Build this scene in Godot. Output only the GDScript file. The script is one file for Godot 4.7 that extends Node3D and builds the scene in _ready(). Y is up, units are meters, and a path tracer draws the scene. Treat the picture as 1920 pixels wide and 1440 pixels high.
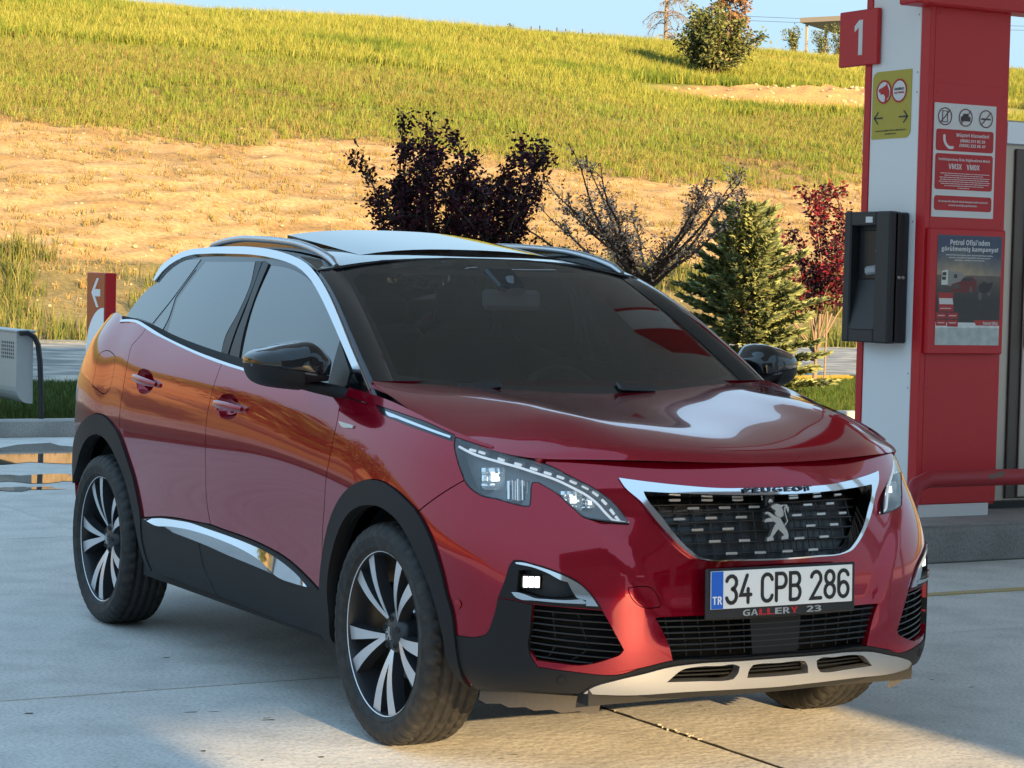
extends Node3D

var M := {}
var rng := RandomNumberGenerator.new()

func _ready() -> void:
	# ---- camera
	var cam := Camera3D.new()
	cam.name = "camera"
	var f := Vector3(-0.86997, -0.04721, -0.49084)
	var yaw := 2.6283021953940255; var pitch := -0.047225919212082364; var roll := 0.023450344377485416
	f = Vector3(cos(yaw) * cos(pitch), sin(pitch), -sin(yaw) * cos(pitch))
	var r := f.cross(Vector3.UP).normalized()
	var u := r.cross(f)
	var r2 := r * cos(roll) + u * sin(roll)
	var u2 := -r * sin(roll) + u * cos(roll)
	cam.transform = Transform3D(Basis(r2, u2, -f), Vector3(6.3839, 1.48864, 4.02768))
	cam.fov = 19.2417
	cam.near = 0.05
	cam.far = 3000.0
	add_child(cam)
	cam.current = true
	# ---- sky, air, exposure
	var env := Environment.new()
	env.background_mode = Environment.BG_SKY
	var sky := Sky.new()
	var sm := ProceduralSkyMaterial.new()
	sm.sky_top_color = Color(0.63, 0.78, 0.91)
	sm.sky_horizon_color = Color(0.58, 0.68, 0.72)
	sm.sky_curve = 0.2
	sm.ground_bottom_color = Color(0.30, 0.27, 0.22)
	sm.ground_horizon_color = Color(0.55, 0.55, 0.50)
	sm.sun_angle_max = 1.0
	sm.energy_multiplier = 0.225
	sky.sky_material = sm
	env.sky = sky
	env.ambient_light_source = Environment.AMBIENT_SOURCE_SKY
	env.tonemap_mode = Environment.TONE_MAPPER_LINEAR
	env.tonemap_exposure = 8.2
	env.sdfgi_enabled = true
	env.ssao_enabled = true
	env.ssil_enabled = true
	var we := WorldEnvironment.new()
	we.environment = env
	add_child(we)
	# ---- the low evening sun, ahead of the car and behind the camera's right shoulder
	var sun := DirectionalLight3D.new()
	sun.name = "sun"
	sun.light_energy = 0.6
	sun.light_color = Color(1.0, 0.86, 0.64)
	sun.light_angular_distance = 0.6
	sun.shadow_enabled = true
	add_child(sun)
	var to_sun := Vector3(cos(SUN_EL) * cos(SUN_AZ), sin(SUN_EL), -cos(SUN_EL) * sin(SUN_AZ))
	sun.look_at_from_position(to_sun * 50.0, Vector3.ZERO)
	materials()
	setting()
	station()
	plants()
	car()

const SUN_EL = 0.235
const SUN_AZ = 0.0

func materials() -> void:
	M.paint = mat(Color(0.31, 0.002, 0.016), 0.13, 0.55, 1.0)
	M.paint.metallic_specular = 0.1
	M.gloss_black = mat(Color(0.008, 0.008, 0.009), 0.08, 0.0, 1.0)
	M.gloss_black.metallic_specular = 0.2
	M.satin_black = mat(Color(0.014, 0.014, 0.015), 0.4)
	M.cladding = mat(Color(0.012, 0.012, 0.013), 0.55)
	M.cladding.metallic_specular = 0.35
	M.rubber = mat(Color(0.012, 0.012, 0.012), 0.8)
	M.rubber_grey = mat(Color(0.06, 0.055, 0.05), 0.9)
	M.void_black = mat(Color(0.012, 0.012, 0.012), 0.8)
	M.grille_black = mat(Color(0.012, 0.012, 0.012), 0.35)
	M.chrome = mat(Color(0.72, 0.72, 0.74), 0.07, 1.0)
	M.silver = mat(Color(0.55, 0.54, 0.52), 0.32, 0.9)
	M.rail = mat(Color(0.55, 0.56, 0.58), 0.28, 1.0)
	M.machined = mat(Color(0.70, 0.70, 0.72), 0.34, 0.7)
	M.rim_dark = mat(Color(0.03, 0.032, 0.036), 0.3, 0.2)
	M.tyre = mat(Color(0.016, 0.0155, 0.015), 0.7)
	M.tyre.albedo_color = Color(1, 1, 1)
	M.tyre.albedo_texture = noise_tex(0.03, [[0.3, Color(0.012, 0.0115, 0.011)], [0.75, Color(0.034, 0.031, 0.027)]], 256, 61, 6)
	M.tyre.uv1_triplanar = true
	M.tyre.uv1_scale = Vector3.ONE * 3.0
	M.reflector = mat(Color(0.85, 0.86, 0.88), 0.08, 1.0)
	M.lamp_dark = mat(Color(0.13, 0.14, 0.145), 0.35, 0.2)
	M.lamp_grey = mat(Color(0.10, 0.105, 0.11), 0.35)
	M.guide_white = mat(Color(0.8, 0.82, 0.84), 0.3)
	M.guide_white.emission_enabled = true
	M.guide_white.emission = Color(1, 1, 1)
	M.guide_white.emission_energy_multiplier = 0.03
	M.lit_lamp = mat(Color(0.9, 0.92, 0.9), 0.3)
	M.lit_lamp.emission_enabled = true
	M.lit_lamp.emission = Color(0.97, 1.0, 0.95)
	M.lit_lamp.emission_energy_multiplier = 0.3
	M.lit_soft = mat(Color(0.9, 0.92, 0.9), 0.3)
	M.lit_soft.emission_enabled = true
	M.lit_soft.emission = Color(0.97, 1.0, 0.96)
	M.lit_soft.emission_energy_multiplier = 0.3
	M.plate_white = mat(Color(0.78, 0.79, 0.78), 0.35)
	M.plate_blue = mat(Color(0.006, 0.11, 0.55), 0.4)
	M.plate_black = mat(Color(0.01, 0.01, 0.01), 0.5)
	M.red_letter = mat(Color(0.5, 0.01, 0.015), 0.35)
	M.cabin_dark = mat(Color(0.02, 0.02, 0.02), 0.6)
	M.cabin_grey = mat(Color(0.16, 0.15, 0.14), 0.9)
	M.seat = mat(Color(0.05, 0.048, 0.045), 0.6)
	M.mirror_back = mat(Color(0.12, 0.13, 0.14), 0.3)
	M.clear_glass = pane(Color(0.9, 0.95, 1.0), 0.06)
	M.lens_glass = pane(Color(0.8, 0.9, 0.95), 0.18)
	M.windscreen = pane(Color(0.012, 0.011, 0.009), 0.5)
	M.side_glass = mat(Color(0.004, 0.006, 0.008), 0.02, 0.0, 1.0)
	M.side_glass.metallic_specular = 0.6

func pane(c: Color, a: float) -> StandardMaterial3D:
	var m := StandardMaterial3D.new()
	m.transparency = BaseMaterial3D.TRANSPARENCY_ALPHA
	var s := c.linear_to_srgb()
	m.albedo_color = Color(s.r, s.g, s.b, a)
	m.roughness = 0.02
	m.metallic_specular = 0.6
	return m
# ------------------------------------------------------------------ the setting: ground, road, hill
var hill_noise := FastNoiseLite.new()
var fine_noise := FastNoiseLite.new()

func hill_y(x: float, z: float) -> float:
	var t := (-42.0 - x) / 73.0
	var h := 0.0
	if t > 0.0:
		h = 16.5 * t if t < 1.0 else 16.5 + (t - 1.0) * 0.6
		h -= 0.55 * exp(-absf(t - 1.0) * 22.0)                 # rounded crest
		h += 0.25 * exp(-t * 30.0) * 0.6
		h += hill_noise.get_noise_2d(x, z) * 0.5 * clampf(t * 6.0, 0, 1)
		if t < 0.42: h += fine_noise.get_noise_2d(x * 6.0, z * 6.0) * 0.16 * clampf(t * 14.0, 0, 1)
		# heap of turned soil below the bush
		var d := Vector2((x + 93.0) / 2.2, (z + 72.0 - (x + 93.0) * 0.5) / 11.0)
		h += 0.9 * exp(-d.length_squared()) * (0.6 + 0.8 * absf(fine_noise.get_noise_2d(x * 5.0, z * 5.0)))
	return h - 0.03

func zone(x: float, z: float) -> Color:                       # colour of the bare ground
	var w := hill_noise.get_noise_2d(x * 1.7 + 300.0, z * 1.7) * 6.0 + fine_noise.get_noise_2d(x * 2.0, z * 2.0) * 2.5
	var soil := Color(0.46, 0.265, 0.105)
	var pale := Color(0.56, 0.36, 0.165)
	var brown := Color(0.23, 0.14, 0.055)
	var green := Color(0.14, 0.17, 0.035)
	var wheat := Color(0.24, 0.235, 0.045)
	var gravel := Color(0.30, 0.27, 0.22)
	var n := fine_noise.get_noise_2d(x * 9.0 + 50.0, z * 9.0)
	var c := soil.lerp(pale, clampf(0.5 + n * 1.6, 0, 1))
	if fine_noise.get_noise_2d(x * 4.0, z * 1.5 + 90.0) > 0.24: c = c.lerp(brown, 0.55)
	var b := -x + w - 8.0 * clampf((z + 50.0) / 32.0, 0.0, 1.0)
	if b > 64.0: c = c.lerp(brown, clampf((b - 64.0) / 5.0, 0, 1))
	if b > 71.0: c = c.lerp(green, clampf((b - 71.0) / 4.0, 0, 1))
	if b > 86.0: c = c.lerp(wheat, clampf((b - 86.0) / 4.0, 0, 1))
	var d := Vector2((x + 92.5) / 3.5, (z + 72.0 - (x + 92.5) * 0.5) / 13.0)
	if d.length() < 1.0: c = c.lerp(soil * 1.05, clampf((1.0 - d.length()) * 4.0, 0, 1))
	if -x < 50.0: c = c.lerp(Color(0.17, 0.15, 0.06), clampf((50.0 - b) / 4.0, 0, 1) * 0.7)
	if -x < 42.0: c = gravel.lerp(pale, clampf(0.5 + n, 0, 1))
	c.a = 1.0
	return c

func cmesh(mb: MB, cols: PackedColorArray) -> ArrayMesh:
	var a := []
	a.resize(Mesh.ARRAY_MAX)
	a[Mesh.ARRAY_VERTEX] = mb.v; a[Mesh.ARRAY_NORMAL] = mb.n; a[Mesh.ARRAY_COLOR] = cols; a[Mesh.ARRAY_INDEX] = mb.i
	var m := ArrayMesh.new()
	m.add_surface_from_arrays(Mesh.PRIMITIVE_TRIANGLES, a)
	return m

func coloured(rough := 0.85) -> StandardMaterial3D:
	var m := StandardMaterial3D.new()
	m.vertex_color_use_as_albedo = true
	m.roughness = rough
	m.metallic_specular = 0.25
	return m

func leafy() -> StandardMaterial3D:
	var m := coloured(0.6)
	m.cull_mode = BaseMaterial3D.CULL_DISABLED
	m.backlight_enabled = true
	m.backlight = Color(0.25, 0.25, 0.12)
	return m

func setting() -> void:
	hill_noise.seed = 4; hill_noise.frequency = 0.03; hill_noise.fractal_octaves = 3
	fine_noise.seed = 9; fine_noise.frequency = 0.09; fine_noise.fractal_octaves = 4
	# far ground, one sheet to the horizon with the slope behind
	var xs := []
	for k in 26: xs.append(600.0 - k * 24.0)
	for k in 8: xs.append(-6.0 - k * 4.0)
	for k in 160: xs.append(-38.0 - k * 0.5)
	for k in 14: xs.append(-118.0 - k * 2.0)
	for k in 12: xs.append(-150.0 - k * 50.0)
	var zs := []
	for k in 12: zs.append(-700.0 + k * 50.0)
	for k in 160: zs.append(-115.0 + k * 0.75)
	for k in 40: zs.append(5.0 + k * 3.0)
	for k in 11: zs.append(130.0 + k * 55.0)
	var mb := MB.new(); var cols := PackedColorArray()
	var nz := zs.size()
	for x in xs:
		for z in zs:
			var h := hill_y(x, z)
			var e := 0.4
			var nn := Vector3(h - hill_y(x + e, z), e, h - hill_y(x, z + e)).normalized()
			mb.add(Vector3(x, h, z), nn)
			cols.append(zone(x, z))
	for i in xs.size() - 1:
		for j in nz - 1:
			var k := i * nz + j
			mb.tri(k, k + 1, k + nz); mb.tri(k + 1, k + nz + 1, k + nz)
	var tm := coloured(0.95)
	tm.albedo_texture = noise_tex(0.02, [[0.25, Color(0.62, 0.62, 0.62)], [0.75, Color(1, 1, 1)]], 512, 3)
	tri_world(tm, 0.45)
	kind(put_mesh(cmesh(mb, cols), "ground", tm, self), "structure")
	# road beyond the planted strip
	mb = MB.new(); mb.box(Vector3(-29.0, -0.02, -40.0), Vector3(18.0, 0.04, 400.0))
	var asp := tri_world(mat(Color(1, 1, 1), 0.9), 0.14)
	asp.albedo_texture = noise_tex(0.012, [[0.25, Color(0.13, 0.125, 0.115)], [0.5, Color(0.23, 0.215, 0.19)], [0.75, Color(0.36, 0.32, 0.26)]], 512, 21)
	kind(put(mb, "road", asp), "structure")
	# dusty shoulder strips
	mb = MB.new()
	for s in [[-37.2, 1.6], [-20.6, 1.4]]: mb.box(Vector3(s[0], -0.019, -40.0), Vector3(s[1], 0.05, 400.0))
	var dust := tri_world(mat(Color(1, 1, 1), 0.95), 0.35)
	dust.albedo_texture = noise_tex(0.03, [[0.3, Color(0.14, 0.13, 0.07)], [0.5, Color(0.24, 0.20, 0.13)], [0.75, Color(0.42, 0.36, 0.26)]], 512, 22)
	kind(put(mb, "road_shoulder", dust), "structure")
	# planted strip
	mb = MB.new(); mb.box(Vector3(-16.25, 0.02, -40.0), Vector3(6.7, 0.14, 400.0))
	var turf := tri_world(mat(Color(1, 1, 1), 0.95), 0.7)
	turf.albedo_texture = noise_tex(0.03, [[0.3, Color(0.035, 0.05, 0.014)], [0.7, Color(0.09, 0.085, 0.035)]], 256, 23)
	kind(put(mb, "planted_strip", turf), "structure")
	# kerb stones
	var conc := concrete(0.36)
	var ks := kind(Node3D.new(), "structure"); ks.name = "kerb"; add_child(ks)
	for k in 34:
		mb = MB.new(); mb.box(Vector3(0, 0, 0), Vector3(0.16, 0.26, 0.985), Basis(), 0.018)
		put_mesh(mb.mesh(), "kerb_stone", conc, ks, Transform3D(Basis(Vector3.UP, rng.randf_range(-0.006, 0.006)), Vector3(-12.83 + rng.randf_range(-0.006, 0.006), 0.025 + rng.randf_range(-0.006, 0.004), 4.0 - k)))
	# concrete slabs of the forecourt
	var ap := kind(Node3D.new(), "structure"); ap.name = "forecourt"; add_child(ap)
	mb = MB.new(); mb.box(Vector3(44.0, -0.16, -10.0), Vector3(113.5, 0.1, 160.0))
	put(mb, "slab_bed", mat(Color(0.03, 0.028, 0.025), 0.95), ap)
	var slab := [concrete(0.55, 31), concrete(0.535, 37)]
	var jx := [-12.74, -10.15, -5.65, -1.15, 3.35, 7.85, 12.35, 40.0]
	var jz := [-60.0, -27.1, -22.6, -18.1, -13.6, -9.1, -4.6, -0.11, 4.4, 8.9, 13.4, 60.0]
	for i in jx.size() - 1:
		for j in jz.size() - 1:
			var a := Vector3(jx[i] + 0.005, 0, jz[j] + 0.006); var b := Vector3(jx[i + 1] - 0.005, 0, jz[j + 1] - 0.006)
			mb = MB.new(); mb.box((a + b) * 0.5 - Vector3(0, 0.055, 0), Vector3(b.x - a.x, 0.11, b.z - a.z), Basis(), 0.006)
			put(mb, "paving_slab", slab[(i + j) % 2], ap)
	# joints: sand in the cross joint, black seal in the long one with torn bits
	mb = MB.new(); mb.box(Vector3(-1.15, -0.006, 4.0), Vector3(0.03, 0.010, 8.2))
	var sand := tri_world(mat(Color(1, 1, 1), 0.95), 6.0)
	sand.albedo_texture = noise_tex(0.04, [[0.3, Color(0.20, 0.18, 0.14)], [0.7, Color(0.44, 0.39, 0.30)]], 256, 24)
	put(mb, "joint_sand", sand, ap)
	mb = MB.new()
	var ps := []; var rs := []
	for k in 160:
		ps.append(Vector3(-5.5 + k * 0.06, -0.004, -0.11 + rng.randf_range(-0.003, 0.003))); rs.append(0.0065 + rng.randf_range(0, 0.003))
	mb.tube(ps, rs, 5)
	put(mb, "joint_seal", mat(Color(0.02, 0.018, 0.016), 0.9), ap)
	mb = MB.new()
	for k in 14:
		var x := rng.randf_range(0.05, 0.3) if k < 9 else rng.randf_range(-0.4, 1.2)
		mb.box(Vector3(x, 0.004, -0.11 + rng.randf_range(-0.012, 0.012)), Vector3(rng.randf_range(0.006, 0.016), 0.006, rng.randf_range(0.003, 0.007)), Basis(Vector3.UP, rng.randf() * 3.0))
	kind(put(mb, "joint_crumbs", mat(Color(0.35, 0.33, 0.28), 0.9), ap), "stuff")
	# yellow line by the island
	mb = MB.new(); mb.box(Vector3(-2.1, 0.003, -8.0), Vector3(0.07, 0.006, 11.0))
	var yl := tri_world(mat(Color(1, 1, 1), 0.8), 3.0)
	yl.albedo_texture = noise_tex(0.03, [[0.35, Color(0.34, 0.30, 0.22)], [0.6, Color(0.45, 0.32, 0.10)]], 256, 25)
	put(mb, "painted_line", yl, ap)
	# scuffed patch of dried mud, lower left, and two tyre-dropped stains
	var mud := tri_world(mat(Color(1, 1, 1), 0.95), 2.0)
	mud.albedo_texture = noise_tex(0.05, [[0.3, Color(0.52, 0.48, 0.41)], [0.7, Color(0.72, 0.67, 0.57)]], 256, 26)
	mb = MB.new()
	for k in 240:
		var c := Vector3(rng.randf_range(-6.0, 1.6), 0, rng.randf_range(-3.2, 2.6))
		var ln := rng.randf_range(0.003, 0.011)
		flake(mb, c, ln, ln * rng.randf_range(0.5, 1.0), rng.randf() * 3.0, 0.002)
	kind(put(mb, "grit", mud, ap), "stuff")
	mb = MB.new()
	var drips := []
	for k in 46: drips.append([rng.randf_range(-5.5, 1.2), rng.randfn(-2.0, 0.7) if k % 2 else rng.randf_range(0.9, 2.4), rng.randf_range(0.004, 0.02), rng.randf_range(0.004, 0.012)])
	for q in drips + [[0.30, 0.56, 0.02, 0.005], [0.33, 0.62, 0.012, 0.004], [-0.72, 1.23, 0.03, 0.005], [-0.70, 1.16, 0.025, 0.004], [-0.5, 1.05, 0.03, 0.006]]:
		flake(mb, Vector3(q[0], 0, q[1]), q[2], q[3], 1.4, 0.0012)
	kind(put(mb, "oil_spot", mat(Color(0.03, 0.027, 0.022), 0.6), ap), "stuff")
	# puddles on the washed side
	var wet := StandardMaterial3D.new()
	wet.albedo_color = Color(0.10, 0.095, 0.085).linear_to_srgb()
	wet.roughness = 0.03
	wet.metallic_specular = 0.6
	var pud := [[-11.0, -1.2, 0.95, 2.4], [-9.0, -0.75, 0.28, 0.65], [-8.3, -0.45, 0.12, 0.3]]
	for q in pud:
		mb = MB.new()
		var ring := []
		for k in 72:
			var a := TAU * k / 72.0
			var rr := 1.0 + 0.75 * fine_noise.get_noise_2d(cos(a) * 22.0 + q[0] * 7.0, sin(a) * 22.0)
			ring.append(Vector3(q[0] + cos(a) * q[2] * rr, 0.004, q[1] + sin(a) * q[3] * rr))
		for k in 72: mb.face([Vector3(q[0], 0.004, q[1]), ring[(k + 1) % 72], ring[k]])
		kind(put(mb, "puddle", wet), "structure")

func flake(mb: MB, c: Vector3, a: float, b: float, turn: float, y: float) -> void:
	var ring := []
	for k in 7:
		var t := TAU * k / 7.0
		var r := rng.randf_range(0.6, 1.2)
		var p := Vector3(cos(t) * a * r, y, sin(t) * b * r).rotated(Vector3.UP, turn)
		ring.append(c + p)
	for k in 7: mb.face([c + Vector3(0, y, 0), ring[(k + 1) % 7], ring[k]])

func concrete(v: float, seed_ := 31) -> StandardMaterial3D:
	var m := tri_world(mat(Color(1, 1, 1), 0.72), 0.42)
	m.albedo_texture = noise_tex(0.012, [[0.15, Color(v * 0.89, v * 0.86, v * 0.80)], [0.5, Color(v * 1.03, v * 0.99, v * 0.92)], [0.85, Color(v * 1.11, v * 1.07, v * 0.99)]], 512, seed_, 6)
	m.detail_enabled = true
	m.detail_blend_mode = BaseMaterial3D.BLEND_MODE_MUL
	m.detail_albedo = noise_tex(0.25, [[0.25, Color(0.74, 0.74, 0.74)], [0.55, Color(1, 1, 1)]], 512, seed_ + 1, 2)
	m.normal_enabled = true
	m.normal_texture = bump_tex(0.09, 512, seed_ + 2, 3.0)
	m.normal_scale = 0.14
	return m

# ------------------------------------------------------------------ the filling station
func wbox(mb: MB, x0: float, x1: float, y0: float, y1: float, z0: float, z1: float, bevel := 0.0) -> void:
	mb.box(Vector3((x0 + x1) / 2, (y0 + y1) / 2, (z0 + z1) / 2), Vector3(absf(x1 - x0), absf(y1 - y0), absf(z1 - z0)), Basis(), bevel)

const FX = -3.481          # plane of the column's red face
const FZ = -4.135          # plane of its white face
var on_red := Basis(Vector3(0, 0, -1), Vector3.UP, Vector3(1, 0, 0))      # local x to the viewer's right
var on_white := Basis(Vector3(1, 0, 0), Vector3.UP, Vector3(0, 0, 1))

func rrect(w: float, h: float, r: float, corners := [1, 1, 1, 1]) -> PackedVector2Array:
	var o := PackedVector2Array()
	var cs := [Vector2(w / 2, h / 2), Vector2(-w / 2, h / 2), Vector2(-w / 2, -h / 2), Vector2(w / 2, -h / 2)]
	for k in 4:
		var c: Vector2 = cs[k]
		if corners[k] == 0:
			o.append(c)
			continue
		var m := c - Vector2(signf(c.x) * r, signf(c.y) * r)
		for q in 6:
			var a := PI / 2 * k + PI / 2 * q / 5.0
			o.append(m + Vector2(cos(a), sin(a)) * r)
	return o

func ring2(mb: MB, c: Vector2, r: float, w: float, xf: Transform3D, sx := 1.0) -> void:
	for k in 28:
		var a := TAU * k / 28.0; var b := TAU * (k + 1) / 28.0
		var q := []
		for t in [[a, r - w / 2], [b, r - w / 2], [b, r + w / 2], [a, r + w / 2]]:
			q.append(xf * Vector3(c.x + cos(t[0]) * t[1] * sx, c.y + sin(t[0]) * t[1], 0))
		mb.face([q[3], q[2], q[1], q[0]])

func station() -> void:
	M.red = mat(Color(0.56, 0.010, 0.016), 0.45)
	M.red_dark = M.red
	M.white = mat(Color(0.84, 0.85, 0.85), 0.45)
	M.steel = mat(Color(0.42, 0.38, 0.33), 0.42, 0.8)
	M.print_red = mat(Color(0.50, 0.008, 0.014), 0.5)
	M.print_white = mat(Color(0.74, 0.74, 0.73), 0.5)
	M.print_grey = mat(Color(0.05, 0.05, 0.055), 0.6)
	M.term = mat(Color(0.022, 0.023, 0.025), 0.5)
	var mb := MB.new()
	# island
	var isl := thing("pump_island", "raised grey concrete kerb island under the red pump column", "kerb island")
	mb.box(Vector3(-7.5, 0.09, -4.75), Vector3(8.9, 0.20, 2.2), Basis(), 0.02)
	put(mb, "island_kerb", concrete(0.22, 41), isl)
	mb = MB.new(); wbox(mb, -12.0, -3.13, 0.17, 0.198, -5.75, -3.75)
	put(mb, "island_top", concrete(0.30, 44), isl)
	# column
	var col := thing("pump_column", "red and white clad column holding signs at the pump island", "column")
	mb = MB.new(); wbox(mb, -4.0, FX - 0.01, 0.26, 5.2, -4.71, FZ - 0.006); put(mb, "core", M.red_dark, col)
	mb = MB.new(); wbox(mb, FX - 0.01, FX, 0.272, 5.2, -4.715, -4.17, 0.003); put(mb, "red_panel", M.red, col)
	mb = MB.new(); wbox(mb, -3.555, FX + 0.004, 0.27, 5.2, -4.168, FZ + 0.004, 0.004); put(mb, "corner_post", M.red_dark, col)
	mb = MB.new(); wbox(mb, -3.985, -3.56, 0.27, 5.2, FZ - 0.006, FZ, 0.002); put(mb, "white_panel", M.white, col)
	mb = MB.new(); wbox(mb, -4.045, -3.988, 0.27, 5.2, -4.3, FZ + 0.006, 0.004); put(mb, "edge_post", M.red_dark, col)
	mb = MB.new(); wbox(mb, -4.0, FX - 0.004, 0.195, 0.268, -4.67, FZ - 0.01, 0.003); put(mb, "white_plinth", M.white, col)
	for yy in [0.95, 2.62]:
		mb = MB.new(); wbox(mb, FX, FX + 0.0015, yy, yy + 0.004, -4.712, -4.172); put(mb, "panel_seam", M.red_dark, col)
	for yy in [0.32, 0.92, 1.0, 1.85, 2.57, 2.68, 3.0]:
		for zz in [-4.69, -4.20]:
			mb = MB.new(); mb.lathe([Vector2(0.0001, 0.003), Vector2(0.004, 0.0025), Vector2(0.006, 0.0)], 8, Transform3D(on_red, Vector3(FX, yy, zz))); put(mb, "rivet", M.red_dark, col)
		mb = MB.new(); mb.lathe([Vector2(0.0001, 0.003), Vector2(0.004, 0.0025), Vector2(0.006, 0.0)], 8, Transform3D(on_white, Vector3(-3.58, yy, FZ))); put(mb, "rivet", M.steel, col)
	# beam above
	mb = MB.new(); wbox(mb, -3.55, FX + 0.09, 3.035, 3.5, -9.6, -3.96, 0.01)
	tag(put(mb, "header_beam", M.red), "red header beam crossing the top of the pump column", "beam")
	# number board
	var nb := thing("number_board", "small red square board with a white number 1", "sign")
	mb = MB.new(); wbox(mb, -4.255, -3.905, 2.748, 3.066, FZ + 0.006, FZ + 0.035, 0.004); put(mb, "board", M.red_dark, nb)
	mb = MB.new()
	var xf := Transform3D(on_white, Vector3(-4.075, 2.908, FZ + 0.037))
	mb.extrude(PackedVector2Array([Vector2(0.004, 0.1), Vector2(0.038, 0.1), Vector2(0.038, -0.1), Vector2(0.002, -0.1), Vector2(0.002, 0.058), Vector2(-0.036, 0.035), Vector2(-0.036, 0.068)]), 0.002, xf)
	put(mb, "number", M.print_white, nb)
	# yellow notice
	var yn := thing("yellow_notice", "yellow sticker with two round red badges and black arrows", "sticker")
	mb = MB.new(); mb.extrude(rrect(0.345, 0.382, 0.045, [0, 1, 0, 1]), 0.003, Transform3D(on_white, Vector3(-3.797, 2.512, FZ + 0.004)))
	put(mb, "sheet", mat(Color(0.50, 0.40, 0.045), 0.5), yn)
	xf = Transform3D(on_white, Vector3(-3.797, 2.512, FZ + 0.0055))
	for s in [-1, 1]:
		mb = MB.new()
		var disc := PackedVector2Array()
		for k in 28: disc.append(Vector2(s * 0.068 + cos(TAU * k / 28.0) * 0.062, 0.075 + sin(TAU * k / 28.0) * 0.062))
		mb.extrude(disc, 0.001, xf); put(mb, "badge", M.print_white, yn)
		mb = MB.new(); ring2(mb, Vector2(s * 0.068, 0.075), 0.062, 0.011, xf * Transform3D(Basis(), Vector3(0, 0, 0.001))); put(mb, "badge_ring", M.print_red, yn)
		mb = MB.new()
		for l in [[Vector2(s * 0.145, -0.072), Vector2(s * 0.075, -0.072)], [Vector2(s * 0.115, -0.040), Vector2(s * 0.147, -0.072), Vector2(s * 0.115, -0.104)]]: stroke(mb, l, 0.009, 0.001, xf * Transform3D(Basis(), Vector3(0, 0, 0.001)))
		put(mb, "arrow", M.print_grey, yn)
	mb = MB.new(); mb.extrude(PackedVector2Array([Vector2(-0.112, 0.092), Vector2(-0.082, 0.100), Vector2(-0.052, 0.112), Vector2(-0.042, 0.125), Vector2(-0.034, 0.104), Vector2(-0.018, 0.075), Vector2(-0.022, 0.050), Vector2(-0.048, 0.022), Vector2(-0.062, 0.020), Vector2(-0.055, 0.045), Vector2(-0.070, 0.062), Vector2(-0.100, 0.062), Vector2(-0.098, 0.072), Vector2(-0.116, 0.076)]), 0.001, xf * Transform3D(Basis(), Vector3(0, 0, 0.001)))
	put(mb, "animal_head", M.print_red, yn)
	lettering(yn, "AutoMatic", xf * Transform3D(Basis(), Vector3(0.068, 0.087, 0.001)), 0.018, 0.086, M.print_grey, 0.0006)
	lettering(yn, "Taşıt Yönetimi", xf * Transform3D(Basis(), Vector3(0.068, 0.064, 0.001)), 0.017, 0.088, M.print_red, 0.0006)
	lettering(yn, "Tanıtma Hattı (0800) 211 02 29 / (0850) 222 65 47", xf * Transform3D(Basis(), Vector3(0.0, -0.146, 0.001)), 0.010, 0.27, M.print_grey, 0.0006)
	lettering(yn, "www.automatic.com.tr", xf * Transform3D(Basis(), Vector3(0.0, -0.163, 0.001)), 0.009, 0.10, M.print_grey, 0.0006)
	# information sticker on the red face
	var inf := thing("information_sticker", "tall white and red sticker with three prohibition symbols", "sticker")
	mb = MB.new(); mb.extrude(rrect(0.446, 0.632, 0.004), 0.003, Transform3D(on_red, Vector3(FX + 0.004, 2.195, -4.402)))
	put(mb, "sheet", M.print_white, inf)
	xf = Transform3D(on_red, Vector3(FX + 0.0055, 2.195, -4.402))
	var up1 := Transform3D(Basis(), Vector3(0, 0, 0.001))
	for q in [[0.112, 0.120], [-0.063, 0.200], [-0.238, 0.082]]:
		mb = MB.new(); mb.extrude(rrect(0.415, q[1], 0.016), 0.001, xf * Transform3D(Basis(), Vector3(0, q[0], 0)))
		put(mb, "red_field", M.print_red, inf)
	for k in 3:
		var c := Vector2(-0.148 + 0.148 * k, 0.242)
		mb = MB.new(); ring2(mb, c, 0.047, 0.006, xf * up1)
		stroke(mb, [c + Vector2(-0.034, -0.036), c + Vector2(0.034, 0.036)], 0.005, 0.001, xf * Transform3D(Basis(), Vector3(0, 0, 0.002)))
		put(mb, "prohibition_ring", mat(Color(0.14, 0.02, 0.025), 0.5), inf)
		mb = MB.new()
		if k == 0:
			for l in [[Vector2(-0.018, 0.03), Vector2(0.018, 0.03), Vector2(0.018, -0.03), Vector2(-0.018, -0.03), Vector2(-0.018, 0.03)]]: stroke(mb, l.map(func(p): return p + c), 0.004, 0.001, xf * up1)
		elif k == 1:
			mb.extrude(PackedVector2Array([Vector2(-0.034, -0.02), Vector2(0.034, -0.02), Vector2(0.034, 0.004), Vector2(0.022, 0.008), Vector2(0.016, 0.022), Vector2(-0.016, 0.022), Vector2(-0.022, 0.008), Vector2(-0.034, 0.004)].map(func(p): return p + c)), 0.001, xf * up1)
		else:
			stroke(mb, [c + Vector2(-0.032, -0.001), c + Vector2(0.03, -0.001)], 0.009, 0.001, xf * up1)
		put(mb, "symbol", M.print_grey, inf)
	mb = MB.new(); stroke(mb, arc(-0.10, 0.13, 0.05, 0.06, 175, 285, 8), 0.016, 0.001, xf * up1)
	put(mb, "telephone_symbol", M.print_white, inf)
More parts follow.
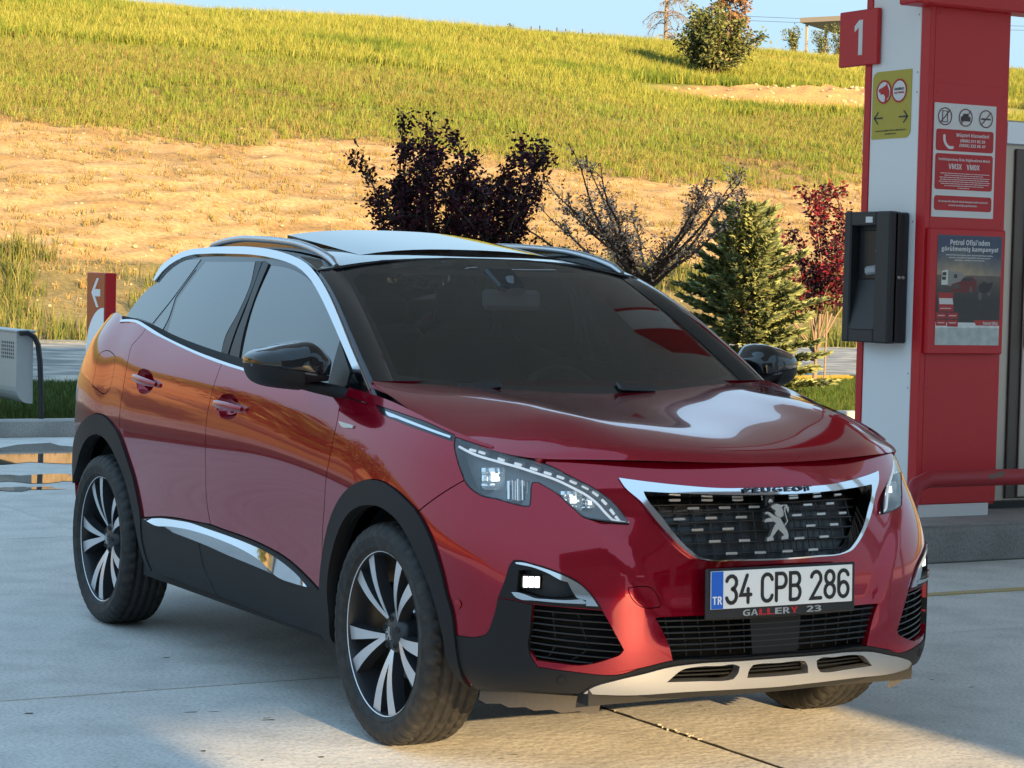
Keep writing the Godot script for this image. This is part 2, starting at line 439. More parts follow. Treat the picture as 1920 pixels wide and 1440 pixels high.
	for q in [["Müşteri Hizmetleri", 0.055, 0.141, 0.026, 0.235], ["(0800) 211 02 29", 0.055, 0.111, 0.020, 0.18], ["(0850) 222 65 47", 0.055, 0.085, 0.020, 0.19], ["Farklılaştırılmış Ürün Bilgilendirme Metni", 0.0, 0.005, 0.022, 0.37], ["VM3X", -0.065, -0.033, 0.030, 0.095], ["VM0X", 0.065, -0.033, 0.030, 0.095], ["Bu istasyonda düzenli olarak akaryakıt kalite kontrolü", 0.0, -0.229, 0.014, 0.355], ["ve tank temizliği yapılmaktadır.", 0.0, -0.250, 0.014, 0.21]]:
		lettering(inf, q[0], xf * Transform3D(Basis(), Vector3(q[1], q[2], 0.001)), q[3], q[4], M.print_white, 0.0006)
	mb = MB.new()
	for k in 8:
		var w := [0.34, 0.28, 0.35, 0.34, 0.36, 0.33, 0.28, 0.08][k] as float
		var x := -w / 2
		while x < w / 2:
			var l := rng.randf_range(0.008, 0.03)
			mb.box(xf * Vector3(x + l / 2, -0.072 - 0.0115 * k, 0.0008), Vector3(0.0008, 0.0035, l), Basis())
			x += l + 0.004
	kind(put(mb, "fine_print", M.print_white, inf), "stuff")
	# poster case
	var pc := thing("poster_case", "red framed poster case with a vehicle advert on the column", "poster")
	mb = MB.new(); wbox(mb, FX + 0.001, FX + 0.035, 1.115, 1.815, -4.70, -4.15, 0.006); put(mb, "case", M.red, pc)
	mb = MB.new()
	var t0 := Vector3(FX + 0.0365, 1.472, -4.437)
	mb.face([t0 + on_red * Vector3(-0.232, -0.307, 0), t0 + on_red * Vector3(-0.232, 0.307, 0), t0 + on_red * Vector3(0.232, 0.307, 0), t0 + on_red * Vector3(0.232, -0.307, 0)].map(func(p): return p), [Vector2(0, 1), Vector2(0, 0), Vector2(1, 0), Vector2(1, 1)])
	var pm := mat(Color(1, 1, 1), 0.35)
	pm.albedo_texture = advert()
	put(mb, "advert_print", pm, pc)
	xf = Transform3D(on_red, t0 + Vector3(0.001, 0, 0))
	for q in [["Petrol Ofisi'nden", 0.0, 0.268, 0.032, 0.285, 0], ["görülmemiş kampanya!", 0.0, 0.228, 0.034, 0.41, 0], ["Petrol Ofisi kartınızla yakıt alışverişlerinize katılın,", 0.0, 0.196, 0.011, 0.34, 0], ["caravan, otomobil ve motosiklet kazanma şansını", 0.0, 0.182, 0.011, 0.30, 0], ["yakalayın, çekilişe hemen katılın.", 0.0, 0.168, 0.011, 0.22, 0], ["Petrol Ofisi", 0.165, -0.182, 0.018, 0.105, 0]]:
		lettering(pc, q[0], xf * Transform3D(Basis(), Vector3(q[1], q[2], 0)), q[3], q[4], M.print_white, 0.0006)
	# payment terminal
	var pt := thing("payment_terminal", "black wall-mounted payment terminal box with a screen recess", "payment terminal")
	mb = MB.new()
	wbox(mb, -4.02, -3.68, 1.165, 1.905, FZ, -4.06, 0.006)
	wbox(mb, -3.678, -3.606, 1.168, 1.900, FZ, -4.03, 0.008)
	wbox(mb, -4.02, -3.955, 1.165, 1.905, -4.06, -3.995, 0.008)
	wbox(mb, -3.735, -3.606, 1.165, 1.905, -4.06, -3.995, 0.010)
	wbox(mb, -3.956, -3.734, 1.825, 1.904, -4.06, -3.996, 0.006)
	wbox(mb, -3.956, -3.734, 1.166, 1.24, -4.06, -3.996, 0.006)
	put(mb, "housing", M.term, pt)
	mb = MB.new(); mb.face([Vector3(-3.955, 1.24, -3.998), Vector3(-3.955, 1.52, -4.055), Vector3(-3.735, 1.52, -4.055), Vector3(-3.735, 1.24, -3.998)])
	put(mb, "chute", M.term, pt)
	mb = MB.new(); wbox(mb, -3.92, -3.742, 1.525, 1.80, -4.062, -4.052, 0.003); put(mb, "screen", mat(Color(0.01, 0.011, 0.012), 0.35), pt)
	mb = MB.new(); mb.face([Vector3(-3.80, 1.68, -4.0515), Vector3(-3.775, 1.775, -4.0515), Vector3(-3.743, 1.775, -4.0515), Vector3(-3.743, 1.68, -4.0515)].map(func(p): return p)); put(mb, "bright_display", mat(Color(0.22, 0.30, 0.36), 0.5), pt)
	mb = MB.new(); mb.box(Vector3(-3.82, 1.575, -4.045), Vector3(0.11, 0.05, 0.03), Basis(Vector3(0, 0, 1), 0.1), 0.012); put(mb, "receipt_slip", mat(Color(0.35, 0.37, 0.39), 0.4), pt)
	mb = MB.new(); wbox(mb, -3.82, -3.76, 1.842, 1.875, -3.996, -3.992); put(mb, "maker_label", M.print_white, pt)
	for zz in [-4.068, -4.095]:
		mb = MB.new(); mb.lathe([Vector2(0.0001, 0.012), Vector2(0.009, 0.010), Vector2(0.011, 0.0)], 14, Transform3D(on_red, Vector3(-3.606, 1.535, zz))); put(mb, "lock", M.steel, pt)
	# tube barrier
	var tb := thing("tube_barrier", "scraped red tube guard rail in front of the pump column", "guard rail")
	mb = MB.new()
	mb.tube([Vector3(-3.12, 0.0, -3.80), Vector3(-3.12, 0.34, -3.80), Vector3(-3.12, 0.42, -3.84), Vector3(-3.12, 0.45, -3.92), Vector3(-3.12, 0.45, -5.3), Vector3(-3.12, 0.43, -5.42), Vector3(-3.12, 0.34, -5.48), Vector3(-3.12, 0.0, -5.48)], [0.045], 16)
	put(mb, "rail", mat(Color(0.34, 0.012, 0.02), 0.5), tb)
	mb = MB.new()
	for q in [[-4.36, 0.05, 0.010, 0.35], [-4.40, 0.035, 0.008, 0.7], [-4.33, 0.03, 0.006, 0.1]]:
		var rows := [[], []]
		for k in 9:
			var wd: float = q[2] * (0.5 + 0.5 * sin(PI * k / 8.0)) * (1.0 + 0.3 * sin(k * 2.1))
			for sd in 2:
				var a: float = q[3] + (wd if sd else -wd) / 0.046
				rows[sd].append(Vector3(-3.12 + cos(a) * 0.0458, 0.45 + sin(a) * 0.0458, q[0] - q[1] + q[1] * 2.0 * k / 8.0))
		mb.grid(rows)
	put(mb, "bare_scrape", mat(Color(0.13, 0.10, 0.07), 0.7), tb)
	# dispenser right of the column
	var ds := thing("fuel_dispenser", "tall steel fuel dispenser cabinet behind the red column", "fuel pump")
	mb = MB.new(); wbox(mb, -5.0, -3.72, 0.24, 2.42, -5.75, -4.90, 0.01); put(mb, "cabinet", M.steel, ds)
	mb = MB.new(); wbox(mb, -3.72, -3.705, 0.26, 2.30, -5.70, -4.99, 0.004); put(mb, "front_panel", mat(Color(0.10, 0.085, 0.075), 0.4, 0.5), ds)
	mb = MB.new(); wbox(mb, -3.705, -3.69, 0.27, 2.28, -5.66, -5.07, 0.004); put(mb, "door_panel", M.steel, ds)
	mb = MB.new(); wbox(mb, -5.02, -3.68, 2.32, 2.46, -5.77, -4.885, 0.008); put(mb, "cap", M.rail, ds)
	mb = MB.new(); wbox(mb, -3.69, -3.66, 1.14, 1.58, -5.3, -5.085, 0.01); put(mb, "keypad", M.satin_black, ds)
	mb = MB.new(); wbox(mb, -4.95, -3.76, 0.198, 0.24, -5.7, -4.92); put(mb, "plinth", M.satin_black, ds)
	# canopy over the pumps and the car, on this column and others out of view
	var cn := thing("station_canopy", "flat canopy roof with red fascia over the pumps", "canopy")
	mb = MB.new(); wbox(mb, -9.0, 3.5, 5.2, 5.32, -11.6, 0.5)
	put(mb, "soffit", mat(Color(0.74, 0.71, 0.67), 0.6), cn)
	mb = MB.new(); wbox(mb, -9.02, 3.52, 5.325, 6.0, -11.62, 0.52)
	put(mb, "fascia", M.red, cn)
	for q in [[2.6, -4.4], [-8.0, -10.6], [2.6, -10.6]]:
		mb = MB.new(); wbox(mb, q[0] - 0.25, q[0] + 0.25, 0.0, 5.2, q[1] - 0.25, q[1] + 0.25, 0.01)
		put(mb, "support", M.white, cn)
	# station shop ahead of the car, with the covered passage the low sun shines through
	var sh := thing("station_shop", "long station shop block with a drive-through passage", "building")
	mb = MB.new(); wbox(mb, 14.0, 20.0, 0.0, 4.90, -10.3, -0.88); wbox(mb, 14.0, 20.0, 0.0, 4.90, 1.45, 11.8)
	put(mb, "ground_floor", mat(Color(0.30, 0.27, 0.24), 0.7), sh)
	mb = MB.new(); wbox(mb, 13.8, 20.2, 4.91, 7.95, -10.5, 12.0)
	put(mb, "upper_floor", mat(Color(0.22, 0.19, 0.17), 0.6), sh)
	for k in 5:
		mb = MB.new(); wbox(mb, 13.97, 14.02, 0.9, 2.6, -9.6 + k * 1.7, -8.3 + k * 1.7); put(mb, "window", M.side_glass, sh)
	# way-out post
	var sp := thing("direction_post", "low red and white pylon with a white left arrow", "sign")
	mb = MB.new(); wbox(mb, -10.42, -10.0, 0.0, 1.447, -1.76, -1.675, 0.004); put(mb, "red_body", M.red_dark, sp)
	mb = MB.new(); wbox(mb, -10.40, -10.004, 1.0, 1.44, -1.675, -1.668); put(mb, "orange_face", mat(Color(0.40, 0.085, 0.02), 0.5), sp)
	xf = Transform3D(on_white, Vector3(-10.2, 1.295, -1.667)).scaled_local(Vector3(0.85, 0.85, 1))
	mb = MB.new(); mb.extrude(PackedVector2Array([Vector2(-0.12, 0.0), Vector2(0.02, 0.13), Vector2(0.08, 0.13), Vector2(-0.02, 0.032), Vector2(0.12, 0.032), Vector2(0.12, -0.032), Vector2(-0.02, -0.032), Vector2(0.08, -0.13), Vector2(0.02, -0.13)]), 0.002, xf); put(mb, "arrow", M.print_white, sp)
	mb = MB.new()
	var wp := PackedVector2Array([Vector2(0.20, 0.0), Vector2(0.20, 1.18)])
	for k in 10:
		var a := PI / 2 + PI / 2 * k / 9.0
		wp.append(Vector2(0.20 + cos(a) * 0.40, 0.82 + sin(a) * 0.36))
	wp.append(Vector2(-0.20, 0.0))
	mb.extrude(wp, 0.10, Transform3D(on_white, Vector3(-10.205, 0.004, -1.664))); put(mb, "white_wing", M.white, sp)
	# litter bin by the kerb
	var bn := thing("litter_bin", "pale grey perforated metal bin on a bent black tube stand", "bin")
	mb = MB.new()
	var prof := PackedVector2Array([Vector2(0, 0.62), Vector2(0, 0.14)])
	for k in 7:
		var a := PI + PI / 2 * k / 6.0
		prof.append(Vector2(0.12 + cos(a) * 0.12, 0.14 + sin(a) * 0.14))
	prof.append_array([Vector2(0.15, 0.0), Vector2(0.15, 0.62)])
	mb.extrude(prof, 1.25, Transform3D(on_red, Vector3(-12.9, 0.285, -1.885)))
	var shell_m := mat(Color(0.42, 0.44, 0.43), 0.5, 0.3)
	put(mb, "bin_body", shell_m, bn)
	mb = MB.new(); wbox(mb, -14.17, -12.88, 0.905, 0.925, -2.05, -1.875, 0.004); put(mb, "lid", shell_m, bn)
	for r in 5:
		for k in 7:
			mb = MB.new()
			mb.lathe([Vector2(0.0001, 0.0), Vector2(0.013, 0.0)], 8, Transform3D(on_white, Vector3(-12.99 - k * 0.055, 0.81 - r * 0.032, -1.883)))
			put(mb, "perforation", M.void_black, bn)
	for xx in [-12.86, -14.2]:
		mb = MB.new()
		mb.tube([Vector3(xx, 0.90, -1.90), Vector3(xx, 0.905, -1.97), Vector3(xx, 0.87, -2.03), Vector3(xx, 0.80, -2.065), Vector3(xx, 0.65, -2.085), Vector3(xx, 0.3, -2.10), Vector3(xx, 0.0, -2.105)], [0.024], 10)
		put(mb, "stand", M.satin_black, bn)

func advert() -> ImageTexture:
	var w := 232; var h := 307
	var im := Image.create(w, h, false, Image.FORMAT_RGB8)
	var f := FastNoiseLite.new(); f.seed = 5; f.frequency = 0.03
	for y in h:
		for x in w:
			var t := float(y) / h
			var c: Color
			if t < 0.36: c = Color(0.20, 0.27, 0.38).lerp(Color(0.72, 0.62, 0.48), clampf((t - 0.05) / 0.30 - absf(x - 80) / 400.0, 0, 1))
			elif t < 0.79: c = Color(0.42, 0.36, 0.33).lerp(Color(0.16, 0.16, 0.17), clampf((t - 0.36) / 0.22, 0, 1))
			elif t < 0.84: c = Color(0.86, 0.87, 0.86)
			else: c = Color(0.72, 0.75, 0.73)
			c = c * (1.0 + 0.12 * f.get_noise_2d(x, y))
			c.a = 1
			im.set_pixel(x, y, c)
	var fill := func(poly: Array, c: Color) -> void:
		var p := PackedVector2Array(poly)
		var lo := Vector2(999, 999); var hi := -lo
		for q in p:
			lo = lo.min(q); hi = hi.max(q)
		for y in range(int(lo.y), int(hi.y) + 1):
			for x in range(int(lo.x), int(hi.x) + 1):
				if x >= 0 and y >= 0 and x < w and y < h and Geometry2D.is_point_in_polygon(Vector2(x, y), p): im.set_pixel(x, y, c)
	# caravan, car, motorcycle
	fill.call([Vector2(18, 100), Vector2(36, 96), Vector2(40, 100), Vector2(40, 138), Vector2(16, 138)], Color(0.85, 0.84, 0.80))
	fill.call([Vector2(40, 98), Vector2(90, 104), Vector2(102, 112), Vector2(98, 140), Vector2(40, 140)], Color(0.55, 0.54, 0.52))
	fill.call([Vector2(20, 104), Vector2(34, 102), Vector2(33, 112), Vector2(19, 113)], Color(0.16, 0.17, 0.2))
	fill.call([Vector2(19, 116), Vector2(33, 115), Vector2(32, 124), Vector2(18, 125)], Color(0.16, 0.17, 0.2))
	fill.call([Vector2(62, 108), Vector2(72, 109), Vector2(72, 119), Vector2(62, 118)], Color(0.14, 0.14, 0.16))
	fill.call([Vector2(54, 136), Vector2(84, 128), Vector2(96, 117), Vector2(126, 115), Vector2(142, 124), Vector2(146, 150), Vector2(128, 158), Vector2(60, 158), Vector2(52, 150)], Color(0.42, 0.07, 0.08))
	fill.call([Vector2(90, 126), Vector2(98, 118), Vector2(124, 117), Vector2(130, 126)], Color(0.15, 0.16, 0.2))
	fill.call([Vector2(56, 136), Vector2(84, 136), Vector2(82, 148), Vector2(58, 148)], Color(0.30, 0.26, 0.26))
	for c in [[124, 150, 8], [158, 168, 11], [190, 158, 10]]:
		for k in 16: 
			var a := TAU * k / 16.0
			fill.call([Vector2(c[0], c[1]), Vector2(c[0] + cos(a) * c[2] * 0.7, c[1] + sin(a) * c[2]), Vector2(c[0] + cos(a + 0.4) * c[2] * 0.7, c[1] + sin(a + 0.4) * c[2])], Color(0.14, 0.14, 0.15) if k % 2 else Color(0.45, 0.45, 0.46))
	fill.call([Vector2(150, 140), Vector2(170, 126), Vector2(186, 132), Vector2(204, 128), Vector2(200, 140), Vector2(190, 156), Vector2(170, 160), Vector2(156, 156)], Color(0.10, 0.10, 0.12))
	# telephone screen and badges
	fill.call([Vector2(6, 160), Vector2(60, 160), Vector2(64, 212), Vector2(10, 212)], Color(0.66, 0.10, 0.12))
	fill.call([Vector2(10, 176), Vector2(58, 176), Vector2(62, 192), Vector2(12, 192)], Color(0.84, 0.82, 0.81))
	for q in [[10, 196, 60, 212], [2, 216, 38, 232], [42, 216, 80, 232], [2, 236, 38, 252], [42, 236, 80, 254]]:
		fill.call([Vector2(q[0], q[1]), Vector2(q[2], q[1]), Vector2(q[2], q[3]), Vector2(q[0], q[3])], Color(0.68, 0.10, 0.12))
		fill.call([Vector2(q[0] + 6, q[1] + 7), Vector2(q[2] - 6, q[1] + 7), Vector2(q[2] - 6, q[1] + 9), Vector2(q[0] + 6, q[1] + 9)], Color(0.85, 0.75, 0.74))
	fill.call([Vector2(138, 236), Vector2(232, 236), Vector2(232, 250), Vector2(146, 250)], Color(0.72, 0.16, 0.12))
	return ImageTexture.create_from_image(im)
# ------------------------------------------------------------------ plants
func blade_clump(n: int, h0: float, h1: float, w: float, spread: float, cols: Array, lean := 0.25) -> ArrayMesh:
	var mb := MB.new(); var cs := PackedColorArray()
	for k in n:
		var a := rng.randf() * TAU
		var p := Vector3(cos(a), 0, sin(a)) * spread * sqrt(rng.randf())
		var h := rng.randf_range(h0, h1)
		var d := Vector3(rng.randf_range(-1, 1), 0, rng.randf_range(-1, 1)) * lean * h
		var s := Vector3(cos(a + 1.3), 0, sin(a + 1.3)) * w * 0.5
		var c: Color = cols[rng.randi() % cols.size()] * rng.randf_range(0.75, 1.2)
		c.a = 1.0
		var nn := (s.cross(Vector3.UP).normalized() + Vector3(0, 0.5, 0)).normalized()
		var m := p + d * 0.35 + Vector3(0, h * 0.6, 0)
		var b := mb.v.size()
		for q in [p - s, p + s, m + s * 0.8, m - s * 0.8, p + d + Vector3(0, h, 0)]:
			mb.add(q, nn); cs.append(c)
		mb.i.append_array([b, b + 2, b + 1, b, b + 3, b + 2, b + 3, b + 4, b + 2])
	return cmesh(mb, cs)

func scatter(called: String, meshes: Array, places: Array, m: Material) -> void:     # places: [position, scale] ; one object of kind stuff per mesh variant
	for v in meshes.size():
		var mm := MultiMesh.new()
		mm.transform_format = MultiMesh.TRANSFORM_3D
		mm.mesh = meshes[v]
		var mine := []
		for k in places.size():
			if (places[k][2] if places[k].size() > 2 else k % meshes.size()) == v: mine.append(places[k])
		mm.instance_count = mine.size()
		for k in mine.size():
			var s: float = mine[k][1]
			mm.set_instance_transform(k, Transform3D(Basis(Vector3.UP, rng.randf() * TAU).scaled(Vector3(s, s * rng.randf_range(0.8, 1.2), s)), mine[k][0]))
		var o := MultiMeshInstance3D.new()
		o.name = numbered(called)
		o.multimesh = mm
		o.material_override = m
		add_child(o)
		kind(o, "stuff")
		o.set_meta("label", STUFF[called][0]); o.set_meta("category", STUFF[called][1])

const STUFF = {
	"wheat": ["yellow green wheat standing on the upper hillside", "wheat"],
	"hill_grass": ["green and reddish grass in the middle of the hillside", "grass"],
	"dry_tufts": ["dry straw coloured tufts on the bare lower slope", "dry grass"],
	"verge_weeds": ["green weeds growing at the foot of the hill", "weeds"],
	"strip_grass": ["short green lawn of the planted strip behind the car", "lawn"],
	"hill_stones": ["pale stones and clods lying on the lower slope", "stones"],
}

func patch(p: Vector3, n: int) -> int:        # drifts of one kind, mixed at their edges
	return clampi(int((0.5 + 1.1 * fine_noise.get_noise_2d(p.x * 0.9, p.z * 0.55) + rng.randf_range(-0.28, 0.28)) * n), 0, n - 1)

func in_view(p: Vector3, margin := 1.12) -> bool:        # the part of the slope that the picture or a view from a step aside can show
	var d := p - Vector3(6.38, 1.49, 4.03)
	var f := Vector3(-0.871, 0, -0.491); var r := Vector3(0.491, 0, -0.871)
	var z := d.dot(f)
	return z > 5.0 and absf(d.dot(r) / z) < 0.226 * margin

func plants() -> void:
	rng.seed = 77
	var lf := leafy()
	# hillside cover
	var pl := []
	var wheat_c := [Color(0.20, 0.235, 0.04), Color(0.28, 0.27, 0.055), Color(0.13, 0.18, 0.03), Color(0.33, 0.30, 0.08)]
	for k in 90000:
		var p := Vector3(rng.randf_range(-122, -82), 0, rng.randf_range(-112, -8))
		var w := hill_noise.get_noise_2d(p.x * 1.7 + 300.0, p.z * 1.7) * 6.0 - 8.0 * clampf((p.z + 50.0) / 32.0, 0.0, 1.0)
		if -p.x + w < 87.5 or not in_view(p): continue
		var d := Vector2((p.x + 92.5) / 4.0, (p.z + 72.0 - (p.x + 92.5) * 0.5) / 14.0)
		if d.length() < 1.0: continue
		p.y = hill_y(p.x, p.z)
		pl.append([p, rng.randf_range(0.6, 1.2), patch(p, 4)])
	scatter("wheat", [blade_clump(18, 0.35, 0.6, 0.028, 0.32, [wheat_c[2], wheat_c[0], wheat_c[2]], 0.3), blade_clump(18, 0.3, 0.7, 0.026, 0.34, [wheat_c[0], wheat_c[1]], 0.4), blade_clump(16, 0.35, 0.6, 0.03, 0.3, wheat_c, 0.3), blade_clump(16, 0.25, 0.5, 0.028, 0.34, [wheat_c[1], wheat_c[3]], 0.5)], pl, lf)
	pl = []
	var green_c := [Color(0.15, 0.20, 0.035), Color(0.20, 0.235, 0.045), Color(0.22, 0.245, 0.05), Color(0.23, 0.165, 0.07)]
	for k in 75000:
		var p := Vector3(rng.randf_range(-98, -61), 0, rng.randf_range(-95, 0))
		var w := hill_noise.get_noise_2d(p.x * 1.7 + 300.0, p.z * 1.7) * 6.0 - 8.0 * clampf((p.z + 50.0) / 32.0, 0.0, 1.0)
		var b := -p.x + w
		if fine_noise.get_noise_2d(p.x * 1.3 + 7.0, p.z * 0.9) > 0.42 and rng.randf() < 0.8: continue
		if b < 64.0 or b > 89.0 or not in_view(p) or rng.randf() > clampf((b - 62.0) / 8.0, 0.15, 1.0): continue
		p.y = hill_y(p.x, p.z)
		pl.append([p, rng.randf_range(0.5, 1.3), patch(p + Vector3(40, 0, 0), 4)])
	scatter("hill_grass", [blade_clump(18, 0.12, 0.35, 0.022, 0.34, green_c, 0.5), blade_clump(16, 0.15, 0.32, 0.022, 0.3, [green_c[2], green_c[3]], 0.6), blade_clump(18, 0.1, 0.4, 0.02, 0.34, [green_c[0], green_c[1]], 0.4), blade_clump(14, 0.08, 0.22, 0.025, 0.36, green_c, 0.9)], pl, lf)
	pl = []
	var dry_c := [Color(0.42, 0.30, 0.13), Color(0.33, 0.22, 0.09), Color(0.26, 0.17, 0.07), Color(0.20, 0.19, 0.06)]
	for k in 14000:
		var p := Vector3(rng.randf_range(-72, -44), 0, rng.randf_range(-64, 0))
		if not in_view(p) or fine_noise.get_noise_2d(p.x * 3.0, p.z * 3.0) < rng.randf_range(-0.35, 0.3): continue
		p.y = hill_y(p.x, p.z)
		pl.append([p, rng.randf_range(0.5, 1.2)])
	scatter("dry_tufts", [blade_clump(9, 0.08, 0.28, 0.022, 0.16, dry_c, 0.6), blade_clump(8, 0.06, 0.2, 0.03, 0.2, dry_c, 0.8)], pl, lf)
	pl = []
	for k in 8000:
		var p := Vector3(rng.randf_range(-50, -36.4), 0, rng.randf_range(-48, 2))
		if not in_view(p): continue
		if fine_noise.get_noise_2d(p.x * 1.2, p.z * 1.2) < -0.05 + (0.15 if p.x > -42 else -0.1): continue
		p.y = hill_y(p.x, p.z)
		pl.append([p, rng.randf_range(0.6, 1.5)])
	scatter("verge_weeds", [blade_clump(14, 0.15, 0.5, 0.022, 0.22, [Color(0.09, 0.12, 0.03), Color(0.14, 0.15, 0.04), Color(0.2, 0.18, 0.06)], 0.4), blade_clump(12, 0.2, 0.6, 0.018, 0.2, [Color(0.11, 0.13, 0.035), Color(0.22, 0.18, 0.07)], 0.35)], pl, lf)
	pl = []
	for k in 60000:
		var p := Vector3(rng.randf_range(-19.5, -12.95), 0.088, rng.randf_range(-19, 1))
		if not in_view(p, 1.25): continue
		pl.append([p, rng.randf_range(0.6, 1.25)])
	scatter("strip_grass", [blade_clump(9, 0.03, 0.09, 0.007, 0.06, [Color(0.05, 0.09, 0.018), Color(0.08, 0.12, 0.025), Color(0.12, 0.13, 0.035)], 0.5), blade_clump(8, 0.04, 0.11, 0.006, 0.07, [Color(0.06, 0.10, 0.02), Color(0.10, 0.13, 0.03)], 0.6)], pl, lf)
	# stones
	var sm := MB.new()
	var bs := Basis(Vector3(0.3, 1, 0.2).normalized(), 0.6)
	sm.box(Vector3.ZERO, Vector3(1.0, 0.6, 0.8), bs, 0.22)
	var scol := PackedColorArray(); scol.resize(sm.v.size()); scol.fill(Color(0.44, 0.31, 0.18))
	pl = []
	for k in 1500:
		var p := Vector3(rng.randf_range(-72, -43), 0, rng.randf_range(-60, 0))
		if not in_view(p): continue
		p.y = hill_y(p.x, p.z)
		pl.append([p, rng.randf_range(0.03, 0.12) * (2.0 if rng.randf() < 0.08 else 1.0)])
	for k in 160:
		var p := Vector3(-92.0 + rng.randf_range(-2.5, 2.5), 0, -72.0 + rng.randf_range(-11, 11))
		p.x += (p.z + 72.0) * 0.1
		p.y = hill_y(p.x, p.z)
		pl.append([p, rng.randf_range(0.06, 0.32)])
	scatter("hill_stones", [cmesh(sm, scol)], pl, coloured(0.9))
	# trees of the planted strip
	var bark := tri_world(mat(Color(1, 1, 1), 0.9), 5.0)
	bark.albedo_texture = noise_tex(0.05, [[0.3, Color(0.030, 0.018, 0.012)], [0.7, Color(0.085, 0.055, 0.038)]], 256, 51)
	var pale_bark := tri_world(mat(Color(1, 1, 1), 0.85), 5.0)
	pale_bark.albedo_texture = noise_tex(0.05, [[0.3, Color(0.16, 0.11, 0.07)], [0.7, Color(0.30, 0.22, 0.15)]], 256, 52)
	var plum := [Color(0.028, 0.010, 0.014), Color(0.045, 0.012, 0.018), Color(0.020, 0.012, 0.012), Color(0.08, 0.014, 0.02)]
	broad_tree("plum_tree", "dark purple leaved bushy tree left of the blossoming tree", Vector3(-15.6, 0.09, -7.2), {"trunk": 0.7, "r": 0.06, "limbs": 17, "len": 2.3, "spread": 0.44, "twigs": 31, "twig": 0.36, "leaf": 0.062, "per": 22, "cols": plum, "seed": 5}, bark, lf)
	broad_tree("plum_tree", "smaller dark purple leaved tree close beside the bushy one", Vector3(-15.9, 0.09, -8.3), {"trunk": 0.7, "r": 0.055, "limbs": 15, "len": 2.3, "spread": 0.46, "twigs": 29, "twig": 0.36, "leaf": 0.062, "per": 22, "cols": plum, "seed": 8}, bark, lf)
	broad_tree("blossom_tree", "open branched tree with pale faded blossom and dark bark", Vector3(-16.0, 0.09, -10.25), {"trunk": 1.45, "r": 0.09, "lr": 0.32, "tmin": 0.42, "limbs": 20, "len": 1.85, "spread": 1.22, "twigs": 26, "twig": 0.34, "leaf": 0.042, "per": 15, "cols": [Color(0.46, 0.30, 0.20), Color(0.28, 0.17, 0.11), Color(0.62, 0.45, 0.33), Color(0.12, 0.045, 0.03)], "seed": 12, "tight": 0.04}, bark, lf)
	broad_tree("red_leaf_tree", "thin staked tree with red and dark purple leaves", Vector3(-17.6, 0.09, -14.05), {"trunk": 0.55, "r": 0.03, "limbs": 13, "len": 2.1, "spread": 0.72, "twigs": 24, "twig": 0.34, "leaf": 0.07, "per": 16, "cols": [Color(0.11, 0.010, 0.018), Color(0.04, 0.010, 0.016), Color(0.17, 0.016, 0.026), Color(0.028, 0.010, 0.014)], "seed": 21, "low": 0.34}, pale_bark, lf)
	var stk := MB.new(); stk.tube([Vector3(-17.45, 0.05, -14.1), Vector3(-17.45, 1.15, -14.12)], [0.014, 0.012], 6)
	tag(put(stk, "tree_stake", pale_bark), "thin wooden stake tied beside the red leaved tree", "stake")
	spruce("spruce", "small dense blue green spruce behind the car's bonnet", Vector3(-16.2, 0.09, -11.95), 2.3, 0.92, 3, bark, lf)
	spruce("spruce", "dark green spruce half hidden behind the pump column", Vector3(-19.0, 0.09, -18.2), 3.6, 1.15, 6, bark, lf)
	# yellow hose along the strip
	var hs := MB.new(); var hp := []
	for k in 30: hp.append(Vector3(-20.2 - 0.03 * k + 0.05 * sin(k * 0.6), 0.10, -14.6 - k * 0.35))
	hs.tube(hp, [0.062], 10)
	var hm := mat(Color(0.30, 0.19, 0.02), 0.6)
	var ho := thing("yellow_pipe", "yellow pipe lying on the ground behind the red leaved tree", "pipe")
	put(hs, "pipe", hm, ho)
	for k in [2, 9]:
		hs = MB.new(); hs.tube([hp[k], hp[k + 1].lerp(hp[k], 0.8)], [0.065], 10); put(hs, "joint_ring", M.satin_black, ho)
	# on the hilltop
	var olive := [Color(0.09, 0.11, 0.035), Color(0.14, 0.155, 0.05), Color(0.21, 0.20, 0.085), Color(0.05, 0.07, 0.028)]
	broad_tree("round_bush_tree", "broad round green bush tree standing on the hilltop", Vector3(-98.5, hill_y(-98.5, -67.5), -67.5), {"trunk": 0.5, "r": 0.16, "limbs": 26, "len": 3.5, "spread": 0.95, "twigs": 22, "twig": 1.0, "leaf": 0.22, "per": 18, "cols": olive, "seed": 31, "low": 0.1}, bark, lf)
	bare_conifer("bare_conifer", "sparse bare branched conifer left of the hilltop bush", Vector3(-119.5, 16.2, -77.9), 8.0, 3.0, 4, pale_bark, lf, 0.0)
	bare_conifer("brown_conifer", "browned conifer rising behind the hilltop bush", Vector3(-119.0, 16.2, -82.6), 7.0, 2.4, 7, pale_bark, lf, 1.0)
	for q in [[-121.0, -89.5, 2.2, "thin young tree left of the hilltop pavilion"], [-122.0, -92.6, 2.3, "leafy sapling beside the hilltop pavilion"], [-122.5, -94.4, 2.9, "dark sapling in front of the hilltop pavilion"]]:
		broad_tree("hilltop_sapling", q[3], Vector3(q[0], 16.6, q[1]), {"trunk": 0.7, "r": 0.05, "limbs": 9, "len": q[2] * 0.9, "spread": 0.5, "twigs": 9, "twig": 0.5, "leaf": 0.16, "per": 10, "cols": olive, "seed": int(q[2] * 10)}, bark, lf)
	broad_tree("crest_bush", "tiny dark bush on the crest above the flower tree", Vector3(-115.5, 16.0, -64.0), {"trunk": 0.1, "r": 0.04, "limbs": 7, "len": 0.75, "spread": 0.9, "twigs": 5, "twig": 0.3, "leaf": 0.12, "per": 9, "cols": olive, "seed": 44}, bark, lf)
